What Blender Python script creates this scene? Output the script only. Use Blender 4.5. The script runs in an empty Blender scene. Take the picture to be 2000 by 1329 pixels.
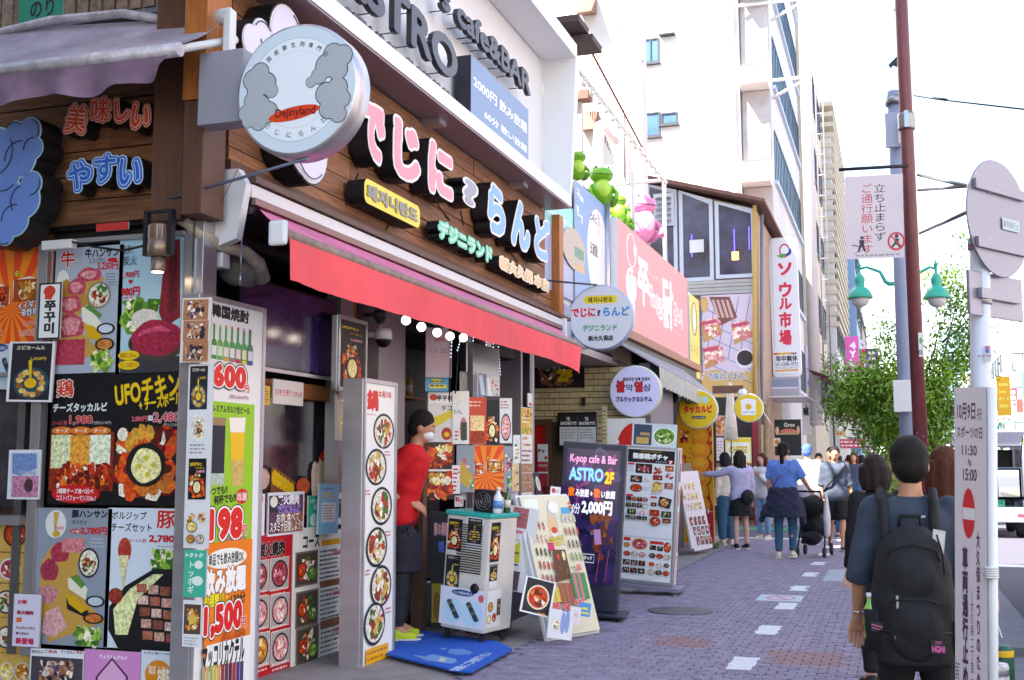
import bpy,bmesh,math,random
import numpy as np
from mathutils import Vector,Matrix
random.seed(7)
SC=bpy.context.scene
COL=SC.collection
PI=math.pi
EYE=1.38
FPX,CX,CY=2200.0,1000.0,664.5
_d=np.array([1748-CX,-(908-CY),FPX]);_d/=np.linalg.norm(_d)
_u=np.array([0,_d[2],-_d[1]]);_u/=np.linalg.norm(_u)
_r=np.cross(_u,_d);_r=_r if _r[0]>0 else-_r
ROT=np.array([_r,_d,_u])
cam_d=bpy.data.cameras.new('camera');cam=bpy.data.objects.new('camera',cam_d);COL.objects.link(cam)
cam_d.sensor_width=36;cam_d.lens=FPX/2000*36;cam_d.clip_end=3000;cam_d.clip_start=.05
_m=Matrix.Identity(4)
for _i in range(3):
 _m[_i][0]=ROT[_i][0];_m[_i][1]=ROT[_i][1];_m[_i][2]=-ROT[_i][2]
_m[2][3]=EYE
cam.matrix_world=_m
SC.camera=cam
SUN_DIR=Vector((.40,.52,-.74)).normalized()
_el=math.asin(-SUN_DIR.z);_az=math.atan2(-SUN_DIR.x,-SUN_DIR.y)
W=bpy.data.worlds.new('World');SC.world=W;W.use_nodes=True
_nt=W.node_tree;_bg=_nt.nodes['Background']
_sky=_nt.nodes.new('ShaderNodeTexSky');_sky.sky_type='NISHITA';_sky.sun_disc=False
_sky.sun_elevation=_el;_sky.sun_rotation=_az;_sky.air_density=1.25;_sky.dust_density=.7;_sky.ozone_density=1.2
_nt.links.new(_sky.outputs[0],_bg.inputs[0]);_bg.inputs[1].default_value=.095
sun_d=bpy.data.lights.new('sun','SUN');sun_d.energy=5.0;sun_d.angle=math.radians(.6);sun_d.color=(1.0,.95,.87)
sun=bpy.data.objects.new('sun',sun_d);COL.objects.link(sun);sun.location=(-20,-30,40)
sun.rotation_euler=SUN_DIR.to_track_quat('-Z','Y').to_euler()
SC.view_settings.view_transform='Standard';SC.view_settings.look='None'
SC.view_settings.exposure=2.68;SC.view_settings.use_white_balance=True;SC.view_settings.white_balance_temperature=6950;SC.view_settings.white_balance_tint=9;SC.view_settings.gamma=1.0;SC.view_settings.use_curve_mapping=False
SC.cycles.max_bounces=8;SC.cycles.diffuse_bounces=5;SC.cycles.use_denoising=True
SC.cycles.sample_clamp_indirect=10
def ray(px,py):
 return Vector(ROT@np.array([px-CX,-(py-CY),FPX]))
ORG=Vector((0,0,EYE))
def onG(px,py,z=.0):
 v=ray(px,py);return ORG+v*((z-EYE)/v.z)
def onX(px,py,x):
 v=ray(px,py);return ORG+v*(x/v.x)
def onY(px,py,y):
 v=ray(px,py);return ORG+v*(y/v.y)
class Frame:
 """A flat face in the place: origin, yaw (0 faces the camera end of the street, 90 deg faces the road), tilt back."""
 def __init__(s,o,yaw=.0,tilt=.0,roll=.0):
  s.m=Matrix.Translation(Vector(o))@Matrix.Rotation(yaw,4,'Z')@Matrix.Rotation(PI/2-tilt,4,'X')@Matrix.Rotation(roll,4,'Z')
  s.i=s.m.inverted()
 def uv(s,px,py):
  o=s.i@ORG;v=s.i.to_3x3()@ray(px,py);t=-o.z/v.z
  p=o+v*t;return p.x,p.y
def FX(x):return Frame((x,0,0),PI/2)
def FY(y):return Frame((0,y,0),0)
def lin(h):
 if isinstance(h,(tuple,list)):return tuple(h[:3])
 h=h.lstrip('#')
 if len(h)==3:h=''.join(c*2 for c in h)
 c=[int(h[i:i+2],16)/255 for i in(0,2,4)]
 return tuple(x/12.92 if x<=.04045 else((x+.055)/1.055)**2.4 for x in c)
MATS={}
def mat(name,col,rough=.6,metal=.0,noise=.0,scale=6.0,bump=.0,emit=.0,spec=.5,kind=None,col2=None,rnd=.0,alpha=None,stretch=(1,1,1),trans=.0):
 if name in MATS:return MATS[name]
 m=bpy.data.materials.new(name);m.use_nodes=True;nt=m.node_tree;N=nt.nodes;L=nt.links
 b=N['Principled BSDF'];c=lin(col)
 b.inputs['Base Color'].default_value=(*c,1);b.inputs['Roughness'].default_value=rough
 b.inputs['Metallic'].default_value=metal;b.inputs['Specular IOR Level'].default_value=spec
 if trans:b.inputs['Transmission Weight'].default_value=trans
 if emit:
  b.inputs['Emission Color'].default_value=(*c,1);b.inputs['Emission Strength'].default_value=emit
 out=None
 if noise or bump or col2:
  tc=N.new('ShaderNodeTexCoord');mp=N.new('ShaderNodeMapping');mp.inputs['Scale'].default_value=stretch
  L.new(tc.outputs['Object'],mp.inputs[0])
  n=N.new('ShaderNodeTexNoise');n.inputs['Scale'].default_value=scale;n.inputs['Detail'].default_value=5;n.inputs['Roughness'].default_value=.62
  L.new(mp.outputs[0],n.inputs['Vector'])
  if rnd:
   oi0=N.new('ShaderNodeObjectInfo');ad=N.new('ShaderNodeVectorMath');ad.operation='ADD'
   cm=N.new('ShaderNodeVectorMath');cm.operation='SCALE';cm.inputs[0].default_value=(37,51,23);L.new(oi0.outputs['Random'],cm.inputs['Scale'])
   L.new(mp.outputs[0],ad.inputs[0]);L.new(cm.outputs[0],ad.inputs[1]);L.new(ad.outputs[0],n.inputs['Vector'])
  cr=N.new('ShaderNodeValToRGB');e=cr.color_ramp.elements
  lo=tuple(x*(1-noise)for x in c);hi=tuple(min(1,x*(1+noise*.8))for x in c)
  if col2:hi=lin(col2)
  e[0].position=.32;e[0].color=(*lo,1);e[1].position=.68;e[1].color=(*hi,1)
  L.new(n.outputs['Fac'],cr.inputs[0]);out=cr.outputs[0]
  rr=N.new('ShaderNodeMapRange');rr.inputs['To Min'].default_value=max(.02,rough-.12);rr.inputs['To Max'].default_value=min(1,rough+.15)
  L.new(n.outputs['Fac'],rr.inputs[0]);L.new(rr.outputs[0],b.inputs['Roughness'])
  if bump:
   bp=N.new('ShaderNodeBump');bp.inputs['Strength'].default_value=1.0;bp.inputs['Distance'].default_value=bump
   L.new(n.outputs['Fac'],bp.inputs['Height']);L.new(bp.outputs[0],b.inputs['Normal'])
 if rnd:
  oi=N.new('ShaderNodeObjectInfo');hs=N.new('ShaderNodeHueSaturation')
  mr=N.new('ShaderNodeMapRange');mr.inputs['To Min'].default_value=1-rnd;mr.inputs['To Max'].default_value=1+rnd
  L.new(oi.outputs['Random'],mr.inputs[0]);L.new(mr.outputs[0],hs.inputs['Value'])
  if out:L.new(out,hs.inputs['Color'])
  else:hs.inputs['Color'].default_value=(*c,1)
  out=hs.outputs[0]
 if out:L.new(out,b.inputs['Base Color'])
 MATS[name]=m;return m
def print_mat(name,emit=.0,rough=.45,fade=.0):
 """Ink on paper or vinyl: colours come with the drawn shapes, food gets a fine mottle where the ink's alpha says so."""
 m=bpy.data.materials.new(name);m.use_nodes=True;nt=m.node_tree;N=nt.nodes;L=nt.links
 b=N['Principled BSDF'];b.inputs['Roughness'].default_value=rough;b.inputs['Specular IOR Level'].default_value=.35
 a=N.new('ShaderNodeAttribute');a.attribute_name='ink'
 tc=N.new('ShaderNodeTexCoord')
 n=N.new('ShaderNodeTexNoise');n.inputs['Scale'].default_value=42;n.inputs['Detail'].default_value=6;n.inputs['Roughness'].default_value=.75
 L.new(tc.outputs['Object'],n.inputs['Vector'])
 mr=N.new('ShaderNodeMapRange');mr.inputs['From Min'].default_value=.3;mr.inputs['From Max'].default_value=.7
 mr.inputs['To Min'].default_value=.25;mr.inputs['To Max'].default_value=1.9;L.new(n.outputs['Fac'],mr.inputs[0])
 hs=N.new('ShaderNodeHueSaturation');L.new(a.outputs['Color'],hs.inputs['Color']);L.new(mr.outputs[0],hs.inputs['Value'])
 n2=N.new('ShaderNodeTexNoise');n2.inputs['Scale'].default_value=31;L.new(tc.outputs['Object'],n2.inputs['Vector'])
 m2=N.new('ShaderNodeMapRange');m2.inputs['To Min'].default_value=.455;m2.inputs['To Max'].default_value=.545;L.new(n2.outputs['Fac'],m2.inputs[0]);L.new(m2.outputs[0],hs.inputs['Hue'])
 mx=N.new('ShaderNodeMix');mx.data_type='RGBA';L.new(a.outputs['Alpha'],mx.inputs[0]);L.new(hs.outputs[0],mx.inputs[7]);L.new(a.outputs['Color'],mx.inputs[6])
 L.new(mx.outputs[2],b.inputs['Base Color'])
 if emit:L.new(mx.outputs[2],b.inputs['Emission Color']);b.inputs['Emission Strength'].default_value=emit
 MATS[name]=m;return m
print_mat('print');print_mat('print_lit',.55,.25);print_mat('print_screen',.12,.12)
M=lambda n:MATS[n]
mat('white_paint','#cfcfd2',.45,noise=.06,scale=3);mat('white_plastic','#d6d6da',.35)
mat('aluminium','#b9b6bd',.32,.75,noise=.08,scale=9,stretch=(1,1,.2));mat('steel','#8f9096',.3,.9)
mat('dark_metal','#26242c',.45,.3);mat('black','#131217',.5);mat('black_gloss','#0d0c12',.12)
mat('rubber','#1a191d',.85);mat('chrome','#d8d8dc',.12,1.0)
mat('wood','#875838',.6,noise=.5,scale=5,bump=.002,rnd=.22,stretch=(6,.7,9));mat('wood_side','#7d5032',.6,noise=.5,scale=5,bump=.002,rnd=.22,stretch=(.7,6,9))
mat('wood_orange','#a5632c',.5,noise=.28,scale=5,stretch=(9,9,.8),rnd=.06);mat('wood_brown','#5d3c2c',.6,noise=.3,scale=6,stretch=(9,9,.8),rnd=.1)
mat('wood_floor','#4d3528',.7,noise=.3,scale=7)
class MB:
 def __init__(s):s.v=[];s.f=[];s.mi=[];s.c=[];s.sm=[];s.col=None;s.a=.0;s.smooth=False
 def face(s,idx,mi=0):
  s.f.append(tuple(idx));s.mi.append(mi);s.c.append((s.col or(.5,.5,.5))+(s.a,));s.sm.append(s.smooth)
 def add(s,vs,fs,mi=0,T=None):
  n=len(s.v)
  for p in vs:s.v.append(tuple(T@Vector(p))if T is not None else tuple(p))
  for f in fs:s.face([n+i for i in f],mi)
  return s
 def box(s,x0,y0,z0,x1,y1,z1,mi=0,T=None):
  if x0>x1:x0,x1=x1,x0
  if y0>y1:y0,y1=y1,y0
  if z0>z1:z0,z1=z1,z0
  vs=[(x0,y0,z0),(x1,y0,z0),(x1,y1,z0),(x0,y1,z0),(x0,y0,z1),(x1,y0,z1),(x1,y1,z1),(x0,y1,z1)]
  return s.add(vs,[(3,2,1,0),(4,5,6,7),(0,1,5,4),(1,2,6,5),(2,3,7,6),(3,0,4,7)],mi,T)
 def bbox(s,x0,y0,z0,x1,y1,z1,b=.01,mi=0,T=None):
  """bevelled box"""
  bm=bmesh.new();bmesh.ops.create_cube(bm,size=1)
  for v in bm.verts:v.co=Vector(((x0+x1)/2+v.co.x*abs(x1-x0),(y0+y1)/2+v.co.y*abs(y1-y0),(z0+z1)/2+v.co.z*abs(z1-z0)))
  bmesh.ops.bevel(bm,geom=bm.edges[:],offset=b,segments=2,affect='EDGES',profile=.6)
  return s.addbm(bm,mi,T)
 def addbm(s,bm,mi=0,T=None):
  bm.verts.index_update();s.add([v.co for v in bm.verts],[[v.index for v in f.verts]for f in bm.faces],mi,T);bm.free();return s
 def tube(s,pts,r,n=8,mi=0,caps=True,T=None):
  pts=[Vector(p)for p in pts];rs=r if isinstance(r,(list,tuple))else[r]*len(pts)
  base=len(s.v);up=Vector((0,0,1));prev=None;sm=s.smooth;s.smooth=True
  for i,p in enumerate(pts):
   t=(pts[min(i+1,len(pts)-1)]-pts[max(i-1,0)])
   t=t.normalized()if t.length>1e-9 else Vector((0,0,1))
   if prev is None:
    a=t.cross(up)
    if a.length<1e-3:a=t.cross(Vector((1,0,0)))
    a.normalize()
   else:
    a=prev-t*prev.dot(t)
    a=a.normalized()if a.length>1e-6 else t.orthogonal().normalized()
   prev=a;b=t.cross(a)
   for k in range(n):
    q=p+(a*math.cos(2*PI*k/n)+b*math.sin(2*PI*k/n))*rs[i]
    s.v.append(tuple(T@q)if T is not None else tuple(q))
  for i in range(len(pts)-1):
   for k in range(n):
    s.face([base+i*n+k,base+i*n+(k+1)%n,base+(i+1)*n+(k+1)%n,base+(i+1)*n+k],mi)
  s.smooth=False
  if caps:
   s.face([base+k for k in range(n)][::-1],mi);s.face([base+(len(pts)-1)*n+k for k in range(n)],mi)
  s.smooth=sm;return s
 def lathe(s,prof,n=24,mi=0,T=None,sx=1.0,sy=1.0,flat=False):
  """prof: (r, z) from bottom to top"""
  base=len(s.v);sm=s.smooth;s.smooth=not flat
  for r,z in prof:
   for k in range(n):
    q=Vector((r*sx*math.cos(2*PI*k/n),r*sy*math.sin(2*PI*k/n),z));s.v.append(tuple(T@q)if T is not None else tuple(q))
  for i in range(len(prof)-1):
   for k in range(n):s.face([base+i*n+k,base+i*n+(k+1)%n,base+(i+1)*n+(k+1)%n,base+(i+1)*n+k],mi)
  s.smooth=False
  if prof[0][0]>1e-4:s.face([base+k for k in range(n)][::-1],mi)
  if prof[-1][0]>1e-4:s.face([base+(len(prof)-1)*n+k for k in range(n)],mi)
  s.smooth=sm;return s
 def ball(s,c,rx,ry=None,rz=None,n=12,mi=0,T=None):
  ry=ry or rx;rz=rz or rx
  T2=Matrix.Translation(Vector(c))@Matrix.Diagonal((rx,ry,rz,1))
  if T is not None:T2=T@T2
  return s.lathe([(max(1e-4,math.sin(PI*i/n))if 0<i<n else.0005,-math.cos(PI*i/n))for i in range(n+1)],max(8,n+2),mi,T2)
 def prism(s,poly,d,mi=0,T=None,z0=.0,side=None):
  """poly in local xy, extruded from z0 to z0+d"""
  n=len(poly);vs=[(x,y,z0)for x,y in poly]+[(x,y,z0+d)for x,y in poly]
  s.add(vs,[tuple(range(n))[::-1],tuple(range(n,2*n))],mi,T);b=len(s.v)-2*n
  for k in range(n):s.face([b+k,b+(k+1)%n,b+n+(k+1)%n,b+n+k],mi if side is None else side)
  return s
 def build(s,name,mats,parent=None,M4=None):
  me=bpy.data.meshes.new(name);me.from_pydata(s.v,[],s.f)
  if not isinstance(mats,(list,tuple)):mats=[mats]
  for m in mats:me.materials.append(MATS[m]if isinstance(m,str)else m)
  me.polygons.foreach_set('material_index',s.mi);me.polygons.foreach_set('use_smooth',s.sm)
  if s.col is not None:
   at=me.attributes.new('ink','FLOAT_COLOR','FACE')
   at.data.foreach_set('color',np.array(s.c,dtype=np.float32).ravel())
  me.update()
  o=bpy.data.objects.new(name,me);COL.objects.link(o)
  if M4 is not None:o.matrix_basis=M4
  if parent is not None:o.parent=parent
  return o
def tag(o,label=None,cat=None,group=None,kind=None):
 if label:o['label']=label
 if cat:o['category']=cat
 if group:o['group']=group
 if kind:o['kind']=kind
 return o
def empty(name,loc=(0,0,0),rz=.0,label=None,cat=None,group=None,M4=None):
 o=bpy.data.objects.new(name,None);COL.objects.link(o);o.empty_display_size=.1
 if M4 is not None:o.matrix_basis=M4
 else:o.location=loc;o.rotation_euler=(0,0,rz)
 return tag(o,label,cat,group)
def struct(name,mb,m,**k):
 return tag(mb.build(name,m,**k),kind='structure')
def bx(name,c,m,parent=None,b=.0,**k):
 mb=MB();(mb.bbox(*c,b=b)if b else mb.box(*c));return mb.build(name,m,parent,**k)
def copy_tree(o,parent=None):
 c=o.copy();COL.objects.link(c);c.parent=parent
 for ch in list(o.children):copy_tree(ch,c)
 return c
EM,SS,PAD=44,2,12
_cur=bpy.data.curves.new('glyph','FONT');_cur.resolution_u=3;_co=bpy.data.objects.new('glyph',_cur)
_adv={};_gl={};_fld={}
def _tomesh(body):
 _cur.body=body
 dg=bpy.context.evaluated_depsgraph_get()
 me=_co.to_mesh();v=np.array([p.co[:2]for p in me.vertices],dtype=float).reshape(-1,2)
 me.calc_loop_triangles();f=[tuple(t.vertices)for t in me.loop_triangles];_co.to_mesh_clear();return v,f
def advance(ch):
 if ch not in _adv:
  if ord(ch)>0x2e80:_adv[ch]=1.0
  elif ch==' ':_adv[ch]=.28
  else:
   a,_=_tomesh(ch+'|');b,_=_tomesh('|');g,_=_tomesh(ch)
   _adv[ch]=float(a[:,0].max()-b[:,0].max())if len(a)else.5
 return _adv[ch]
def _field(ch):
 if ch in _fld:return _fld[ch]
 v,f=_tomesh(ch);n=EM*SS;w=(EM+2*PAD)*SS;g=np.zeros((w,w))
 if len(v):
  p=v*n+PAD*SS+np.array([0,.25*n])
  for a,b,c in f:
   t=p[[a,b,c]];x0,y0=np.maximum(np.floor(t.min(0)).astype(int),0);x1,y1=np.minimum(np.ceil(t.max(0)).astype(int)+1,w)
   if x1<=x0 or y1<=y0:continue
   X,Y=np.meshgrid(np.arange(x0,x1)+.5,np.arange(y0,y1)+.5)
   def e(p,q):return(q[0]-p[0])*(Y-p[1])-(q[1]-p[1])*(X-p[0])
   s0,s1,s2=e(t[0],t[1]),e(t[1],t[2]),e(t[2],t[0])
   g[y0:y1,x0:x1]=np.maximum(g[y0:y1,x0:x1],((s0>=0)&(s1>=0)&(s2>=0))|((s0<=0)&(s1<=0)&(s2<=0)))
 g=g.reshape(w//SS,SS,w//SS,SS).mean((1,3));_fld[ch]=g;return g
def _loops(g):
 """marching squares, closed loops at 0.5"""
 g=np.pad(g,1);H,Wd=g.shape;b=g>.5;nxt={}
 code=(b[:-1,:-1]*1+b[:-1,1:]*2+b[1:,1:]*4+b[1:,:-1]*8)
 T={1:[(3,0)],2:[(0,1)],3:[(3,1)],4:[(1,2)],5:[(3,2),(1,0)],6:[(0,2)],7:[(3,2)],8:[(2,3)],9:[(2,0)],10:[(0,3),(2,1)],11:[(2,1)],12:[(1,3)],13:[(1,0)],14:[(0,3)]}
 ys,xs=np.nonzero((code>0)&(code<15));pos={}
 def key(x,y,e):return(x,y,0)if e==0 else(x+1,y,1)if e==1 else(x,y+1,0)if e==2 else(x,y,1)
 for y,x in zip(ys.tolist(),xs.tolist()):
  for a,c in T[int(code[y,x])]:
   nxt[key(x,y,a)]=key(x,y,c)
 def P(k):
  x,y,h=k
  if h==0:a,c=g[y,x],g[y,x+1];t=(.5-a)/(c-a);return(x+t-.5,y-.5)
  a,c=g[y,x],g[y+1,x];t=(.5-a)/(c-a);return(x-.5,y+t-.5)
 out=[]
 while nxt:
  k0,k=nxt.popitem();lp=[k0]
  while k!=k0:
   lp.append(k);k=nxt.pop(k,k0)
  q=np.array([P(k)for k in lp])
  if len(q)<5:continue
  q=(np.roll(q,1,0)+2*q+np.roll(q,-1,0))/4
  keep=[q[0]]
  for i in range(1,len(q)):
   a=keep[-1];bq=q[i];c=q[(i+1)%len(q)]
   d1=bq-a;d2=c-bq
   if abs(d1[0]*d2[1]-d1[1]*d2[0])>.035*(np.hypot(*d1)*np.hypot(*d2)+1e-9)or np.hypot(*d1)>7:keep.append(bq)
  if len(keep)>3:out.append(np.array(keep))
 return out
def glyph(ch,r):
 """(verts, tris, loops) in em units; r = thickening in em"""
 k=(ch,round(r,3))
 if k in _gl:return _gl[k]
 if ch==' ':_gl[k]=(np.zeros((0,2)),[],[]);return _gl[k]
 if r<=.0:v,f=_tomesh(ch);_gl[k]=(v,f,[]);return _gl[k]
 g=_field(ch);R=r*EM;acc=g.copy();n=int(math.ceil(R))
 for dx in range(-n-1,n+2):
  for dy in range(-n-1,n+2):
   d=math.hypot(dx,dy);wgt=min(1.0,R+.5-d+.5)
   if wgt<=0 or(dx==0 and dy==0):continue
   sft=np.zeros_like(g);H=g.shape[0]
   sft[max(dy,0):H+min(dy,0),max(dx,0):H+min(dx,0)]=g[max(-dy,0):H+min(-dy,0),max(-dx,0):H+min(-dx,0)]
   acc=np.maximum(acc,sft*min(1,wgt))
 lps=[(l-PAD)/EM-np.array([0,.25])for l in _loops(acc)]
 v,f=fill(lps);_gl[k]=(v,f,lps);return _gl[k]
_fc=bpy.data.curves.new('fill','CURVE');_fc.dimensions='2D';_fc.fill_mode='BOTH';_fo=bpy.data.objects.new('fill',_fc)
def fill(lps):
 _fc.splines.clear()
 for l in lps:
  s=_fc.splines.new('POLY');s.points.add(len(l)-1);s.points.foreach_set('co',np.column_stack([l,np.zeros(len(l)),np.ones(len(l))]).ravel());s.use_cyclic_u=True
 me=_fo.to_mesh();v=np.array([p.co[:2]for p in me.vertices],dtype=float).reshape(-1,2);me.calc_loop_triangles()
 f=[tuple(t.vertices)for t in me.loop_triangles];_fo.to_mesh_clear();return v,f
def layout(s,r,vertical=False,sp=1.0):
 """glyphs with offsets; returns list (v,f,loops) and bounds"""
 out=[];x=y=.0
 for ch in s:
  v,f,l=glyph(ch,r);a=advance(ch)
  if vertical:
   dx=(1-a)/2;out.append((v+np.array([dx,y])if len(v)else v,f,[q+np.array([dx,y])for q in l]));y-=sp
  else:
   out.append((v+np.array([x,0])if len(v)else v,f,[q+np.array([x,0])for q in l]));x+=a*sp
 al=[o[0]for o in out if len(o[0])]
 if not al:return out,(0,0,1,1)
 al=np.vstack(al);return out,(al[:,0].min(),al[:,1].min(),al[:,0].max(),al[:,1].max())
FOOD={'red':('#c23a12','#8e1c10','#e06a1e','#d9501c','#5e1510'),'meat':('#b04050','#d3808a','#8c2c3a','#e0a0a0','#a03545'),'cheese':('#e6cf7a','#f3e6a8','#d9b040','#efe2c0','#c89030'),'green':('#5d8a2a','#87b040','#3c6a20','#b0c860','#d8d8a8'),'fry':('#c07a28','#d99a3c','#8e4e18','#e8b860','#a86420'),'hot':('#d9d2c4','#b03a26','#3a7030','#8a2c1c','#e8e2d6','#6d3a20','#c9a24a'),'dark':('#3d2a26','#6d4a38','#8a5a3c','#2a1d1c','#a8806a'),'pork':('#d8949a','#eac0b8','#c27078','#f0d8cc','#b86068'),'people':('#3a3038','#c8a088','#5a4a68','#a86a48','#d8c8c0','#2a2430','#b87850'),'gyoza':('#c89a50','#e0c070','#8a5a28','#d8b060','#6a4420')}
class Print:
 def __init__(s,fr,x0,y0,x1,y1,bg,thick=.012,seed=None,lit=None,edge='#b8b8bd'):
  """board with corners at survey points (x0,y0) top left, (x1,y1) bottom right"""
  s.fr=fr;u0,v1=fr.uv(x0,y0);u1,v0=fr.uv(x1,y1);s.b=(u0,v0,u1,v1)
  s.mb=MB();s.z=.0;s.rng=random.Random(seed if seed is not None else int(x0*7+y0));s.lit=lit
  s.mb.col=lin(edge);s.mb.box(u0,v0,-thick,u1,v1,.0);s.mb.f.pop(-5);s.mb.mi.pop(-5);s.mb.c.pop(-5);s.mb.sm.pop(-5)
  if bg:s.rect_uv(u0,v0,u1,v1,bg)
 def up(s,k=1):s.z+=.00018*k
 def P(s,x,y):return s.fr.uv(x,y)
 def poly(s,pts,col,a=.0,z=None):
  s.mb.col=lin(col);s.mb.a=a;zz=s.z if z is None else z
  ar=sum(pts[i][0]*pts[(i+1)%len(pts)][1]-pts[(i+1)%len(pts)][0]*pts[i][1]for i in range(len(pts)))
  if ar<0:pts=pts[::-1]
  s.mb.add([(x,y,zz)for x,y in pts],[tuple(range(len(pts)))]);s.mb.a=.0
 def rect_uv(s,u0,v0,u1,v1,col,a=.0):s.poly([(u0,v0),(u1,v0),(u1,v1),(u0,v1)],col,a);s.up()
 def r(s,x0,y0,x1,y1,col,a=.0):
  u0,v1=s.P(x0,y0);u1,v0=s.P(x1,y1);s.rect_uv(u0,v0,u1,v1,col,a);return s
 def pl(s,pts,col,a=.0):s.poly([s.P(*p)for p in pts],col,a);s.up();return s
 def e(s,x0,y0,x1,y1,col,a=.0,n=26,wob=.0,rot=.0):
  u0,v1=s.P(x0,y0);u1,v0=s.P(x1,y1);s.ell((u0+u1)/2,(v0+v1)/2,abs(u1-u0)/2,abs(v1-v0)/2,col,a,n,wob,rot);s.up();return s
 def ell(s,cu,cv,ru,rv,col,a=.0,n=26,wob=.0,rot=.0,z=None):
  ph=s.rng.random()*6;c,sn=math.cos(rot),math.sin(rot);pts=[]
  for k in range(n):
   t=2*PI*k/n;w=1+wob*(math.sin(3*t+ph)+math.sin(5*t+2*ph))*.5
   x,y=ru*w*math.cos(t),rv*w*math.sin(t);pts.append((cu+x*c-y*sn,cv+x*sn+y*c))
  s.poly(pts,col,a,z)
 def t(s,txt,x0,y0,x1,y1,col,ol=None,ob=.06,b=.02,ol2=None,ob2=.12,vert=False,sp=1.0,rot=.0,keep=False,em=None):
  """text fitted between two survey points"""
  u0,v1=s.P(x0,y0);u1,v0=s.P(x1,y1)
  _,(a0,b0,a1,b1)=layout(txt,b,vert,sp);sx=(u1-u0)/max(1e-6,a1-a0);sy=(v1-v0)/max(1e-6,b1-b0)
  if keep:sx=sy=min(sx,sy)
  c,sn=math.cos(rot),math.sin(rot);cu,cv=(u0+u1)/2,(v0+v1)/2;ca,cb=(a0+a1)/2,(b0+b1)/2
  for rr,cc in((ob2,ol2),(ob,ol),(b,col)):
   if cc is None:continue
   lay,_=layout(txt,rr,vert,sp);s.mb.col=lin(cc)
   for j,(v,f,l)in enumerate(lay):
    if not len(v):continue
    z=s.z+(.00002*j if rr>.05 else 0)
    x=(v[:,0]-ca)*sx;y=(v[:,1]-cb)*sy
    s.mb.add([(cu+p*c-q*sn,cv+p*sn+q*c,z)for p,q in zip(x,y)],f)
   s.up(1+(len(txt)*.12 if rr>.05 else 0))
  return s
 def v(s,txt,x0,y0,x1,y1,col,**k):return s.t(txt,x0,y0,x1,y1,col,vert=True,**k)
 def lines(s,x0,y0,x1,y1,n,col,fill=.75,th=.45):
  """rows of print too small to read"""
  u0,v1=s.P(x0,y0);u1,v0=s.P(x1,y1);h=abs(v1-v0)/n+1e-4;h=max(h,abs(u1-u0)/60)
  for i in range(n):
   y=v1-(i+.5)*h;x=u0
   end=u0+(u1-u0)*s.rng.uniform(fill,1)
   while x<end:
    w=min(h*s.rng.uniform(.5,1.3),end-x);q=s.rng.uniform(.35,.5)*th*2
    s.poly([(x,y-h*q/2),(x+w,y-h*q/2),(x+w,y+h*q/2),(x,y+h*q/2)],col);x+=w+h*.3
  s.up();return s
 def food(s,x0,y0,x1,y1,kind='hot',plate='#211d1f',bg=None,n=26,rect=False,size=.2):
  u0,v1=s.P(x0,y0);u1,v0=s.P(x1,y1)
  if bg:s.rect_uv(u0,v0,u1,v1,bg,.25)
  cu,cv,ru,rv=(u0+u1)/2,(v0+v1)/2,(u1-u0)/2,(v1-v0)/2;z=s.z;k=.88 if bg else 1.0
  if plate:
   if rect:s.poly([(cu-ru*k,cv-rv*k),(cu+ru*k,cv-rv*k),(cu+ru*k,cv+rv*k),(cu-ru*k,cv+rv*k)],plate,.2,z)
   else:
    s.ell(cu,cv,ru*k,rv*k,plate,.15,z=z);z+=5e-5;s.ell(cu,cv,ru*k*.86,rv*k*.86,FOOD[kind][0],.7,z=z)
   z+=5e-5;k*=.8
  pal=FOOD[kind]
  n=int(n*1.7);size*=.85
  for i in range(n):
   if rect or not plate:a=s.rng.uniform(-.8,.8);b=s.rng.uniform(-.8,.8)
   else:q=math.sqrt(s.rng.random())*.8;w=s.rng.random()*2*PI;a,b=q*math.cos(w),q*math.sin(w)
   sz=size*s.rng.uniform(.6,1.4)
   s.ell(cu+a*ru*k,cv+b*rv*k,min(ru,rv)*sz*1.3,min(ru,rv)*sz*.8,s.rng.choice(pal)if i%9 else '#efe2cc',.8,8,.2,s.rng.random()*PI,z);z+=3e-5
  s.z=z;s.up();return s
 def rays(s,x0,y0,x1,y1,c1,c2,n=14,cx=.5,cy=.5):
  u0,v1=s.P(x0,y0);u1,v0=s.P(x1,y1);s.rect_uv(u0,v0,u1,v1,c1);oc=(u0+(u1-u0)*cx,v0+(v1-v0)*cy)
  def hit(t):
   dx,dy=math.cos(t),math.sin(t);q=1e9
   if dx>0:q=min(q,(u1-oc[0])/dx)
   if dx<0:q=min(q,(u0-oc[0])/dx)
   if dy>0:q=min(q,(v1-oc[1])/dy)
   if dy<0:q=min(q,(v0-oc[1])/dy)
   return(oc[0]+dx*q,oc[1]+dy*q)
  for k in range(n):s.poly([oc,hit(2*PI*k/n),hit(2*PI*(k+.25)/n),hit(2*PI*(k+.5)/n)],c2)
  s.up();return s
 def done(s,name,label=None,cat=None,parent=None,group=None,lit=None):
  m='print_lit'if(lit or s.lit)else 'print'
  o=s.mb.build(name,m)
  if parent is not None:
   o.parent=parent;o.matrix_basis=parent.matrix_basis.inverted()@s.fr.m
  else:
   u0,v0,u1,v1=s.b;T=Matrix.Translation((u0,v0,0))
   for vtx in o.data.vertices:vtx.co=vtx.co-Vector((u0,v0,0))
   o.matrix_basis=s.fr.m@T
  return tag(o,label,cat,group)
def corner(fr,px,py,d=.0):
 u,v=fr.uv(px,py);return fr.m@Vector((u,v,d))
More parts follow.
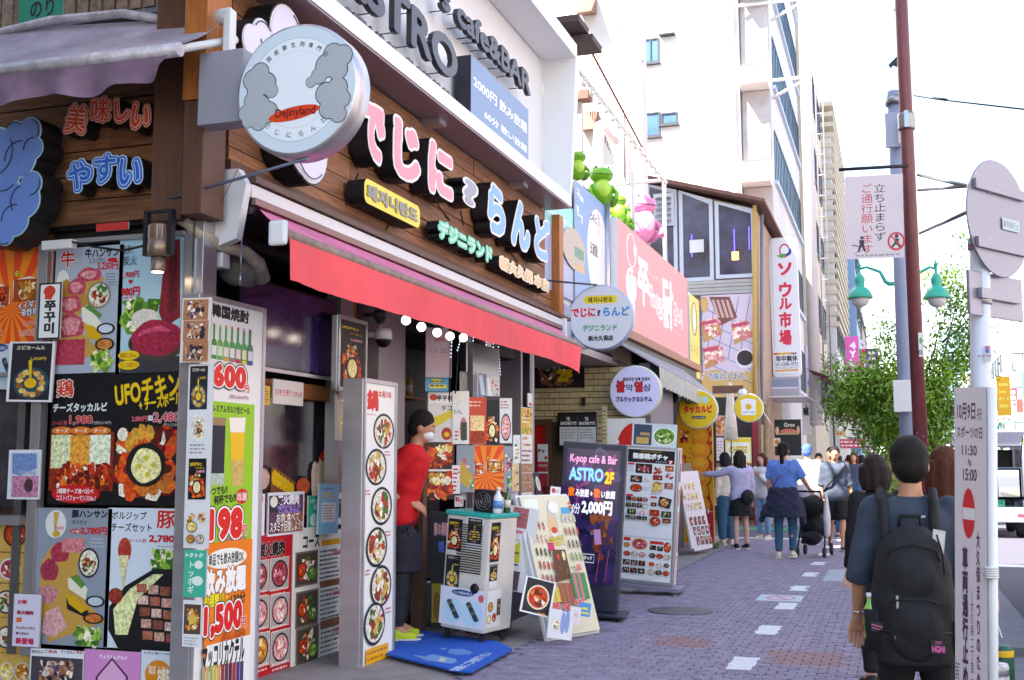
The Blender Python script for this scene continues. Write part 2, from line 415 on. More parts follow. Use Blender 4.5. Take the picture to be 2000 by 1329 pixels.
def letters3d(fr,items,depth,name,label,cat,side='black',parent=None,gap=.0):
 """channel letters: items = (char, x0,y0,x1,y1, face, outline, r_face, r_out); each letter is a part with its face as a sub-part"""
 root=parent
 if root is None:
  it=items[0];root=empty(name,corner(fr,it[1],it[4]),0,label,cat)
 inv=root.matrix_basis.inverted()
 for it in items:
  ch,x0,y0,x1,y1,fc,oc,rf,ro=it[:9]
  u0,v1=fr.uv(x0,y0);u1,v0=fr.uv(x1,y1)
  v,f,lps=glyph(ch,ro);a0,b0=v.min(0);a1,b1=v.max(0);sx=(u1-u0)/(a1-a0);sy=(v1-v0)/(b1-b0)
  mp=lambda q:((q[0]-a0)*sx+u0,(q[1]-b0)*sy+v0)
  mb=MB();mb.add([(*mp(q),depth)for q in v],f,0);mb.add([(*mp(q),gap)for q in v],[t[::-1]for t in f],1)
  for l in lps:
   n=len(l);mb.add([(*mp(q),gap)for q in l]+[(*mp(q),depth)for q in l],[(k,(k+1)%n,n+(k+1)%n,n+k)for k in range(n)],1)
  fm=mat('face_'+str(oc),oc,.4)
  o=mb.build('letter',[fm,side],root);o.matrix_basis=inv@fr.m
  if fc:
   v2,f2,_=glyph(ch,rf);mb=MB();mb.add([(*mp(q),depth+.003)for q in v2],f2)
   p=mb.build('letter_face',mat('face_'+str(fc),fc,.4),o)
 return root
mat('asphalt','#4a4a58',.85,noise=.22,scale=40,bump=.002);mat('concrete','#8b8380',.8,noise=.2,scale=5,bump=.002)
mat('concrete_dark','#5f5a5c',.85,noise=.3,scale=6,bump=.003);mat('kerb','#77767f',.8,noise=.18,scale=8,bump=.002)
mat('mortar','#4a3f44',.9);mat('paver','#81778a',.78,noise=.3,scale=30,bump=.0012,rnd=.14)
mat('paver_red','#8a6b70',.78,noise=.25,scale=30,rnd=.12);mat('paver_tan','#b09080',.78,noise=.2,scale=30)
mat('line_white','#cfcfd6',.6,noise=.12,scale=14);mat('manhole','#5c5a62',.5,.4,noise=.3,scale=60,bump=.003)
mat('hill','#6b7480',.9)
mb=MB();mb.box(-400,-200,-.6,400,700,-.16);struct('ground',mb,'asphalt')
mb=MB();mb.box(1.12,-60,-.15,9.5,500,-.10);struct('road',mb,'asphalt')
mb=MB();mb.box(9.5,-60,-.15,30,500,.0);struct('far_pavement',mb,'concrete')
mb=MB();mb.box(.42,-60,-.15,.60,500,.004);kerb=struct('kerb',mb,'kerb')
mb=MB()
for k in range(60):mb.box(.604,-4+k*1.0,-.15,1.116,-4+k*1.0+.992,-.085+.0)
tag(mb.build('gutter_slab','kerb',kerb),kind='stuff')
mb=MB();mb.box(-30,-60,-.15,-2.78,500,-.004);struct('shop_apron',mb,'concrete')
mb=MB();mb.box(-2.776,-60,-.15,.418,500,-.012);walk=struct('pavement',mb,'mortar')
BW,BD=.1276,.088
mb=MB();mb.bbox(-BW/2+.003,-BD/2+.003,-.03,BW/2-.003,BD/2-.003,.0,b=.0)if False else None
def paver_mesh(m):
 q=MB();w,d=BW/2-.0028,BD/2-.0028;c=.004
 vs=[(-w,-d,-.03),(w,-d,-.03),(w,d,-.03),(-w,d,-.03),(-w,-d,-c),(w,-d,-c),(w,d,-c),(-w,d,-c),(-w+c,-d+c,0),(w-c,-d+c,0),(w-c,d-c,0),(-w+c,d-c,0)]
 q.add(vs,[(0,1,5,4),(1,2,6,5),(2,3,7,6),(3,0,4,7),(4,5,9,8),(5,6,10,9),(6,7,11,10),(7,4,8,11),(8,9,10,11)])
 o=q.build('brick',m);me=o.data;bpy.data.objects.remove(o);return me,vs
pm,PVS=paver_mesh('paver');pmr,_=paver_mesh('paver_red');pmt,_=paver_mesh('paver_tan');pmw,_=paver_mesh('line_white')
PF=[(0,1,5,4),(1,2,6,5),(2,3,7,6),(3,0,4,7),(4,5,9,8),(5,6,10,9),(6,7,11,10),(7,4,8,11),(8,9,10,11)]
marks=[7.9+1.69*k for k in range(9)]
RINV=ROT.T
def seen(x,y,z=.0):
 c=RINV@np.array([x,y,z-EYE])
 return None if c[2]<.3 else(CX+FPX*c[0]/c[2],CY-FPX*c[1]/c[2],c[2])
stuff=MB();stuffw=MB();stuffr=MB();near=[]
rows=[]
y=5.0;j=0
while y<25:
 x=-2.776+(BW/2 if j%2 else 0)+BW/2
 while x<.418-BW/2+.001:
  p=seen(x,y)
  if p and-60<p[0]<2060 and p[1]<1400:
   kind='n'
   for my in marks:
    pass
   q=p[:2]
   if 1502<q[0]<1655 and 1268+(q[0]-1502)*.06<q[1]<1297+(q[0]-1502)*.06:kind='r'
   if 1268<q[0]<1388 and 1241+(q[0]-1260)*.04<q[1]<1259+(q[0]-1260)*.05:kind='r'
   if 1246<q[0]<1298 and 1247<q[1]<1253:kind='t'
   rows.append((kind,x,y,p))
  x+=BW
 y+=BD;j+=1
vis=[r for r in rows if not(r[3][0]>1660 and r[3][1]>1000)and not(r[3][0]<760)]
vis.sort(key=lambda r:r[3][2]);nearset=set(id(r)for r in vis[:300])
RB=random.Random(3)
for r in rows:
 kind,x,y,p=r
 dz=RB.uniform(-.0025,.0015);rz=RB.uniform(-.012,.012)
 if id(r)in nearset:
  o=bpy.data.objects.new('brick',{'n':pm,'w':pmw,'r':pmr,'t':pmt}[kind]);COL.objects.link(o);o.parent=walk
  o.location=(x,y,dz);o.rotation_euler=(RB.uniform(-.006,.006),RB.uniform(-.006,.006),rz)
 else:
  T=Matrix.Translation((x,y,dz))@Matrix.Rotation(rz,4,'Z')
  (stuffw if kind=='w'else stuffr if kind=='r'else stuff).add(PVS,PF,0,T)
mat('paver_field','#81778a',.78,noise=.34,scale=7,bump=.001)
tag(stuff.build('brick_field','paver_field',walk),kind='stuff');tag(stuffw.build('white_brick_field','line_white',walk),kind='stuff')
if stuffr.v:tag(stuffr.build('red_brick_field','paver_red',walk),kind='stuff')
mb=MB();mb.box(-2.7,25.1,-.012,.41,200,-.002);mb.build('far_paving','paver_field',walk)['kind']='structure'
RM=random.Random(4)
for k,my in enumerate(marks):
 if k==8:continue
 xs=-1.14 if k<6 else-1.16;n=6;L=.52;q=MB();w=.175
 for i in range(n):
  a=-RM.choice((0,0,.012,.03))if k else-RM.choice((0,.008));c=RM.choice((0,0,.02,.045))if k>2 else RM.choice((0,.01))
  q.box(xs+a,my+i*L/n+.003,-.004,xs+w-c,my+(i+1)*L/n-.001,.0025)
 tag(q.build('painted_mark','line_white',walk),kind='stuff')
def cover(c,r,name,lab,m='manhole',cat='manhole cover'):
 t=empty(name,c,0,lab,cat);q=MB();q.lathe([(r,-.01),(r,.003),(r-.006,.005)],40);q.build('cover',m,t)
 q=MB();q.lathe([(r+.02,-.01),(r+.02,.0025),(r+.001,.0025)],40);q.build('rim','dark_metal',t)
 q=MB()
 for a in range(-6,7):
  w=math.sqrt(max(0,(r*.85)**2-(a*r*.13)**2));q.box(a*r*.13-.008,-w,.005,a*r*.13+.008,w,.008)
 tag(q.build('rib_pattern',m,t),kind='stuff');return t
cover((-1.98,10.85,0),.29,'manhole_cover','round grey manhole cover set in the brick pavement before the menu stands')
fr=Frame((0,0,.004),0,PI/2)
p=Print(fr,1487,1161,1563,1176,'#a9b9c4',.004);p.e(1500,1162.5,1551,1174,'#b7687e');p.e(1506,1164,1546,1172.5,'#a9b9c4');p.pl([(1510,1164),(1518,1163.5),(1542,1172),(1534,1172.5)],'#b7687e')
p.done('pavement_sign','small worn no smoking plate lying flush in the brick pavement','ground sign')
p=Print(fr,1620,1112,1685,1137,'#8f96a6',.004);p.done('access_plate','grey square access cover in the pavement beside the backpack wearer','cover')
struct('side_street',MB().box(-30,22.05,-.1,.42,26.6,.006),'asphalt')
struct('white_strip',MB().box(-4.0,21.75,-.1,-.95,21.93,.012),'line_white')  # thin white strip across the mouth of the side street
struct('road_line',MB().box(1.2,18.1,-.14,8.5,18.45,-.096),'line_white')
struct('lane_line',MB().box(4.2,5,-.14,4.35,90,-.096),'line_white')
for k in range(9):struct('crossing_stripe',MB().box(1.5+k*.95,60,-.14,1.95+k*.95,64,-.096),'line_white')
bx('green_mat',(-3.6,24.2,.007,-2.2,25.4,.02),mat('mat_green','#2f7d5a',.9));tag(bpy.data.objects['green_mat'],'green mat on the ground at the mouth of the side street','mat')
struct('alley_kerb',MB().box(-30,21.93,-.1,-2.9,22.04,.03),'kerb')
mat('wall_white','#cfcecd',.7,noise=.1,scale=.8);mat('wall_cream','#cbbfae',.75,noise=.08,scale=2);mat('wall_grey','#a9a5a6',.75,noise=.12,scale=2,bump=.002)
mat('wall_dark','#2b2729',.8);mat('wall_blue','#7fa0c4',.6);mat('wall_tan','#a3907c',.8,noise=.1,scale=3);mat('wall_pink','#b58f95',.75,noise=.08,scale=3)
mat('glass_blue','#3d5f86',.08,.0,spec=.9,noise=.4,scale=.6);mat('glass_dark','#141a2a',.06,spec=.9,noise=.5,scale=1.3);mat('glass_pale','#9fb0c0',.12,spec=.8,noise=.2,scale=1)
mat('roof_rust','#6b4a42',.8,noise=.25,scale=6);mat('frame_dark','#3a3f49',.4,.4)
def window(parent,fr_m,x0,z0,x1,z1,nx=2,glass='glass_blue',frame='frame_dark',t=.05,d=.05,nm='window',sill=True):
 """window on a facing plane: local x along the wall, local y = out of the wall (negative is outward)"""
 f=MB();f.box(x0,-d,z0,x0+t,.02,z1);f.box(x1-t,-d,z0,x1,.02,z1);f.box(x0+t,-d,z1-t,x1-t,.02,z1);f.box(x0+t,-d,z0,x1-t,.02,z0+t)
 for k in range(1,nx):xx=x0+(x1-x0)*k/nx;f.box(xx-t/2,-d,z0+t,xx+t/2,.02,z1-t)
 w=f.build(nm,frame,parent);w.matrix_basis=parent.matrix_basis.inverted()@fr_m
 g=MB();g.box(x0+t,-.012,z0+t,x1-t,.0,z1-t);g.build('pane',glass,w)
 if sill:s=MB();s.box(x0-.05,-d-.09,z0-.07,x1+.05,0,z0-.002);s.build('sill',frame,w)
 return w
YW=lambda y:Matrix.Translation((0,y,0))
XW=lambda x:Matrix.Translation((x,0,0))@Matrix.Rotation(PI/2,4,'Z')
def block(name,lab,c,wall,cat='building',group=None):
 t=empty(name,(c[0],c[1],0),0,lab,cat,group);q=MB();q.box(c[0],c[1],c[2]if len(c)>6 else 0,c[3],c[4],c[5]);o=q.build('wall',wall,t)
 o.matrix_basis=t.matrix_basis.inverted();return t
t=block('rear_building','beige office block across the side street, behind the photographer',(-40,-14,0,-4.6,1.6,24),'wall_tan')  # out of view, put in to shade the side front and the pavement
for k in range(6):
 for i in range(5):window(t,Matrix.Translation((-4.6,0,0))@Matrix.Rotation(PI/2,4,'Z'),-12.5+i*2.8,3+k*3.4,-11+i*2.8,4.8+k*3.4)
OPP=[('wall_cream',16),('wall_white',12),('wall_pink',18),('wall_grey',14),('wall_white',20),('wall_cream',15),('wall_tan',22),('wall_white',17)]
yy=-10
for k,(w,h)in enumerate(OPP):
 L=12+(k*5)%7
 t=block('street_building',['cream','white','pinkish','grey','tall white','low cream','tan','plain white'][k]+' shop building on the far side of the road',(12.5,yy,0,26,yy+L-.4,h),w,group='buildings across the road')
 for f in range(int(h/3.3)):
  for i in range(int(L/2.6)):window(t,Matrix.Translation((12.5,0,0))@Matrix.Rotation(-PI/2,4,'Z'),-(yy+.6+i*2.5+1.6),1.0+f*3.3+(.6 if f else 0),-(yy+.6+i*2.5),3.0+f*3.3,2,sill=False)
 yy+=L
SH=empty('corner_shop',(-4.2,5.95,0),0,'corner barbecue shop clad in brown planks with menu boards all over both fronts','building');SHI=SH.matrix_basis.inverted()
def sh(name,c,m,b=.0,T=None):
 q=MB();q.box(*c)if not b else q.bbox(*c,b=b);o=q.build(name,m,SH);o.matrix_basis=SHI if T is None else SHI@T;return o
sh('wall',(-12,6.0,2.86,-4.1,13.2,4.5),'wall_dark');sh('upper_wall',(-12,6.02,4.5,-4.02,13.1,9.4),'wall_cream')
sh('base_wall',(-12,6.1,0,-5.2,13.1,2.86),'wall_dark');sh('back_wall',(-12,12.6,0,-4.35,13.0,2.86),'wall_dark')
sh('soffit',(-5.2,5.96,2.80,-3.98,13.15,2.86),'black')
RP=random.Random(11)
def planks(axis,a0,a1,z0,z1,n,at,nm='plank'):
 h=(z1-z0)/n
 for i in range(n):
  a=a0-RP.uniform(0,1.2)
  while a<a1:
   L=RP.uniform(1.6,3.0);s,e=max(a,a0),min(a+L,a1)
   if e-s>.05:
    q=MB();pr=RP.uniform(0,.006)
    if axis=='y':q.bbox(at-.02,s+.003,z0+i*h+.004,at+.012+pr,e-.003,z0+(i+1)*h-.004,b=.003)
    else:q.bbox(s+.003,at-.012-pr,z0+i*h+.004,e-.003,at+.02,z0+(i+1)*h-.004,b=.003)
    o=q.build(nm,'wood'if axis=='y'else 'wood_side',SH);o.matrix_basis=SHI
   a+=L
planks('y',5.98,13.05,3.2,4.44,7,-3.92)
planks('x',-7.2,-4.24,2.92,4.22,8,5.9)
sh('backing',(-7.2,5.92,2.9,-4.2,5.99,4.3),'black');sh('backing',(-4.05,5.96,3.1,-3.94,13.08,4.44),'black')
for a,b in((13.06,13.24),):sh('corner_post',(-4.02,a,3.2,-3.80,b,4.44),'wood_orange',.006)
sh('corner_post',(-4.02,13.055,2.9,-3.80,13.245,3.195),'wood_brown',.006)
sh('corner_post',(-3.99,5.60,3.56,-3.83,5.86,4.34),'wood_orange',.006);sh('corner_post',(-3.98,5.61,2.86,-3.84,5.85,3.555),'wood_brown',.006)
sh('corner_beam',(-4.28,5.72,2.86,-4.06,5.9,4.36),'wood_brown',.006)
sh('corner_panel',(-4.06,5.80,2.9,-3.99,5.9,4.36),'wood_side')
sh('ledge',(-3.935,5.98,3.125,-3.70,13.2,3.165),mat('ledge_wood','#5a4038',.6,noise=.3,scale=8));sh('ledge_board',(-3.932,5.98,3.166,-3.885,13.2,3.29),'wood_brown')
mat('old_brick','#8f7a6d',.8,noise=.45,scale=22,bump=.003,rnd=.25);mat('grout','#8a97a8',.9)
sh('grout_panel',(-8,5.97,4.32,-4.1,6.01,6.2),'grout')
for r_ in range(3):
 for k in range(26):
  x=-4.16-k*.105;sh('brick',(x-.085,5.945,4.36+r_*.24,x,5.968,4.36+r_*.24+.215),'old_brick')
sh('pier',(-4.3,8.32,0,-3.96,8.85,2.8),mat('tile_grey','#8d8389',.5,noise=.12,scale=4))
sh('window_post',(-4.2,7.95,0,-4.06,8.1,2.8),'wood_orange');sh('window_post',(-4.12,7.72,.0,-4.0,7.93,2.8),'aluminium')
sh('sill_board',(-4.4,5.98,1.02,-4.04,8.0,1.12),'wood_orange');sh('window_head',(-4.3,5.98,1.86,-4.08,8.0,1.97),'wood_orange');sh('plinth',(-4.35,5.9,0,-4.06,7.9,.28),'wood_brown')
sh('low_wall',(-4.4,5.98,.28,-4.12,8.0,1.02),'wall_dark')
q=MB();q.box(-4.19,5.98,1.12,-4.17,8.0,1.86);o=q.build('window_glass',mat('glass_shop','#2a2630',.04,spec=1.0,noise=.7,scale=2.2,col2='#514a58'),SH);o.matrix_basis=SHI
sh('corner_frame',(-4.06,5.78,.0,-3.93,5.93,2.86),'aluminium',.004);sh('frame_strip',(-4.0,5.768,.0,-3.985,5.785,2.86),'steel')
sh('doorway_floor',(-5.2,8.1,0,-3.5,12.9,.02),'concrete_dark');sh('doorway_ceiling',(-5.2,8.6,2.55,-4.0,12.6,2.79),'wall_dark')
sh('pier',(-4.25,12.0,0,-3.95,12.5,2.8),mat('pier_grey','#99949c',.6));sh('pier',(-4.2,11.0,0,-3.96,11.25,2.8),'wood_brown')
sh('inner_wall',(-4.75,9.5,0,-4.6,11.2,2.79),mat('blue_wall','#3a3138',.5));
WB=empty('roof_sign_box',(-3.9,6.0,4.46),0,'huge white open sign box with dark bar lettering above the plank fascia','sign');WBI=WB.matrix_basis.inverted()
def wb(name,c,m,b=.0):
 q=MB();q.box(*c)if not b else q.bbox(*c,b=b);o=q.build(name,m,WB);o.matrix_basis=WBI;return o
YE=12.84
mat('sign_white','#dddde0',.35);mat('soffit_metal','#8d8088',.35,.3,noise=.1,scale=2)
wb('back_panel',(-3.98,3.0,4.46,-3.93,YE-.05,6.55),'sign_white');wb('bottom_lip',(-3.92,3.0,4.462,-3.58,YE,4.60),'sign_white',.004)
wb('soffit_sheet',(-3.9,3.0,4.445,-3.59,YE-.01,4.46),'soffit_metal');wb('top_lip',(-3.92,3.0,6.3,-3.5,YE,6.48),'sign_white',.004)
q=MB();q.add([(-3.92,YE-.06,4.6),(-3.58,YE-.06,4.6),(-3.5,YE-.06,6.3),(-3.92,YE-.06,6.3),(-3.92,YE,4.6),(-3.58,YE,4.6),(-3.46,YE,6.3),(-3.92,YE,6.3)],[(0,1,2,3),(4,5,6,7),(1,5,6,2),(0,4,7,3),(0,1,5,4),(3,2,6,7)])
o=q.build('end_panel','sign_white',WB);o.matrix_basis=WBI
for yb in(6.9,9.0,11.4):wb('bracket',(-3.97,yb,4.40,-3.72,yb+.16,4.444),'aluminium')
for k in range(24):pass
q=MB()
for k in range(26):q.lathe([(.007,4.438),(.007,4.4449)],6,0,Matrix.Translation((-3.64,5+k*.3,0)))
o=q.build('rivet_row','steel',WB);o.matrix_basis=WBI;o['kind']='stuff'
mat('letter_grey','#3d3d47',.4);mat('letter_side','#2b2930',.45)
fL=FX(-3.74)
def row3d(fr,txt,ua,ub,zb,zt,face,parent,depth=.05,rf=.035,standoff=True,out='-',pins=True):
 lay,(a0,b0,a1,b1)=layout(txt,rf);sx=(ub-ua)/(a1-a0);sy=(zt-zb)/(b1-b0)
 inv=parent.matrix_basis.inverted()
 for v,f,lps in lay:
  if not len(v):continue
  mp=lambda q:((q[0]-a0)*sx+ua,(q[1]-b0)*sy+zb)
  m_=MB();m_.add([(*mp(q),0)for q in v],f,0);m_.add([(*mp(q),-depth)for q in v],[t[::-1]for t in f],1)
  for l in lps:n=len(l);m_.add([(*mp(q),-depth)for q in l]+[(*mp(q),0)for q in l],[(k,(k+1)%n,n+(k+1)%n,n+k)for k in range(n)],1)
  if pins:
   c0=mp(v[v[:,1].argmin()]);c1=mp(v[v[:,1].argmax()]);m_.box(c0[0]-.004,c0[1]+.01,-.19,c0[0]+.004,c0[1]+.018,-depth,1);m_.box(c1[0]-.004,c1[1]-.018,-.19,c1[0]+.004,c1[1]-.01,-depth,1)
  o=m_.build('letter',[face,'letter_side'],parent);o.matrix_basis=inv@fr.m
uO=fL.uv(855,62)[0];uO2=fL.uv(894,140)[0];zT=fL.uv(866,64)[1];zB=fL.uv(866,142)[1]
wO=uO2-uO
row3d(fL,'ASTRO',uO2-wO*5.05,uO2,zB,zT,'letter_grey',WB)
u1=fL.uv(1040,150)[0];zT2=fL.uv(1004,108)[1];zB2=fL.uv(1004,152)[1]
fL2=FX(-3.76);u0=fL2.uv(864,20)[0]
row3d(fL2,'s cafe&BAR',u0,u1,zB2,zT2,'letter_grey',WB)
row3d(fL2,"K-pop'",u0-2.6,u0-.12,zB2,zT2,'letter_grey',WB)
fL3=FX(-3.80);row3d(fL3,'OPEN 12:00 - CLOSE 00:00',fL3.uv(672,20)[0],fL3.uv(880,190)[0],4.62,4.83,'letter_grey',WB,rf=.05)
pb=Print(FX(-3.72),920,107,1032,315,'#7d93b6',.15,edge='#262330')
pb.t('2000円 飲み放題',925,145,1029,262,'#e9edf2',b=.03);pb.t('60分 歌い放題',946,214,1029,300,'#e9edf2',b=.03)
pb.done('price_panel',None,None,WB)
q=MB();q.box(-.55,-.55,0,.55,.55,.01)
Y0=FY(5.86)
BO=empty('menu_board',(-5.16,5.86,.2),0,'tall aluminium framed menu board beside the corner post, beef above, chicken on black','menu board');BI=BO.matrix_basis.inverted()
def bo(c,nm='frame',m='aluminium'):
 q=MB();q.bbox(*c,b=.004);o=q.build(nm,m,BO);o.matrix_basis=BI;return o
bo((-5.21,5.83,.2,-5.135,5.9,2.80));bo((-4.105,5.83,.2,-4.065,5.9,2.80));bo((-5.135,5.83,2.79,-4.105,5.9,2.82));bo((-5.135,5.83,.2,-4.105,5.9,.235))
p=Print(Y0,110,487,233,727,'#a9b3c2')
p.t('牛',119,491,146,522,'#c8201c',ol='#e8dada');p.t('牛ハンサン',167,486,233,501,'#16161c',b=.04);p.t('소고기한상',174,505,206,514,'#50545e')
p.t('3,250円',190,512,231,527,'#c42232',b=.04);p.e(210,504,229,511,'#c02030');p.lines(208,533,229,559,5,'#70747e');p.e(112,529,134,564,'#e8e6e0')
p.pl([(150,545),(175,525),(205,545),(160,598),(150,640),(200,690),(120,712),(112,640)],'#c79a4a');p.pl([(112,560),(130,545),(185,590),(160,612),(112,600)],'#b98838')
for a in((152,525,198,550),(133,546,168,577),(115,579,160,612),(112,615,165,660)):p.e(*a,'#b8455a',.9,18,.12);p.e(a[0]+6,a[1]+5,a[2]-8,a[3]-6,'#d68a92',.9,12,.2)
p.r(108,665,165,712,'#b03c52',.9);p.food(172,552,216,602,'hot','#8a7a68');p.pl([(160,602),(172,596),(205,640),(196,650),(162,628)],'#e8e6d4');p.pl([(165,600),(176,596),(200,615),(196,622)],'#5c8a3a')
p.pl([(163,632),(185,638),(200,655),(196,668),(172,660)],'#d8a818');p.e(190,632,225,653,'#1f2024');p.e(194,635,221,650,'#c9d4dc');p.e(187,661,224,685,'#1f2024');p.e(191,664,220,682,'#c47a38',.8);p.food(178,688,220,726,'green',None,size=.4)
p.done('beef_panel',parent=BO)
p=Print(Y0,235,466,366,727,'#a9cbdc');p.pl([(325,470),(352,467),(352,620),(322,640),(310,610)],'#7d1f2e',.9);p.pl([(330,480),(345,478),(346,600),(330,612)],'#56161f',.9)
p.food(232,582,312,650,'green',None,n=40,size=.3);p.e(258,605,310,640,'#d8cfc6',.4);p.e(252,640,358,700,'#3a322a');p.e(258,628,356,692,'#9c2440',.9,30,.05);p.e(270,640,340,668,'#c4486a',1,20,.15);p.e(300,650,350,684,'#7c1830',1,16,.15)
p.r(236,700,364,726,'#3c3a40',.3);p.e(258,660,356,703,'#4c4038',.2);p.e(262,650,352,694,'#9c2440',.9,30,.04)
p.t('壺漬け',241,480,262,496,'#20242c',b=0);p.t('炭火',241,500,268,518,'#20242c',b=0);p.t('1,900円',240,531,272,543,'#c02a3a',b=.03);p.t('980円',238,562,274,578,'#c8202c',b=.05);p.pl([(252,547),(260,547),(260,551),(256,556),(252,551)],'#c02a3a');p.lines(238,579,270,585,1,'#c87080')
for a,s_ in((686,'韓国人気No.1'),(705,'オモニの藥念タレ')):p.e(232,a,273,a+17,'#e8c81c');p.t(s_,236,a+4,270,a+13,'#c06a20')
p.done('meat_jar_panel',parent=BO)
p=Print(Y0,103,731,360,989,'#141318')
p.t('鶏',112,742,143,776,'#d8371e',ol='#efe8e4');p.t('チーズタッカルビ',104,788,209,804,'#dfe6e6',b=.04);p.t('2〜3人前',103,822,131,831,'#c8505a');p.t('1,980',136,812,180,830,'#d22a2e',ol='#e8dcdc',ob=.05,b=.03);p.t('円(税込2178円)',181,823,217,830,'#c8c8cc',b=0)
p.t('UFOチキン',226,740,351,783,'#f0c81a',ol='#9c6a10',ob=.05,b=.03,rot=.13);p.t('+ チーズボール',272,772,354,796,'#f0c81a',b=.04,rot=.14)
p.t('2,880円',258,813,288,824,'#e06a7a',b=.03);p.t('➡',290,812,299,822,'#ddd',b=.02);p.t('2,480',300,806,351,826,'#e04a5a',ol='#f0e0e4',b=.03);p.t('(税込2728円)',319,827,353,834,'#c8c8cc',b=0)
p.r(100,845,220,960,'#8c2a14',.8)
for a,c,k in((102,'cheese','#d8dcb0'),(139,'fry','#e09a3a'),(177,'cheese','#dfe4c8')):p.e(a,834,a+40,849,'#e07a28');p.t('チーズ',a+8,838,a+32,845,'#fbeee0',b=.03);p.r(a,850,a+38,915,k,.9)
p.food(100,905,222,960,'red',None,n=60,size=.3);p.e(103,947,196,984,'#cc1f22');p.t('3種類チーズ食べ比べ',113,954,184,965,'#f4ecec',b=.02);p.t('コストパフォーマンスNo.1',112,967,188,979,'#f4dcf0',b=.02)
p.e(226,830,348,976,'#2a2628');p.food(228,838,346,972,'red',None,n=70,size=.26);
for a in((258,835),(272,828),(287,830),(247,848)):p.e(a[0],a[1],a[0]+16,a[1]+34,'#d99a34',.8,12,.15)
p.e(250,866,324,952,'#1c1a1c');p.e(260,876,316,944,'#ece0a0',.8,24,.06);
for a in((283,890),(270,906),(298,904),(286,922)):p.e(a[0],a[1],a[0]+9,a[1]+10,'#d8c030')
for a in((272,950),(292,948),(310,938),(322,924)):p.e(a[0],a[1],a[0]+20,a[1]+20,'#c8702a',.8)
p.e(233,836,252,862,'#e8e0c8',.6);p.done('chicken_panel',parent=BO)
p=Print(Y0,76,992,209,1266,'#8f97a6');p.e(90,996,128,1052,'#e6dfe0');p.e(103,1036,117,1050,'#c8a428');p.pl([(105,1000),(116,1000),(109,1036),(106,1036)],'#c8a050',.6);p.t('350円',109,1028,124,1036,'#c84050')
p.t('豚ハンサン',141,996,210,1013,'#16161c',b=.045);p.t('돼지한상',141,1016,170,1025,'#50545e');p.e(137,1033,158,1043,'#c02030');p.t('2人前',140,1035,155,1041,'#f0e6e6');p.t('2,780円',158,1029,209,1046,'#c8242e',b=.05);p.lines(178,1049,209,1072,3,'#b8bcc8')
p.pl([(100,1068),(160,1050),(165,1085),(150,1100),(165,1170),(205,1215),(95,1255),(76,1190),(80,1100)],'#c79a4a');p.e(100,1060,135,1100,'#a83448',.9,18,.1);p.r(122,1052,165,1080,'#cc7a80',.9);p.e(80,1092,114,1136,'#a0344c',.9,18,.1);p.e(77,1142,112,1180,'#c27f88',.9,18,.1)
p.pl([(90,1195),(115,1185),(132,1225),(105,1245),(80,1235)],'#d8a0a4',.7);p.food(155,1070,193,1130,'hot','#2a2422');p.pl([(133,1130),(150,1125),(172,1150),(168,1172),(135,1150)],'#e6e2cc');p.pl([(138,1128),(152,1122),(168,1142),(160,1150)],'#5c8a3a');p.pl([(130,1162),(150,1180),(175,1195),(165,1205),(132,1190)],'#1c1a1c');p.pl([(128,1160),(148,1166),(172,1190),(160,1198),(136,1180)],'#d8a818')
p.e(169,1163,205,1187,'#1a1a1e');p.e(173,1166,201,1184,'#b9c8d4');p.e(164,1196,203,1220,'#1a1a1e');p.e(168,1199,199,1217,'#c47030',.8);p.food(148,1222,198,1264,'green',None,size=.4);p.done('pork_panel',parent=BO)
p=Print(Y0,212,992,356,1274,'#d6dde8');p.t('ボルジップ',219,999,286,1016,'#1c1c22',b=.02);p.t('チーズセット',218,1021,296,1040,'#1c1c22',b=.02);p.t('豚',307,997,342,1033,'#d42a1e',ol='#e8e0e0');p.t('2〜3人前',253,1052,286,1060,'#b04050');p.t('2,780',291,1045,341,1062,'#cc2430',b=.05);p.lines(306,1065,343,1071,1,'#c08890')
p.food(290,1072,355,1125,'green',None,n=34,size=.3);p.e(232,1050,256,1100,'#b03a2c',.8);p.pl([(232,1085),(252,1085),(246,1130),(242,1158),(238,1130)],'#dccf9e',.7)
p.pl([(214,1185),(245,1145),(300,1112),(356,1112),(356,1274),(235,1274),(212,1230)],'#17181c');p.pl([(222,1190),(255,1150),(300,1122),(320,1122),(270,1170),(250,1240),(226,1240)],'#dfe0a4',.8);p.e(213,1148,240,1180,'#8e3020',.9)
for i in range(5):
 for j in range(4):a=268+j*23+i*3;b_=1140+i*23+j*3;p.r(a,b_,a+19,b_+18,['#a8604a','#c89484','#8a4c3c','#dcb4a4'][(i*3+j)%4],1)
p.done('cheese_pork_panel',parent=BO)
def poster(fr,x0,y0,x1,y1,bg,name,label,fn,cat='poster',**k):
 p=Print(fr,x0,y0,x1,y1,bg,**k);fn(p);return p.done(name,label,cat)
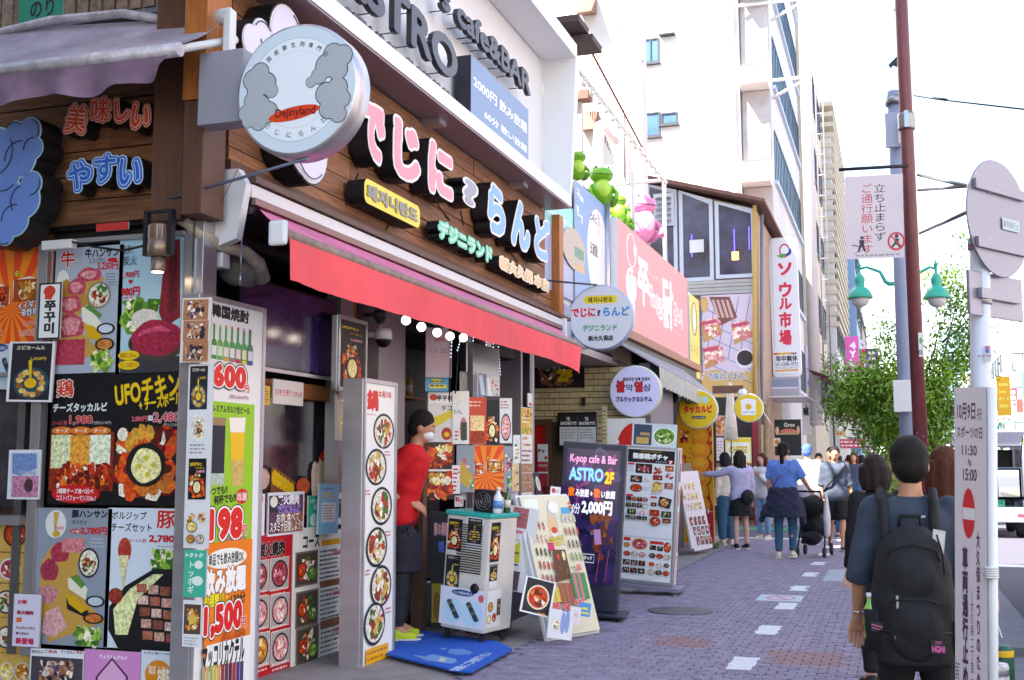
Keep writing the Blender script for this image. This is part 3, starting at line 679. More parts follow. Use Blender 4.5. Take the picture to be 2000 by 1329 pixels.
def gyoza(p,x0,y0,x1,y1,bg='#23242e',head=True):
 h=y1-y0;w=x1-x0;p.r(x0,y0,x1,y1,bg)
 if head:p.t('エビヨームル',x0+w*.12,y0+h*.04,x0+w*.9,y0+h*.11,'#e0d8c8',b=.04);p.t('1,350円',x0+w*.5,y0+h*.24,x0+w*.92,y0+h*.3,'#e0b83a',b=.03)
 p.e(x0+w*.04,y0+h*.42,x0+w*.97,y0+h*.98,'#2c4a5e',.3);cx,cy=x0+w*.5,y0+h*.7
 for i in range(13):
  a=2*PI*i/13;x=cx+w*.32*math.cos(a);y=cy+h*.2*math.sin(a);p.e(x-w*.1,y-h*.05,x+w*.1,y+h*.05,FOOD['gyoza'][i%4],.8,10,.2)
 p.e(cx-w*.16,cy-h*.09,cx+w*.16,cy+h*.09,'#e8b820',.4);p.pl([(cx-w*.05,y0+h*.3),(cx+w*.05,y0+h*.3),(cx+w*.02,cy),(cx-w*.02,cy)],'#e8c030')
def ufo(p,x0,y0,x1,y1,head=True):
 h=y1-y0;w=x1-x0;p.r(x0,y0,x1,y1,'#17161a');cx,cy=x0+w*.5,y0+h*.7
 if head:p.t('UFOチキン',x0+w*.08,y0+h*.09,x0+w*.8,y0+h*.19,'#f0c818',b=.04);p.t('+チーズボール',x0+w*.42,y0+h*.2,x0+w*.93,y0+h*.26,'#f0c818',b=.02);p.t('2,480円',x0+w*.45,y0+h*.28,x0+w*.95,y0+h*.35,'#e8a0b8',b=.04)
 p.food(x0+w*.06,y0+h*.44,x0+w*.95,y0+h*.96,'red',None,n=40,size=.3);p.food(x0+w*.2,y0+h*.36,x0+w*.7,y0+h*.55,'fry',None,n=14,size=.35);p.e(cx-w*.27,cy-h*.18,cx+w*.27,cy+h*.18,'#1b1a1b');p.e(cx-w*.2,cy-h*.14,cx+w*.2,cy+h*.14,'#e8dc9c',.6)
def kimbap(p,x0,y0,x1,y1):
 h=y1-y0;w=x1-x0;p.r(x0,y0,x1,y1,'#dcdcea')
 for q in(.07,.5):
  p.e(x0+w*q,y0+h*.28,x0+w*(q+.45),y0+h*.95,'#b9d9ea')
  for i in range(7):t_=i/7;p.e(x0+w*(q+.08+.2*t_),y0+h*(.33+.42*t_),x0+w*(q+.2+.2*t_),y0+h*(.46+.42*t_),['#39414e','#6a6a58','#2c303c'][i%3],.9,12,.1)
 p.e(x0+w*.25,y0+h*.04,x0+w*.74,y0+h*.2,'#2c4c8a');p.t('キンパの断面をお楽しみ',x0+w*.3,y0+h*.09,x0+w*.7,y0+h*.16,'#e0e4f0');p.e(x0+w*.84,y0+h*.1,x0+w*.96,y0+h*.3,'#d0606a')
def blaze(p,x0,y0,x1,y1,both=True):
 w=x1-x0;h=y1-y0;p.rays(x0,y0,x1,y1,'#e8481c','#f08a20',16,.4,.35);p.t('辛',x0+w*.42,y0+h*.22,x0+w*.5,y0+h*.29,'#f0e020',ol='#6a1a50',ob=.1)
 for a,b_ in(((.0,.38),(.34,.62)),((.4,.3),(.96,.56))):
  p.pl([(x0+w*a[0],y0+h*(a[1]+.03)),(x0+w*(a[0]+b_[0])/2,y0+h*(a[1]-.02)),(x0+w*b_[0],y0+h*(a[1]+.03)),(x0+w*b_[0],y0+h*(b_[1]-.03)),(x0+w*(a[0]+b_[0])/2,y0+h*b_[1]),(x0+w*a[0],y0+h*(b_[1]-.03))],'#e8dcd0')
  p.food(x0+w*(a[0]+.02),y0+h*(a[1]+.02),x0+w*(b_[0]-.02),y0+h*(b_[1]-.02),'red'if a[0]<.3 else 'fry','#a04018',n=30,rect=True,size=.3)
def f_blaze(p):
 blaze(p,-20,490,95,668);p.t('イイダコ',36,590,76,602,'#f6f0e8',ol='#28306a',ob=.1,rot=.1);p.t('辛炒め',43,602,74,617,'#f6f0e8',ol='#28306a',ob=.1,rot=.1);p.t('2,480円',46,627,79,636,'#e04030',ol='#f4e0c8');p.t('1,980円',40,645,79,656,'#e04030',ol='#f4e0c8',ob=.08);p.t('ックス',-10,590,4,602,'#f6f0e8',ol='#28306a',ob=.1);p.t('980円',-14,645,5,656,'#e04030',ol='#f4e0c8')
poster(FY(5.87),-20,490,95,668,'#e8481c','octopus_poster','red and orange sunburst poster of spicy octopus at the left edge',f_blaze)
poster(FY(5.875),-40,669,36,760,None,'kimbap_poster','pale blue seaweed roll poster under the sunburst poster',lambda p:kimbap(p,-40,669,36,760))
poster(Frame((0,5.80,0),0,0,-.03),20,668,100,786,'#e8e6ea','dumpling_poster','dark poster of a dumpling ring with white border, left of the chicken panel',lambda p:gyoza(p,25,671,95,782))
def f_jj(p):
 p.r(80,557,113,659,'#e6e6ea');p.e(86,559,108,580,'#d0402c');p.pl([(90,575),(104,578),(100,586),(86,584)],'#d0402c');p.v('쭈꾸미',87,588,107,652,'#25252b',b=.05)
poster(FY(5.78),77,554,116,662,'#26262e','hanging_sign','small white sign with three black Korean letters under a red squid, between two boards',f_jj,'sign')
sh('side_frame',(-5.62,5.84,1.95,-5.24,5.9,1.975),'aluminium');sh('shelf',(-6.2,5.80,1.00,-5.24,5.96,1.06),'aluminium');sh('side_window',(-6.4,5.93,1.1,-5.25,5.95,1.95),'glass_shop');sh('side_post',(-5.33,5.85,.2,-5.27,5.92,1.9),'steel');sh('side_wall',(-7.0,5.95,.0,-5.22,5.99,2.9),'wood_brown')
for k in range(7):
 t=empty('bowl',(-5.95+(k%4)*.17,5.76-.0*k,1.065 if k<4 else 1.125),0,'black bowl with a pale inside in the stacks on the ledge of the side window','bowl','bowls on the side window ledge');q=MB();q.lathe([(.03,0),(.065,.03),(.075,.055),(.068,.055),(.05,.02),(.001,.015)],18);q.build('bowl_body','black_gloss',t)
def f_dish(p):
 p.r(0,1012,72,1329,'#d2a856',.2)
 for(x,y,w,h,k,pl)in((8,1018,44,52,'red','#1c1b1e'),(54,1020,40,50,'cheese','#1c1b1e'),(0,1090,40,44,'meat','#dfe6ea'),(48,1088,38,48,'green','#c9d4d8'),(-6,1152,38,48,'hot','#202024'),(-4,1222,34,46,'hot','#202024'),(0,1292,28,40,'cheese','#c8c8bc'),(30,1292,30,40,'fry','#c8c8bc')):
  p.food(x,y,x+w,y+h,k,pl,n=16)
 for y in(1075,1136,1203,1272):p.lines(2,y,60,y+8,1,'#6a5030')
poster(FY(5.87),-30,1010,74,1335,'#d2a856','dish_poster','yellow poster of stews and dishes in round bowls at the lower left edge',f_dish)
def f_otoku(p):
 p.t('お得!',35,1171,53,1181,'#c02050',b=.05);p.t('炭火焼肉',33,1192,65,1202,'#9c2040',b=.07);p.t('豚',32,1206,43,1216,'#e06a20',b=.08);p.t('サムギョプサル',31,1223,69,1231,'#7a2048',b=.05);p.t('盛り合わせ',31,1234,56,1241,'#7a2048',b=.05);p.t('新登場',31,1245,66,1260,'#c83058',b=.06)
poster(FY(5.80),28,1160,75,1265,'#d9d4ea','offer_poster','narrow pale lilac paper with red hand lettering at the foot of the left window',f_otoku)
def f_nan(p):
 p.r(22,884,74,972,'#cdd6e6');p.pl([(24,886),(72,886),(72,915),(40,930),(24,925)],'#6f8cc0',.6);p.r(24,930,74,972,'#b87a9a',1);p.t('なんだこのお店',38,920,70,928,'#30406a',ol='#e8ecf4',ob=.08);p.e(48,935,64,962,'#4a3038',1)
poster(FY(5.82),18,879,76,976,'#e0e4ec','photo_poster','small poster of a blue building and a face in the left window',f_nan)
Y5=FY(5.81)
poster(Y5,60,1266,163,1345,'#e3e5ec','guest_photo_poster','poster with a dark group photo under black and red writing below the pork panel',lambda p:(p.t('IKKOさん',62,1269,84,1277,'#20202a',b=.04),p.t('ご来店',86,1269,112,1277,'#c02838',b=.04),p.t('ぐっさん',120,1270,142,1278,'#20202a',b=.03),p.t('ご来店',143,1270,162,1278,'#c02838',b=.03),p.food(62,1281,160,1345,'people','#46404a',n=60,rect=True,size=.22)))
poster(Y5,165,1268,274,1345,'#d48ac4','pink_card','pink card with the outline of a little house at the bottom',lambda p:(p.t('りょうくんグルメ',195,1278,248,1290,'#f0e6f0',b=.04),p.pl([(187,1322),(219,1285),(250,1322),(250,1345),(187,1345)],'#3a3048'),p.pl([(191,1323),(219,1290),(246,1323),(246,1345),(191,1345)],'#e0a8d2')))
poster(Y5,276,1270,351,1345,'#d9dce4','takeaway_card','white takeaway notice with an orange circle beneath the cheese pork panel',lambda p:(p.t('お持ち帰り 10%off',281,1273,338,1281,'#40444e'),p.e(284,1288,334,1350,'#e0861c'),p.t('TAKE OUT',290,1300,304,1318,'#f6e8d0',b=.04),p.t('お持ち',308,1300,330,1345,'#f6e8d0',b=.05)))
Y4=FY(5.60)
poster(Frame((0,5.57,0),0,0,-.02),357,583,408,708,'#e6dccf','diners_poster','poster of three photographs of diners taped to the corner post',lambda p:[p.food(359,y,406,y+39,'people','#b07858',n=34,rect=True,size=.22)for y in(586,627,667)])
def f_strip(p):
 gyoza(p,372,716,404,800);p.food(372,808,404,862,'hot','#e6e6e6',n=14);p.lines(372,866,402,888,3,'#9a9aa2');ufo(p,370,896,402,976);p.food(368,1000,384,1022,'fry',None,n=8,size=.4);p.food(366,1018,386,1040,'cheese','#3a3a3a',n=8);p.food(388,1000,402,1020,'fry',None,n=8,size=.4);p.food(366,1044,382,1062,'fry','#333',n=8);p.food(384,1044,400,1062,'hot','#333',n=8)
poster(Y4,369,712,406,1072,'#e2e0e2','paper_strip','long white strip of small menu pictures on the corner post',f_strip)
def f_tok(p):p.t('トクトク',363,1080,396,1090,'#e8f4ee',b=.05);p.v('トッポギ',368,1096,378,1160,'#e8f4ee');p.e(380,1095,396,1112,'#e6f0ea');p.e(376,1125,396,1145,'#e0ece6')
poster(Y4,360,1074,401,1168,'#3db195','green_flyer','mint green flyer with white writing low on the corner post',f_tok)
poster(Y4,358,1172,392,1265,'#e3e1e4','white_flyer','white flyer with a ring of fried chicken balls at the foot of the corner post',lambda p:(p.food(360,1180,391,1240,'fry','#5a4038',n=24,rect=True),p.e(368,1200,384,1220,'#e0b850'),p.lines(360,1243,388,1262,3,'#a0a0a8')))
def framed(name,label,fr,x0,y0,x1,y1,depth,fn,bg,cat='sign board',fw=.03,m='aluminium'):
 u0,v1=fr.uv(x0,y0);u1,v0=fr.uv(x1,y1)
 t=empty(name,label=label,cat=cat,M4=fr.m@Matrix.Translation((u0,v0,-depth)))
 w,h=u1-u0,v1-v0;q=MB();q.bbox(0,0,0,w,h,depth,b=.006);q.build('case',m,t)
 f=MB()
 for c in((0,0,w,fw),(0,h-fw,w,h),(0,fw,fw,h-fw),(w-fw,fw,w,h-fw)):f.box(c[0]+.001,c[1]+.001,depth,c[2]-.001,c[3]-.001,depth+.012)
 f.build('frame',m,t)
 p=Print(fr,x0,y0,x1,y1,None,.0005);iu=(u0+fw,v0+fw,u1-fw,v1-fw);p.mb=MB();p.z=.001;p.rect_uv(*iu,bg);fn(p)
 p.b=(u0,v0,u1,v1);o=p.mb.build('printed_face','print',t);o.matrix_basis=t.matrix_basis.inverted()@fr.m
 return t
def f_shochu(p):
 X=lambda a:a
 p.t('韓国焼酎',413,591,486,634,'#17171d',b=.05)
 for i,c in enumerate(('#3c8a3a','#6aa84a','#58a050','#4a9a48','#3f9a50','#4a9458','#3a7a4c')):
  x=413+i*11.5;y=634+i*2
  p.e(x,y+26,x+9.5,y+42,c);p.r(x,y+32,x+9.5,y+68,c);p.r(x+3.2,y,x+6.2,y+30,c);p.r(x+.5,y+40,x+9,y+60,['#dfe6d8','#d6e0c0','#dcdcd0','#e0d8dc','#e0c8d0','#e0d4a0','#c8d0e0'][i]);p.r(x+3,y-2,x+6.4,y+4,['#3f7f3a','#c0c860','#c8a030','#c86070','#b04060','#c890a0','#405898'][i])
  if i>1:p.e(x,y+60,x+9,y+69,['','','#e0a020','#d04880','#c02040','#e0c020','#3040a0'][i])
 p.t('600',414,709,478,762,'#dc2418',ol='#f4f0f0',ob=.12,ol2='#24242a',ob2=.16,b=.07,sp=1.12);p.t('円',475,752,484,768,'#dc2418',ol='#f0f0f0');p.t('(税込660円)',446,770,483,783,'#b8889a')
 p.r(408,783,488,1062,'#94c424');p.t('プレミアムモルツ生ビール',406,789,485,810,'#1d2a18',b=.05)
 p.pl([(408,820),(438,820),(434,948),(410,944)],'#1c1d2c');p.r(410,815,438,832,'#9a7a58');p.pl([(446,822),(476,822),(470,950),(450,950)],'#ecb81c');p.pl([(445,816),(477,816),(475,845),(447,845)],'#efe8dc');p.pl([(449,900),(473,900),(470,950),(451,950)],'#c8a860',.5);p.pl([(409,925),(435,925),(434,948),(410,948)],'#a8b8a8',.5)
 p.t('いつでも!!',402,951,441,966,'#181a18',b=.04,rot=.06);p.t('何杯でも!!',415,966,457,983,'#181a18',b=.04,rot=.06);p.e(458,955,481,984,'#d02a22');p.t('本当に最強!',460,962,479,978,'#f6ecec',b=.02)
 p.t('198',405,994,470,1050,'#dc2018',ol='#f6f0f0',ob=.12,ol2='#2a2a30',ob2=.15,b=.07,sp=1.1);p.t('円',470,1026,479,1046,'#dc2018',ol='#f6f0f0');p.t('(税込217円)',436,1050,478,1061,'#c86a70')
 p.r(400,1062,484,1262,'#ee7d12');p.e(398,1076,478,1104,'#f0efe8');p.t('単品でも飲み放題OK',404,1083,472,1097,'#2a2420',b=.03);p.t('飲み放題',395,1113,476,1152,'#f6f2ee',ol='#7a3410',ob=.1,b=.06)
 p.t('80種類以上',395,1164,443,1180,'#f0e028',ol='#6a3a10',ob=.07,b=.03);p.t('120分',447,1160,475,1176,'#1c1a1a',b=.03);p.t('1,500',394,1186,468,1232,'#dc2018',ol='#f6f0f0',ob=.12,ol2='#2a2a30',ob2=.15,b=.07,sp=1.1);p.t('円',466,1206,476,1226,'#dc2018',ol='#f6f0f0');p.t('(税込1,650円)',428,1236,474,1250,'#b84c20')
 p.r(398,1262,482,1330,'#ecebe8');p.t('マッコリカクテル',391,1262,472,1292,'#1c1a20',b=.05)
 for i in range(11):p.r(390+i*7.4,1304-i*1.2,395+i*7.4,1350,['#b89a6a','#c8a878','#98a858','#c8b050','#d8a050','#8a3a40','#6a2a48','#5a2838','#a83040','#503a78','#4a3a68'][i])
framed('drinks_sign','tall drinks price sign with green bottles on top, lime middle and orange lower part',FX(-3.84),391,572,500,1345,.13,f_shochu,'#e6e4e6')
sh('acrylic_board',(-4.0,6.26,.25,-3.94,6.44,1.98),'white_plastic',.004)
TV=empty('television',(-4.0,6.2,1.98),0,'large dark television screen under the red awning','television');a=onX(492,560,-4.0);b_=onX(652,742,-4.0)
q=MB();q.bbox(-4.07,a.y-.15,b_.z,-4.0,b_.y,2.62,b=.008);o=q.build('case','black_gloss',TV);o.matrix_basis=TV.matrix_basis.inverted()
q=MB();q.box(-4.0,a.y-.13,b_.z+.03,-3.997,b_.y-.02,2.6);o=q.build('screen',mat('tv_glass','#14123a',.08,spec=.9,noise=.9,scale=1.6,col2='#3a2a66'),TV);o.matrix_basis=TV.matrix_basis.inverted()
q=MB();q.box(-4.01,a.y-.15,b_.z-.012,-3.985,b_.y,b_.z+.012);o=q.build('bottom_trim','aluminium',TV);o.matrix_basis=TV.matrix_basis.inverted()
poster(FX(-3.96),534,740,592,794,'#dcd3d3','paper_notice','white paper notice in red writing about takeaway discount under the television',lambda p:p.t('お持ち帰り10%off',537,758,590,778,'#d07078',b=.02))
poster(FX(-3.95),506,752,527,792,'#d8b23a','yellow_flyer','small yellow flyer sticking out behind the white board',lambda p:p.lines(508,756,525,788,6,'#6a4a18'))
framed('chicken_sign','framed black chicken poster hanging under the awning at the window end',FX(-3.86),660,614,714,770,.05,lambda p:ufo(p,665,622,709,762),'#17161a')
poster(FX(-3.95),655,768,688,862,'#ddd6d0','taped_paper','cream paper with an egg dish taped to the metal window post',lambda p:(p.lines(658,774,684,784,2,'#8a5a50'),p.food(661,800,683,850,'cheese','#e6ddd0',n=14),p.food(663,780,676,794,'cheese',None,n=6,size=.4)))
def f_win(p):
 p.e(500,908,528,962,'#3a2c28');p.e(500,915,526,956,'#d8b0a4',.7);p.pl([(530,912),(536,912),(577,942),(575,965),(528,962)],'#8a5a38')
 for i in range(6):p.e(531+i*6.5,918+i*5,541+i*6.5,948+i*4,'#eec41c',.35)
 p.pl([(580,938),(594,928),(608,945),(604,966),(578,960)],'#2a2220');p.e(579,934,604,965,'#e0602c',.5);p.e(612,905,650,945,'#3f6a30',.6);p.e(607,918,619,938,'#d88a4a',.6);p.e(622,880,644,918,'#e8401c',.15)
 for i in range(8):x=608+i*5.5;p.e(x,900-i*1.5+(4 if i%2 else 0),x+12,975-i*2,['#e8d2b8','#dcc0a0','#efdcc8'][i%3],.35,14,.1)
 p.e(643,880,662,935,'#ecdcc0',.2);p.e(651,889,656,898,'#c02030')
p=Print(FX(-4.155),500,870,668,985,None,.001);p.mb=MB();f_win(p);p.done('window_sticker','stickers of corn, carrot and sliced meat on the shop window glass','sticker')
def f_sumibi(p):
 p.r(526,969,591,1037,'#5c3a58',.9);p.r(526,969,548,1000,'#343038',.5);p.r(548,1002,591,1037,'#a05a48',1);p.e(528,970,542,991,'#e6dccf');p.t('炭火焼肉',543,966,584,985,'#f2ecf0',b=.05);p.t('でじにらんど',542,988,586,1001,'#7a5ad0',ol='#c8b8f0',ob=.06);p.t('お肉 食べて',540,1003,584,1018,'#f6efe8',ol='#40283a',ob=.08);p.t('スタミナ回復しよう!!',527,1020,590,1035,'#f6efe8',ol='#40283a',ob=.08)
poster(FX(-3.98),524,963,593,1041,'#dcd8e2','grill_poster','purple charcoal grill poster in the middle of the window sill',f_sumibi)
poster(FX(-3.99),603,969,627,1040,'#2fae92','green_leaflet','mint green leaflet behind the blue leaflet on the sill',lambda p:(p.t('トクトク',606,975,622,983,'#e8f4ee',b=.05),p.e(613,984,622,997,'#e6f0ea'),p.e(606,1004,622,1028,'#dcebe4')))
poster(Frame((-3.93,6,0),PI/2,0,-.03),624,945,660,1042,'#8cc4ea','blue_leaflet','pale blue leaflet with yellow writing leaning on the sill',lambda p:(p.t('タッカルビ',629,961,650,968,'#e8d020',b=.08),p.t('キャンペーン',629,968,654,975,'#e0c820',b=.08),p.r(629,982,654,1020,'#eaf0f4'),p.lines(631,985,652,1016,6,'#c07a50'),p.lines(627,952,654,957,1,'#8060a8')))
poster(FX(-3.985),657,963,682,1032,'#e0dada','dumpling_card','white card with a small picture of dumplings at the right end of the sill',lambda p:(p.r(662,975,680,1010,'#6a4a2a'),p.food(662,977,680,1009,'gyoza',None,n=12),p.e(668,985,675,998,'#e8c020')))
poster(FX(-3.93),490,966,516,1046,'#ddd8df','roll_card','white card beside the drinks sign with a faint fish picture',lambda p:(p.e(508,968,514,982,'#d07880'),p.e(494,1000,508,1030,'#b8cad8')))
def f_red(p):
 p.r(484,1046,573,1332,'#bd1420');p.t('炭火焼肉',505,1060,556,1084,'#1a1418',ol='#e4dcd8',ob=.08,b=.06)
 for r_ in range(3):
  for c_ in range(2):
   x=487+c_*40;y=1098+r_*72-c_*6;p.r(x,y,x+37-c_,y+56,'#dcd4d2');p.food(x+1,y+1,x+36,y+55,['meat','meat','pork','pork','fry','pork'][r_*2+c_],'#1b1a1e',bg='#aaa49e',n=16);p.lines(x+2,y+58,x+35,y+68,2,'#f2c8c4')
p=Print(FX(-3.99),484,1046,573,1332,'#bd1420');f_red(p);p.done('grill_menu','red menu board with six plates of raw meat under the window','menu board')
def f_course(p):
 p.t('コース',592,1048,624,1068,'#1d1a1c',b=.04);p.r(628,1056,664,1062,'#e0a020');
 for i,y in enumerate((1080,1158,1230)):
  p.food(577,y,620,y+60,'hot','#4c4038',bg='#7a6a5c',n=26,rect=True,size=.22);p.food(580,y+20,598,y+46,'red','#222',n=8);p.food(600,y+26,618,y+52,'green','#222',n=8);p.lines(624,y-6,664,y+54,8,'#5a5456');p.r(624,y+56,662,y+61,'#8a5a40');p.t(['2,000円','2,500円','2,000円'][i],648,y-4,666,y+2,'#d04a5a')
p=Print(FX(-3.985),573,1034,671,1312,'#e6e3e0');f_course(p);p.done('course_menu','white course menu board with three food photographs right of the red one','menu board')
def f_nabe(p):
 p.t('鍋',717,760,739,804,'#d0201c',ol='#efe0e0',ob=.08,b=.05);p.t('本場の味',739,762,764,780,'#c83a38',b=.02);p.lines(717,806,735,814,1,'#c8a0a0')
 for i,(x,y)in enumerate(((729,806),(714,876),(724,952),(714,1032),(722,1108),(709,1182))):
  p.food(x,y,x+40,y+72,'hot','#1d2230',n=26,size=.24)
  if i:p.lines(712 if i%2==0 else 750,y+4,(722 if i%2==0 else 762),y+16,2,'#c05a60')
 p.r(712,1270,755,1284,'#e8a818');p.lines(714,1272,752,1282,2,'#b06a18')
framed('hotpot_sign','narrow aluminium sign of six black hotpots standing by the doorway',FX(-3.52),710,738,768,1306,.16,f_nabe,'#e8e6e4',m='aluminium')
FF=FX(-3.72)
LT=empty('fascia_lettering',(-3.92,7.7,3.4),0,'big pink and blue channel letters of the shop name on the plank fascia','sign')
for ch,x0,y0,x1,y1,f in(('で',704,182,752,332,'#e88a9c'),('じ',768,218,822,372,'#e88a9c'),('に',836,264,886,404,'#e88a9c'),('?',903,340,934,414,'#8f93a2'),('ら',952,348,988,472,'#6fa8e6'),('ん',998,378,1036,500,'#6fa8e6'),('ど',1043,412,1074,520,'#6fa8e6')):
 letters3d(FF,[(ch,x0,y0,x1,y1,f,'#e2e0e0',.055,.10)],.0,'','','','black',LT,gap=-.16)
YS=empty('fascia_plate',(-3.92,7.9,3.3),0,'yellow rounded plate with grey Korean letters below the pink letters','sign')
def rr(u0,v0,u1,v1,r,n=5):
 out=[]
 for cx,cy,a in((u1-r,v1-r,0),(u0+r,v1-r,1),(u0+r,v0+r,2),(u1-r,v0+r,3)):
  for i in range(n+1):t=(a+i/n)*PI/2;out.append((cx+r*math.cos(t),cy+r*math.sin(t)))
 return out
u0,v1=FF.uv(712,346);u1,v0=FF.uv(820,448);q=MB();q.prism(rr(u0,v0,u1,v1,.06),.15,0,None,-.15,side=1);o=q.build('plate',[mat('yellow','#e2cf2a',.4),'black'],YS);o.matrix_basis=YS.matrix_basis.inverted()@FF.m
row3d(FF,'돼지니란도',FF.uv(716,352)[0],FF.uv(815,440)[0],v0+.035,v1-.035,mat('grey_letter','#8a8880',.5),YS,depth=.003,rf=.07,pins=False)
for o in list(YS.children):
 if o.name.startswith('letter'):o.matrix_basis=o.matrix_basis@Matrix.Translation((0,0,.007))
def outline_row(name,label,fr,txt,x0,y0,x1,y1,face,halo,depth,rf=.06,ro=.14,face2=None):
 t=empty(name,corner(fr,x0,y1,-depth),0,label,'sign');u0,v1=fr.uv(x0,y0);u1,v0=fr.uv(x1,y1)
 lay,(a0,b0,a1,b1)=layout(txt,ro);sx=(u1-u0)/(a1-a0);sy=(v1-v0)/(b1-b0);inv=t.matrix_basis.inverted()
 lay2,_=layout(txt,rf)
 for(v,f,l),(v2,f2,l2)in zip(lay,lay2):
  if not len(v):continue
  mp=lambda q:((q[0]-a0)*sx+u0,(q[1]-b0)*sy+v0)
  m_=MB();m_.add([(*mp(q),0)for q in v],f,0)
  for k in l:n=len(k);m_.add([(*mp(q),-depth)for q in k]+[(*mp(q),0)for q in k],[(i,(i+1)%n,n+(i+1)%n,n+i)for i in range(n)],1)
  m_.add([(*mp(q),.003)for q in v2],f2,2);o=m_.build('letter',[halo,'black',face],t);o.matrix_basis=inv@fr.m
 return t
mat('teal_face','#54c8a0',.4);mat('teal_halo','#a9d8c8',.4);mat('cream_face','#dcb98c',.4);mat('cream_halo','#eadcc0',.4);mat('red_face','#cf4318',.35);mat('red_halo','#ddb0a8',.35);mat('blue_face','#1f62c8',.35);mat('blue_halo','#b8d0ee',.35)
outline_row('teal_lettering','small teal channel letters below the blue ones on the fascia',FX(-3.74),'デジニランド',855,424,962,518,'teal_halo','teal_face',.12,.04,.15)
outline_row('cream_lettering','cream and orange channel letters at the far end of the fascia',FX(-3.74),'新大久保 本店',975,496,1073,574,'cream_face','cream_halo',.12,.05,.16)
for(a,b2)in(((700,340),(675,400)),((760,440),(752,452)),((855,400),(878,430)),((900,412),(905,440)),((985,478),(1012,512))):
 p0,p1=onX(*a,-3.9),onX(*b2,-3.9);sh_o=MB();sh_o.tube([p0,p1],.01,6);o=sh_o.build('cable_duct','wood_brown',SH);o.matrix_basis=SHI
def arc_sign(name,label,txt,pos,face,halo,rim):
 t=empty(name,corner(FY(5.75),pos[0][0],pos[0][3]),0,label,'sign');inv=t.matrix_basis.inverted();fr=FY(5.74)
 for ch,(x0,y0,x1,y1,rot)in zip(txt,pos):
  u0,v1=fr.uv(x0,y0);u1,v0=fr.uv(x1,y1);v,f,l=glyph(ch,.15);a0,b0=v.min(0);a1,b1=v.max(0);sx=(u1-u0)/(a1-a0);sy=(v1-v0)/(b1-b0);cu,cv=(u0+u1)/2,(v0+v1)/2;c,s_=math.cos(rot),math.sin(rot)
  def mp(q):x=(q[0]-(a0+a1)/2)*sx;y=(q[1]-(b0+b1)/2)*sy;return(cu+x*c-y*s_,cv+x*s_+y*c)
  m_=MB();m_.add([(*mp(q),0)for q in v],f,0)
  for k in l:n=len(k);m_.add([(*mp(q),-.12)for q in k]+[(*mp(q),0)for q in k],[(i,(i+1)%n,n+(i+1)%n,n+i)for i in range(n)],1)
  for j,(rr_,mi)in enumerate(((.11,2),(.055,3),(.02,2))):
   v2,f2,_=glyph(ch,rr_);m_.add([(*mp(q),.002+.002*j)for q in v2],f2,mi)
  o=m_.build('letter',[rim,'black',halo,face],t);o.matrix_basis=inv@fr.m
 return t
mat('pale_rim','#e4d4cc',.35)
arc_sign('tasty_sign','red and white curved letter sign high on the side planks','美味しい',[(128,204,172,262,-.18),(176,190,218,240,-.02),(222,190,254,240,.1),(254,202,296,254,-.2)],'pale_rim','red_face','red_halo')
arc_sign('cheap_sign','blue and white curved letter sign under the red one on the side planks','やすい',[(130,312,182,376,-.15),(180,300,232,360,0),(228,306,280,368,-.12)],'blue_halo','blue_face','blue_halo')
def cloud(fr,blobs,depth,name,label,face,rim,cat='sign',parent=None):
 t=parent or empty(name,corner(fr,blobs[0][0],blobs[0][1]),0,label,cat);inv=t.matrix_basis.inverted()
 z=0
 for j,(x,y,r)in enumerate(blobs):
  u,v=fr.uv(x,y);ru=fr.uv(x+r,y)[0]-u;q=MB()
  q.lathe([(ru*1.13,-depth),(ru*1.13,0)],26,0,Matrix.Translation((u,v,0)),flat=True);o=q.build('cloud_back','black',t);o.matrix_basis=inv@fr.m
  q=MB();q.lathe([(ru*1.08,.0005+j*.0003),(ru*1.08,.004+j*.0003)],26,0,Matrix.Translation((u,v,0)),flat=True);q.lathe([(ru,.0045+j*.0003),(ru,.009+j*.0003)],26,1,Matrix.Translation((u,v,0)),flat=True);o=q.build('cloud_puff',[rim,face],t);o.matrix_basis=inv@fr.m
  a0=random.Random(j).uniform(0,6);q=MB();q.tube([(u+ru*.93*math.cos(a0+k*.2),v+ru*.93*math.sin(a0+k*.2),.0145)for k in range(10)],.0035,5);o=q.build('outline_stroke','black',t);o.matrix_basis=inv@fr.m
 return t
mat('cloud_blue','#6284cc',.4,noise=.15,scale=2);mat('cloud_rim','#a9cfd6',.4)
cloud(FY(5.62),[(-10,300,40),(30,262,20),(58,258,22),(66,290,18),(40,310,30),(10,340,30),(62,360,20),(50,392,28),(30,430,26),(10,400,40),(12,460,16),(-5,440,30)],.18,'cloud_sign','blue puffy cloud shaped sign with thick black sides at the left edge','cloud_blue','cloud_rim')
RAW=onX(1130,690,-3.05)
AW=empty('red_awning',(-3.9,5.9,3.0),0,'long faded red awning rolled out over the shop front','awning');AWI=AW.matrix_basis.inverted()
mat('awning_red','#e45058',.8,noise=.16,scale=1.1);mat('awning_top','#cf7094',.8,noise=.2,scale=2.5)
def aw(nm,q,m):o=q.build(nm,m,AW);o.matrix_basis=AWI;return o
XB,YA,YB=-3.12,5.30,11.42
q=MB();q.bbox(-3.93,5.97,3.03,-3.72,12.9,3.115,b=.01);aw('cassette',q,'white_paint')
q=MB();q.box(-3.73,5.98,2.985,-3.70,12.88,3.028);aw('cassette_rail',q,mat('brown_alu','#7c5c58',.4,.3));q=MB();q.box(-3.9,5.98,2.93,-3.74,12.88,3.02);aw('roller',q,'dark_metal')
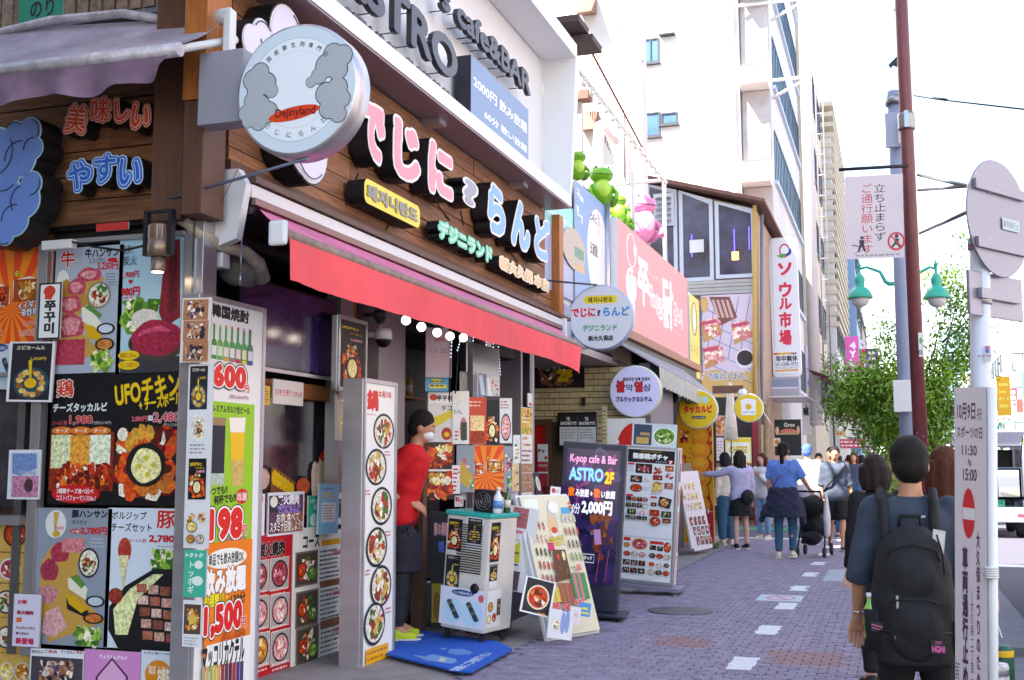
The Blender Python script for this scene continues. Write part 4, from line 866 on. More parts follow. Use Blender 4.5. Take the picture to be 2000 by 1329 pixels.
def cloth(q,x0,z0,x1,z1,ya,yb,ya2,yb2,n=40,sag=.02):
 vs=[];fs=[]
 for i in range(9):
  t=i/8
  for k in range(n+1):
   s_=k/n;y=(ya+(yb-ya)*s_)*(1-t)+(ya2+(yb2-ya2)*s_)*t
   vs.append((x0+(x1-x0)*t,y,z0+(z1-z0)*t-sag*math.sin(PI*t)+.004*math.sin(9*s_+2*t)))
 for i in range(8):
  for k in range(n):a=i*(n+1)+k;fs.append((a,a+1,a+n+2,a+n+1))
 q.smooth=True;q.add(vs,fs)
q=MB();cloth(q,-3.75,2.99,XB,2.66,6.1,12.86,YA+.06,YB-.02);aw('canopy',q,'awning_top')
q=MB();q.lathe([(.035,0),(.035,YB-YA)],16,0,Matrix.Translation((XB,YA,2.632))@Matrix.Rotation(-PI/2,4,'X'));aw('front_bar',q,mat('rust_bar','#8f7670',.6,.2,noise=.35,scale=12))
q=MB();q.bbox(XB-.06,YA-.03,2.56,XB+.05,YA,2.70,b=.02);aw('end_cap',q,'white_plastic')
vs=[];fs=[];N_=120
for i in range(6):
 for k in range(N_+1):
  s_=k/N_;y=YA+.05+(YB-YA-.05)*s_;t=i/5;cv=.05*max(0,s_-.93)/.07*t
  vs.append((XB+.03-.0*t+.012*math.sin(y*5.1)*t+.006*math.sin(y*13)*t+.004*math.sin(y*31+3*t)*t,y-cv*2,2.61-.235*t-cv+.006*math.sin(y*2.6+1)*t))
for i in range(5):
 for k in range(N_):a=i*(N_+1)+k;fs.append((a,a+1,a+N_+2,a+N_+1))
q=MB();q.smooth=True;q.add(vs,fs);aw('valance',q,'awning_red')
for yb in(7.2,10.6):q=MB();q.tube([(-3.85,yb,2.9),(-3.5,yb+.5,2.72),(XB,yb+.1,2.62)],.018,8);aw('arm',q,'dark_metal')
q=MB();pr=[(-3.98,5.945,2.70),(-3.78,5.945,2.76),(-3.72,5.945,3.10),(-3.78,5.945,3.2),(-3.98,5.945,3.2)]
q.add([(x,5.90,z)for x,y,z in pr]+[(x,5.965,z)for x,y,z in pr],[(0,1,2,3,4),(9,8,7,6,5),(0,5,6,1),(1,6,7,2),(2,7,8,3),(3,8,9,4),(4,9,5,0)]);aw('side_plate',q,'white_plastic')
q=MB();q.tube([(-3.76,5.93,2.75),(-3.76,5.93,2.52)],.006,6);q.tube([(-3.76,5.93,2.55),(-3.76,5.93,2.47)],.013,8);aw('crank_rod',q,'steel')
q=MB();q.bbox(-3.74,12.84,2.72,-3.66,12.9,3.12,b=.01);aw('side_plate',q,'white_plastic')
MA=empty('mauve_awning',(-4.4,5.9,4.3),0,'faded mauve awning with a wavy valance over the side front','awning');MI=MA.matrix_basis.inverted()
mat('mauve','#a59bae',.8,noise=.3,scale=3.5);mat('mauve_dark','#7d6580',.8,noise=.35,scale=4)
def ma(nm,q,m):o=q.build(nm,m,MA);o.matrix_basis=MI;return o
MY=5.25
b0=onY(-40,138,MY);b1=onY(352,90,MY)
q=MB();n=30;vs=[];fs=[]
t0=onY(-40,60,5.85);t1=onY(448,32,5.85)
for i in range(7):
 t=i/6
 for k in range(n+1):
  s_=k/n;a=t0.lerp(t1,s_);b_=b0.lerp(b1,s_);c=a.lerp(b_,t);c.z-=.03*math.sin(PI*t)+.01*math.sin(s_*11)*t;vs.append(tuple(c))
for i in range(6):
 for k in range(n):a=i*(n+1)+k;fs.append((a,a+1,a+n+2,a+n+1))
q.smooth=True;q.add(vs,fs);ma('canopy',q,'mauve')
q=MB();q.tube([b0+Vector((0,0,-.02)),b1+Vector((0,0,-.02))],.042,14);ma('front_bar',q,mat('worn_bar','#c0bcc8',.5,.3,noise=.35,scale=10))
q=MB();q.tube([onY(-30,72,5.8),onY(100,40,5.8),onY(240,27,5.8),onY(330,40,5.8)],.03,8);ma('conduit',q,'worn_bar')
q=MB();vs=[];fs=[];n=60
c0=onY(-40,150,MY-.02);c1=onY(330,106,MY-.02)
for i in range(7):
 t=i/6
 for k in range(n+1):
  s_=k/n;a=c0.lerp(c1,s_);x=s_*370-40
  bot=.175+.022*math.sin((x+20)/24.)-.07*max(0,(s_-.78))/.22-(.05 if s_>.97 else 0)
  a.z-=bot*t;a.y+=.03*math.sin(s_*23)*t;a.x-=(.06*t if s_>.9 else 0)*(s_-.9)*10;vs.append(tuple(a))
for i in range(6):
 for k in range(n):a=i*(n+1)+k;fs.append((a,a+1,a+n+2,a+n+1))
q.smooth=True;q.add(vs,fs);ma('valance',q,'mauve_dark')
q=MB();g0=onY(352,96,5.3);g1=onY(460,78,5.7);q.tube([g0,g1],.025,8);q.tube([g0+Vector((-.25,0,0)),g0],.02,6);ma('arm',q,'white_paint')
q=MB();g=onY(450,60,5.6);q.bbox(g.x-.02,5.55,g.z-.16,g.x+.03,5.62,g.z+.12,b=.01);q.lathe([(.05,-.02),(.05,.06)],14,0,Matrix.Translation((g.x-.07,5.62,g.z+.1))@Matrix.Rotation(PI/2,4,'Y'));ma('bracket',q,'white_paint')
def disc_sign(name,label,c,r,th,fn,face='#dfe6ee',rim='aluminium',yaw=.0,arm=None,lip=.02):
 t=empty(name,label=label,cat='sign',M4=Matrix.Translation(Vector(c))@Matrix.Rotation(yaw,4,'Z')@Matrix.Rotation(PI/2,4,'X'))
 q=MB();q.lathe([(r-.02,-th),(r,-th+.015),(r,-.02),(r-lip*.4,-.004),(r-lip,.0)],56);q.build('drum',rim,t)
 fr=Frame(c,yaw);p=Print(fr,0,0,1,1,None,.001);p.mb=MB();p.z=.002
 p.ell(0,0,r-lip,r-lip,face,0,56);p.up();fn(p,r);p.mb.build('printed_face','print',t);return t
C1=onY(578,175,5.45);R1=(onY(578,42,5.45).z-onY(578,305,5.45).z)/2
def f_big(p,r):
 g='#a6acb4'
 for rr_,c in((.78,'#8a9098'),(.774,'#dfe6ee'),(.58,'#b4bac2'),(.575,'#dfe6ee')):p.ell(0,0,r*rr_,r*rr_,c,0,50);p.up()
 for bl in([(-.72,.22,.15),(-.6,.32,.14),(-.5,.14,.16),(-.66,.05,.14),(-.4,.02,.1),(-.82,-.28,.12),(-.72,-.1,.13),(-.6,-.2,.17),(-.45,-.3,.15),(-.6,-.42,.13),(-.78,-.4,.1)],[(.75,.42,.15),(.6,.46,.15),(.5,.3,.17),(.68,.22,.15),(.38,.16,.12),(.25,.08,.08),(.5,-.12,.16),(.68,-.05,.15),(.75,-.22,.13),(.55,-.34,.15),(.7,-.44,.12)]):
  for x,y,q in bl:p.ell(x*r,y*r,q*r*1.12,q*r*1.12,'#3c3f48',0,20)
  p.up()
  for x,y,q in bl:p.ell(x*r,y*r,q*r*1.02,q*r*1.02,g,0,20,z=p.z+1e-5*bl.index((x,y,q)))
  p.up(2)
 p.ell(-.02*r,-.36*r,.42*r,.1*r,'#d8421a',0,30,rot=.12);p.up()
 for i,ch in enumerate('国産厳生肉専門店'):
  a=math.radians(132-i*12.5*1.0);x,y=math.cos(a)*.68*r,math.sin(a)*.68*r;put(p,ch,x,y,.085*r,a-PI/2,'#3c4048')
 for i,ch in enumerate('でじにらんど'):
  a=math.radians(228+i*17);x,y=math.cos(a)*.68*r,math.sin(a)*.68*r;put(p,ch,x,y,.1*r,a+PI/2,'#30343c')
 fit(p,'Dejinyland',-.33*r,-.44*r,.33*r,-.27*r,'#7c1414',.03)
def put(p,ch,x,y,s_,rot,col,b=.01):
 v,f,_=glyph(ch,b);c,sn=math.cos(rot),math.sin(rot);m0=(v.min(0)+v.max(0))/2;p.mb.col=lin(col)
 p.mb.add([(x+((q[0]-m0[0])*c-(q[1]-m0[1])*sn)*s_,y+((q[0]-m0[0])*sn+(q[1]-m0[1])*c)*s_,p.z)for q in v],f)
def fit(p,txt,u0,v0,u1,v1,col,b=.02,ol=None,ob=.08):
 _,(a0,b0,a1,b1)=layout(txt,b)
 for r_,c_ in((ob,ol),(b,col)):
  if not c_:continue
  lay,_=layout(txt,r_);p.mb.col=lin(c_)
  for j,(v,f,l)in enumerate(lay):p.mb.add([(u0+(q[0]-a0)*(u1-u0)/(a1-a0),v0+(q[1]-b0)*(v1-v0)/(b1-b0),p.z+2e-5*j)for q in v],f)
  p.up(3)
t=disc_sign('round_sign','big round pale blue drum sign with grey smoke clouds hanging out at the corner',C1,R1*.985,.17,f_big,'#c9d6e2')
q=MB();a=onY(432,130,5.75);b_=onY(470,262,5.75);q.bbox(a.x,5.52,b_.z,a.x+.3,5.66,a.z,b=.006);o=q.build('arm_box',mat('grey_plate','#8f8e9a',.5),t);o.matrix_basis=t.matrix_basis.inverted()
CS=cloud(FX(-3.70),[(492,84,18),(512,78,20),(560,75,30),(600,180,50),(600,270,36),(606,292,30)],.2,'cutout_sign','white and lilac cut-out wall sign mostly hidden behind the round drum sign',mat('lilac','#cfcbe0',.4),'white_paint')
t=MB();t.tube([onY(305,396,5.75),onY(600,310,5.5)],.010,8);tag(t.build('stay_rod',mat('rod_grey','#6d7a92',.4,.5)),'grey stay rod running from the planks up to the drum sign','rod')
t=MB();t.tube([onY(487,287,5.45),onY(440,380,5.8),onY(425,405,5.84)],.003,5);tag(t.build('red_string',mat('string_red','#b05a5a',.8)),'thin red string hanging from the drum sign','string')
q=MB();ppts=[onY(350,428,5.8),onY(370,440,5.8),onY(392,458,5.8),onY(430,480,5.95),onY(478,492,6.1),onY(505,515,6.3),onY(510,545,6.4)]
P_=empty('wrapped_pipe',ppts[0],0,'pipes wrapped in stained cream tape bending round the corner','pipe');PI_=P_.matrix_basis.inverted()
q.tube(ppts,[.03,.035,.04,.038,.04,.045,.06],12);o=q.build('pipe_wrap',mat('tape','#a89c8c',.8,noise=.3,scale=14,bump=.004),P_);o.matrix_basis=PI_
q=MB();q.ball(onY(470,530,6.35),.13,.2,.11,14);o=q.build('bundle',mat('bag_grey','#8c8782',.8,noise=.3,scale=9,bump=.01),P_);o.matrix_basis=PI_
q=MB();g=onY(425,510,6.0);q.bbox(g.x-.07,5.96,g.z-.05,g.x+.06,6.05,g.z+.05,b=.01);o=q.build('junction_box','white_paint',P_);o.matrix_basis=PI_
L1=onY(310,480,5.62);SL=empty('spotlight',L1,0,'bronze projector spotlight with a lit lens hanging over the beef menu','spotlight')
q=MB();q.lathe([(.05,-.07),(.068,-.06),(.068,.03),(.058,.035),(.058,.12),(.05,.13)],24);q.build('housing',mat('bronze','#8a7468',.35,.6),SL)
q=MB()
for k in range(14):a=2*PI*k/14;q.box(-.003,.052,.035,.003,.064,.12,0,Matrix.Rotation(a,4,'Z'))
tag(q.build('cooling_fin','bronze',SL),kind='stuff');q=MB();q.lathe([(.038,-.16),(.042,-.15),(.042,-.072)],20);q.build('lens_barrel','bronze',SL);q=MB();q.lathe([(.001,-.163),(.034,-.162)],20);q.build('lens',mat('lamp_on','#ffe8c0',.5,emit=4),SL)
q=MB();q.box(-.1,-.02,-.06,-.075,.02,.2);q.box(.075,-.02,-.06,.1,.02,.2);q.box(-.1,-.02,.2,.1,.02,.215);q.build('yoke','dark_metal',SL)
q=MB();g=onY(105,478,5.7);q.bbox(g.x-.1,5.7,g.z-.03,g.x+.13,5.76,g.z+.03,b=.008);tag(q.build('lamp_ballast','white_paint'),'grey metal ballast box above the left posters','box')
q=MB();q.tube([onY(130,470,5.72),onY(180,482,5.7),onY(240,490,5.7),onY(290,478,5.7)],.008,6);tag(q.build('black_cable','black'),'black cable drooping to the spotlight','cable')
q=MB();q.box(-4.75,5.95,2.86,-4.45,5.99,2.9);tag(poster(FY(5.83),188,438,250,448,'#c03a34','red_sticker','strip of red sticker under the side planks',lambda p:None),None)
p=Print(FY(5.93),38,-10,122,38,'#2c9478');p.t('のり',60,2,105,30,'#2c2a48',b=.03);p.done('green_plate','torn green plate on the painted bricks at the upper left','sign')
def cam_ball(name,label,c,r,m1,m2):
 t=empty(name,c,0,label,'camera');q=MB();q.lathe([(r,0),(r,r*.9),(r*.8,r*1.25),(.001,r*1.3)],20);q.build('housing',m1,t);q=MB();q.lathe([(.001,-r*.95),(r*.6,-r*.75),(r*.93,-r*.2),(r*.96,-.001)],20);q.build('dome',m2,t);q=MB();q.bbox(-r*2.4,-.03,r*.3,-r*.8,.03,r*.9,b=.006);q.build('bracket',m1,t);return t
cam_ball('security_camera','white dome security camera on the pillar by the doorway',onX(749,664,-3.86),.07,'white_plastic','black_gloss')
cam_ball('security_camera','black dome security camera just under the awning edge',onX(742,622,-3.75),.05,'black','black_gloss')
for i,(x,y)in enumerate(((793,629),(823,642),(854,653),(879,660),(905,663))):
 c=onX(x,y-3,-3.36);t=empty('light_bulb',c,0,'lit round white bulb, '+['nearest','second','third','fourth','farthest'][i]+' of the five under the awning','bulb','bulbs hanging under the awning');q=MB();q.ball((0,0,0),.034);q.build('globe',mat('bulb_on','#fff6ea',.4,emit=1.6),t);q=MB();q.lathe([(.014,.03),(.014,.065)],10);q.build('socket','black',t)
q=MB();q.tube([onX(770,610,-3.36),onX(905,650,-3.36),onX(1000,680,-3.36)],.006,5);tag(q.build('bulb_wire','black'),'black wire that carries the row of white bulbs','wire')
mat('led_on','#c4d0f0',.5,emit=.35)
for i,(x0,y0,x1,y1)in enumerate(((881,662,878,705),(897,668,890,690),(923,660,920,690),(948,668,945,740),(962,672,960,705),(972,678,976,738))):
 a,b_=onX(x0,y0,-3.55),onX(x1,y1,-3.55);n=max(4,int((a.z-b_.z)/.028));t=empty('light_strip',a,0,'hanging strip of white light dots, '+['first','second','third','fourth','fifth','sixth'][i]+' from the left in the doorway','light strip','light strips in the doorway')
 q=MB();q.tube([(0,0,.08),b_-a+Vector((0,0,-.35))],.006,5);q.build('rod','dark_metal',t);q=MB()
 for k in range(n):p_=(b_-a)*(k/n);q.bbox(p_.x+.004,p_.y-.005,p_.z-.006,p_.x+.012,p_.y+.005,p_.z+.006,b=.002)
 tag(q.build('light_dots','led_on',t),kind='stuff')
def f_hours(p):p.t('営業時間',848,660,867,668,'#b05060');p.t('11:30 - 23:00',840,681,872,690,'#6a6a74',b=0);p.lines(842,693,870,726,4,'#c89a98')
poster(Frame((-3.6,8.9,0),.5),832,640,882,738,'#b7a5b4','plastic_sleeve','paper notice in a shiny plastic sleeve hanging in the doorway',f_hours)
poster(Frame((-3.62,8.95,0),.5),831,726,876,765,'#5a9ac8','blue_notice','blue notice with two yellow stripes hanging under the plastic sleeve',lambda p:(p.lines(836,730,868,737,1,'#8a4a70'),p.r(843,740,862,748,'#e0cc30'),p.r(838,751,872,759,'#e0cc30'),p.lines(840,741,870,758,2,'#3a6a50')))
SB=Frame((-3.66,9.05,0),.6)
def f_tako(p):
 p.r(836,766,886,864,'#d8d2d4');p.r(838,767,884,789,'#e8e4e4');p.e(839,770,854,783,'#c83a2c');p.t('쭈꾸미',853,772,883,784,'#202026',b=.05);p.t('タコ',862,792,882,802,'#202026');p.t('め',868,806,878,816,'#202026');p.pl([(836,820),(884,800),(884,815),(850,835)],'#d8c030');p.e(862,835,882,860,'#b02c20');p.t('辛',867,844,878,855,'#f0d020',b=.05)
 p.food(832,866,885,916,'red',None,n=40,size=.3);p.food(850,868,884,890,'cheese',None,n=18,size=.35);p.r(832,917,885,921,'#e8e4e0');p.food(832,922,885,975,'red',None,n=40,size=.3);p.food(834,925,870,948,'cheese',None,n=18,size=.35)
poster(SB,832,764,887,976,'#3a2420','squid_board','board with squid writing above two photos of cheese and red stew behind the man',f_tako,'sign board')
def f_verti(p):p.v('楽しく食べて楽しく飲んで',813,1012,824,1222,'#f6eeee',b=.03)
poster(Frame((-3.72,8.75,0),.25),809,990,828,1234,'#b01c24','red_banner','tall narrow red banner with white writing beside the doorway post',f_verti,'banner')
bx('banner_post',(-3.80,8.66,0,-3.70,8.74,1.5),'wood_brown');tag(bpy.data.objects['banner_post'],'worn brown wooden post right behind the red banner','post')
def f_neon(p):
 p.r(842,1000,880,1238,'#17171f');p.t('豚の黒豚',848,1022,876,1046,'#e8a890',ol='#5a4a8a',ob=.1);p.t('焼',856,1056,868,1080,'#4868c8',b=.04);p.r(843,1140,862,1216,'#b89a20');p.e(846,1155,860,1212,'#8a6a18',.6)
poster(Frame((-3.55,9.0,0),.35),842,1000,882,1238,'#17171f','black_board','black board with glowing neon like writing between the man and the white cooler',f_neon,'sign board')
KG=empty('steel_keg',onG(797,1233,.0)+Vector((0,.25,0)),0,'steel beer keg on the floor behind the legs of the man in red','keg');q=MB();q.lathe([(.15,0),(.15,.04),(.165,.06),(.17,.12),(.172,.13),(.165,.15),(.165,.26),(.172,.28),(.165,.3),(.15,.36),(.15,.4),(.135,.4),(.135,.37),(.03,.36),(.03,.4),(.001,.4)],30);q.build('body','steel',KG)
SC_=Frame((-3.40,9.2,0),.55)
def f_m1(p):p.food(890,768,902,800,'cheese',None,n=8);p.t('ポッサム',886,800,902,810,'#40505a');p.e(898,815,912,862,'#c87a80',.8);p.r(900,825,912,860,'#3c4030',.8);p.lines(888,840,897,862,3,'#c04a50')
poster(SC_,884,764,916,868,'#e2e0de','laminated_menu','laminated pork and salad menu, upper left of the hanging cluster',f_m1,'menu',)
poster(Frame((-3.39,9.22,0),.55),914,776,950,868,'#cc4a2e','laminated_menu','laminated red menu with a striped cheese dish in the hanging cluster',lambda p:(p.lines(917,782,943,796,2,'#e8d0b8'),p.r(919,812,946,842,'#e8c890',.8),p.r(919,842,946,866,'#a03418',1)),'menu')
poster(Frame((-3.38,9.24,0),.55),946,774,976,870,'#3c3444','laminated_menu','laminated dark menu with a ring of chicken in the hanging cluster',lambda p:ufo(p,947,782,975,868,False),'menu')
poster(Frame((-3.37,9.26,0),.55),975,778,1000,866,'#dcd8d6','laminated_menu','laminated white menu at the right of the hanging cluster',lambda p:(p.food(978,808,998,862,'pork','#3a3434',n=14),p.lines(978,782,996,800,3,'#b04048')),'menu')
poster(Frame((-3.41,9.2,0),.55),892,870,926,962,'#8e96a2','laminated_menu','laminated grey grilled meat menu at the lower left of the cluster',lambda p:(p.food(894,892,916,940,'pork',None,n=14,size=.3),p.pl([(900,900),(924,930),(915,955),(898,940)],'#c8a040'),p.food(914,935,926,958,'green',None,n=8,size=.4)),'menu')
poster(Frame((-3.375,9.25,0),.55),926,870,984,962,'#f08a20','laminated_menu','laminated orange sunburst squid menu low in the cluster',lambda p:blaze(p,926,872,984,962),'menu')
poster(Frame((-3.37,9.27,0),.55),983,872,1008,962,'#8e96a2','laminated_menu','laminated grey vegetable menu at the lower right of the cluster',lambda p:(p.food(985,880,1004,925,'meat',None,n=12,size=.3),p.food(990,930,1006,955,'green',None,n=8,size=.4)),'menu')
poster(Frame((-3.36,9.23,0),.55),883,909,898,965,'#e6e2e2','laminated_menu','narrow white price slip clipped at the left side of the cluster',lambda p:p.lines(885,913,896,962,6,'#c04048'),'menu')
poster(Frame((-3.40,9.3,0),.55),900,960,1012,976,'#d8c8d4','laminated_menu','pale strip of small drinks pictures along the bottom of the cluster',lambda p:(p.lines(930,963,958,970,1,'#c03a40'),p.e(964,962,974,974,'#8ab0d8'),p.r(980,962,994,975,'#5a3a30')),'menu')
poster(Frame((-3.30,9.4,0),.5),898,726,934,776,'#c9c4cc','clear_folder','clear plastic folder with glare hanging over the left of the cluster',lambda p:(p.pl([(903,730),(915,730),(925,770),(912,772)],'#e8e6ea'),p.food(918,735,932,770,'people',None,n=10)),'folder')  # pale slanted strips on these folders are glare put into the print
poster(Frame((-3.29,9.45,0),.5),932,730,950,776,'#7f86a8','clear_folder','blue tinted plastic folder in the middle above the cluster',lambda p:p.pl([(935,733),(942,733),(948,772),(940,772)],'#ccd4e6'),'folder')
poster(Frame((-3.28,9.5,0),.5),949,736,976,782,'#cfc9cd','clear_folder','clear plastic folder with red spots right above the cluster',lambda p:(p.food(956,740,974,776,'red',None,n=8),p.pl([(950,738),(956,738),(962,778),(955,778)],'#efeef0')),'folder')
bx('menu_rack',(-3.52,9.2,.9,-3.47,9.9,2.45),'steel');tag(bpy.data.objects['menu_rack'],'thin steel rack that carries the laminated menus','rack')
CO=onG(857,1236,.0);CM=Matrix.Translation(Vector((-3.40,8.30,.07)))@Matrix.Rotation(-.22,4,'Z')@Matrix.Rotation(.075,4,'Y')
CL=empty('air_cooler',label='white wheeled air cooler plastered with small food posters beside the doorway',cat='air cooler',M4=CM)
CW,CD,CH=.40,.40,.93
q=MB();q.bbox(0,0,.06,CW,CD,CH,b=.015);q.build('body',mat('ivory','#cfc9c0',.4,noise=.08,scale=5),CL)
q=MB();q.bbox(-.012,-.012,CH,CW+.012,CD+.012,CH+.035,b=.01);q.build('lid',mat('teal_lid','#1fa39c',.4),CL)
q=MB()
for k in range(20):q.box(.11,-.008,.50+k*.019,.34,.002,.505+k*.019+.004)
tag(q.build('grille','dark_metal',CL),kind='stuff')
for(x,y)in((.04,.05),(CW-.04,.05),(.04,CD-.05),(CW-.04,CD-.05)):
 q=MB();q.lathe([(.03,-.012),(.03,.012)],16,0,Matrix.Translation((x,y,.0))@Matrix.Rotation(PI/2,4,'Y'));q.box(x-.02,y-.008,.01,x+.02,y+.008,.06);q.build('caster','rubber',CL)
def on_frame(parent,M4,w,h,fn,name,bg,label=None):
 """small sheet stuck on a thing; drawn in sheet units 0..100"""
 p=Print(FY(1),0,0,1,1,None,.001);p.mb=MB();p.z=0
 class F_:
  m=Matrix.Identity(4)
  def uv(s,x,y):return(x/100*w,(100-y)/100*h)
 p.fr=F_();p.mb.col=lin('#c8c8c8');p.rect_uv(0,0,w,h,bg);fn(p);o=p.mb.build(name,'print',parent);o.matrix_basis=M4
 if label:o['label']=label
 return o
FR_=lambda x,z,d=-.004:Matrix.Translation((x,d,z))@Matrix.Rotation(PI/2,4,'X')
SR_=lambda y,z,d=.004:Matrix.Translation((CW+d,y,z))@Matrix.Rotation(PI/2,4,'Z')@Matrix.Rotation(PI/2,4,'X')
on_frame(CL,FR_(.02,.66),.13,.24,lambda p:ufo(p,0,0,100,100),'flyer','#222');on_frame(CL,FR_(.19,.68),.15,.25,lambda p:(gyoza(p,6,4,94,80),p.lines(8,84,90,96,2,'#999')),'flyer','#ddd');on_frame(CL,FR_(.02,.36),.13,.26,lambda p:gyoza(p,0,0,100,100),'flyer','#222')
q=MB();q.box(.16,-.006,.40,.38,.0,.47);q.build('control_panel','ivory',CL);q=MB();q.lathe([(.04,0),(.035,.01),(.001,.01)],20,0,Matrix.Translation((.3,-.006,.39))@Matrix.Rotation(PI/2,4,'X'));q.build('knob','black',CL)
on_frame(CL,FR_(-.01,.09,-.008),.42,.29,lambda p:kimbap(p,0,0,100,100),'flyer','#ddd')
on_frame(CL,SR_(.02,.60),.13,.30,lambda p:ufo(p,0,0,100,100),'flyer','#222');on_frame(CL,SR_(.03,.40),.11,.18,lambda p:gyoza(p,0,0,100,70),'flyer','#ddd');on_frame(CL,SR_(.02,.1),.2,.28,lambda p:(p.food(8,30,45,58,'fry','#444',n=12),p.food(6,65,36,88,'cheese','#444',n=8),p.food(42,62,70,86,'red','#444',n=8),p.r(72,25,98,70,'#3c342c'),p.food(72,25,98,70,'gyoza',None,n=10)),'flyer','#ddd')
def standing(M4,x,y,z):return(M4@Matrix.Translation((x,y,z)))
t=empty('fan_box',label='black boxy fan standing on the lid of the white cooler',cat='fan',M4=standing(CM,.17,.1,CH+.036));q=MB();q.bbox(0,0,0,.18,.14,.17,b=.008);q.build('case','black',t);q=MB()
for k in range(3):r_=.025+k*.022;q.tube([(.09+r_*math.cos(a*PI/10),-.004,.085+r_*math.sin(a*PI/10))for a in range(21)],.003,5)
for k in range(6):a=k*PI/3;q.tube([(.09,-.004,.085),(.09+.07*math.cos(a),-.004,.085+.07*math.sin(a))],.0025,4)
tag(q.build('guard','steel',t),kind='stuff')
def bottle(name,label,M4,r,h,body,cap,neck=.35,lab=None):
 t=empty(name,label=label,cat='bottle',M4=M4);q=MB();q.lathe([(r*.9,0),(r,h*.03),(r,h*.6),(r*.85,h*.68),(r*neck,h*.8),(r*neck,h*.9)],18);q.build('bottle_body',body,t);q=MB();q.lathe([(r*neck*1.15,h*.9),(r*neck*1.15,h),(.001,h)],14);q.build('cap',cap,t)
 if lab:q=MB();q.lathe([(r*1.01,h*.2),(r*1.01,h*.5)],18);q.build('label_band',lab,t)
 return t
mat('green_glass','#2f5a2c',.1,spec=.8);mat('label_cream','#d8d4c0',.5);mat('clear_white','#d4dae2',.15);mat('label_blue','#5a8ac8',.4)
bottle('sanitizer_bottle','white pump bottle on the cooler lid beside the black fan',standing(CM,.38,.12,CH+.036),.035,.2,'clear_white','white_plastic',.4,'label_blue')
bottle('green_bottle','small green glass bottle on the cooler lid behind the pump bottle',standing(CM,.37,.28,CH+.036),.028,.2,'green_glass','steel',.35,'label_cream')
def f_prem(p):
 p.r(1004,990,1028,1034,'#a05a60',1);p.r(1000,1034,1022,1044,'#c84a80');p.t('居酒屋ナイト',1002,1036,1020,1042,'#f0e0ea',b=.05);p.r(997,1048,1020,1110,'#d8d8d8');p.t('プレミアム',1003,1052,1016,1058,'#555');p.pl([(994,1075),(1016,1058),(1014,1100),(992,1098)],'#c8c418');p.t('PREMIUM',996,1076,1013,1084,'#2a3a2a',b=.06);p.r(992,1099,1012,1106,'#1f3a6a');p.r(986,1112,1010,1155,'#5a4850',1)
poster(Frame((-2.95,8.75,0),.15,.0,-.16),983,984,1028,1160,'#dcd8da','leaning_poster','tall poster with a yellow beer panel leaning beside the cooler',f_prem)
pA=onG(1078,1246,.03);pB=onG(1152,1196,.03);yawA=math.atan2(pB.y-pA.y,pB.x-pA.x)
AB=empty('sandwich_board',pA,0,'leaning sandwich board crowded with small dish pictures and prices','menu stand')
AF=Frame(pA,1.14,.30,0)
def fpx(fr,u,v):w=fr.m@Vector((u,v,0));return seen(w.x,w.y,w.z)[:2]
def f_ab(p):
 p.r(1020,972,1150,1212,'#d8cfb4');p.pl([(1022,976),(1048,974),(1055,1010),(1028,1015)],'#dfe4dc');p.t('アラカルト',1029,1003,1050,1013,'#2a8a5a',ol='#e8ece4',ob=.1)
 p.e(1062,978,1098,1060,'#b9b6b0');p.e(1068,980,1092,1002,'#e6e2dc');p.e(1064,1004,1096,1062,'#d8b488');p.e(1074,1030,1092,1050,'#d8d4cc');p.e(1075,1030,1090,1042,'#c23a28');p.t('デジニランド',1070,1048,1104,1066,'#e8d820',ol='#5a3a18',ob=.1,rot=.1,b=.04);p.r(1068,1060,1084,1076,'#c8286a')
 p.r(1094,992,1114,1003,'#3a9ac8');p.food(1106,976,1120,1000,'red',None,n=8,size=.4)
 for r_ in range(5):
  for c_ in range(4):x=1032+r_*6+c_*8.2;y=1018+r_*26+c_*.5;p.food(x,y,x+8,y+17,['meat','pork','dark','red','meat'][r_],'#8a7a70',n=5,size=.4)
 for r_ in range(4):
  for c_ in range(4):x=1093+r_*6+c_*7.6;y=1005+r_*25;p.food(x,y,x+7,y+17,['hot','red','dark','green'][r_],'#2c2624',n=5,size=.4)
 p.pl([(1076,1075),(1100,1075),(1113,1130),(1085,1138)],'#5c3620');p.food(1082,1082,1092,1098,'red','#222',n=5);p.food(1092,1078,1102,1096,'cheese','#ddd',n=5);p.food(1088,1108,1098,1128,'red',None,n=5);p.food(1100,1104,1108,1122,'cheese',None,n=4)
 for i,(x,a,b_,tx)in enumerate(((1070,1148,1178,'198'),(1092,1140,1182,'380'),(1118,1120,1172,'600'))):
  for k in range(5):p.r(x+k*4.6,a,x+k*4.6+2.4,b_,[['#c8a820','#d8c060'],['#a84a3a','#8a6a4a'],['#3a8a4a','#d06a8a']][i][k%2])
  p.t(tx,x,b_+1,x+20,b_+14,'#d0303a',ol='#f0e8e8',ob=.08,b=.05)
 p.t('600',1120,1104,1132,1116,'#d8606a',b=.05);p.lines(1108,1106,1120,1114,1,'#5aa070')
p=Print(AF,*fpx(AF,-.01,1.14),*fpx(AF,.60,0),'#d8cfb4',.03);f_ab(p);p.done('menu_face',parent=AB)
ai=AB.matrix_basis.inverted();bb=p.b
q=MB();q.box(bb[0]-.02,bb[1]-.02,-.06,bb[2]+.02,bb[3]+.02,-.031);o=q.build('board','white_plastic',AB);o.matrix_basis=ai@AF.m
q=MB();q.bbox(-3.36,8.80,.12,-2.98,9.3,.82,b=.01);o=q.build('back_box',mat('navy_panel','#3a3c55',.5),AB);o.matrix_basis=ai
q=MB();q.box(-3.32,8.84,0,-3.24,8.92,.12);q.box(-3.1,8.84,.0,-3.02,8.92,.12);o=q.build('foot','navy_panel',AB);o.matrix_basis=ai;o['kind']='stuff'
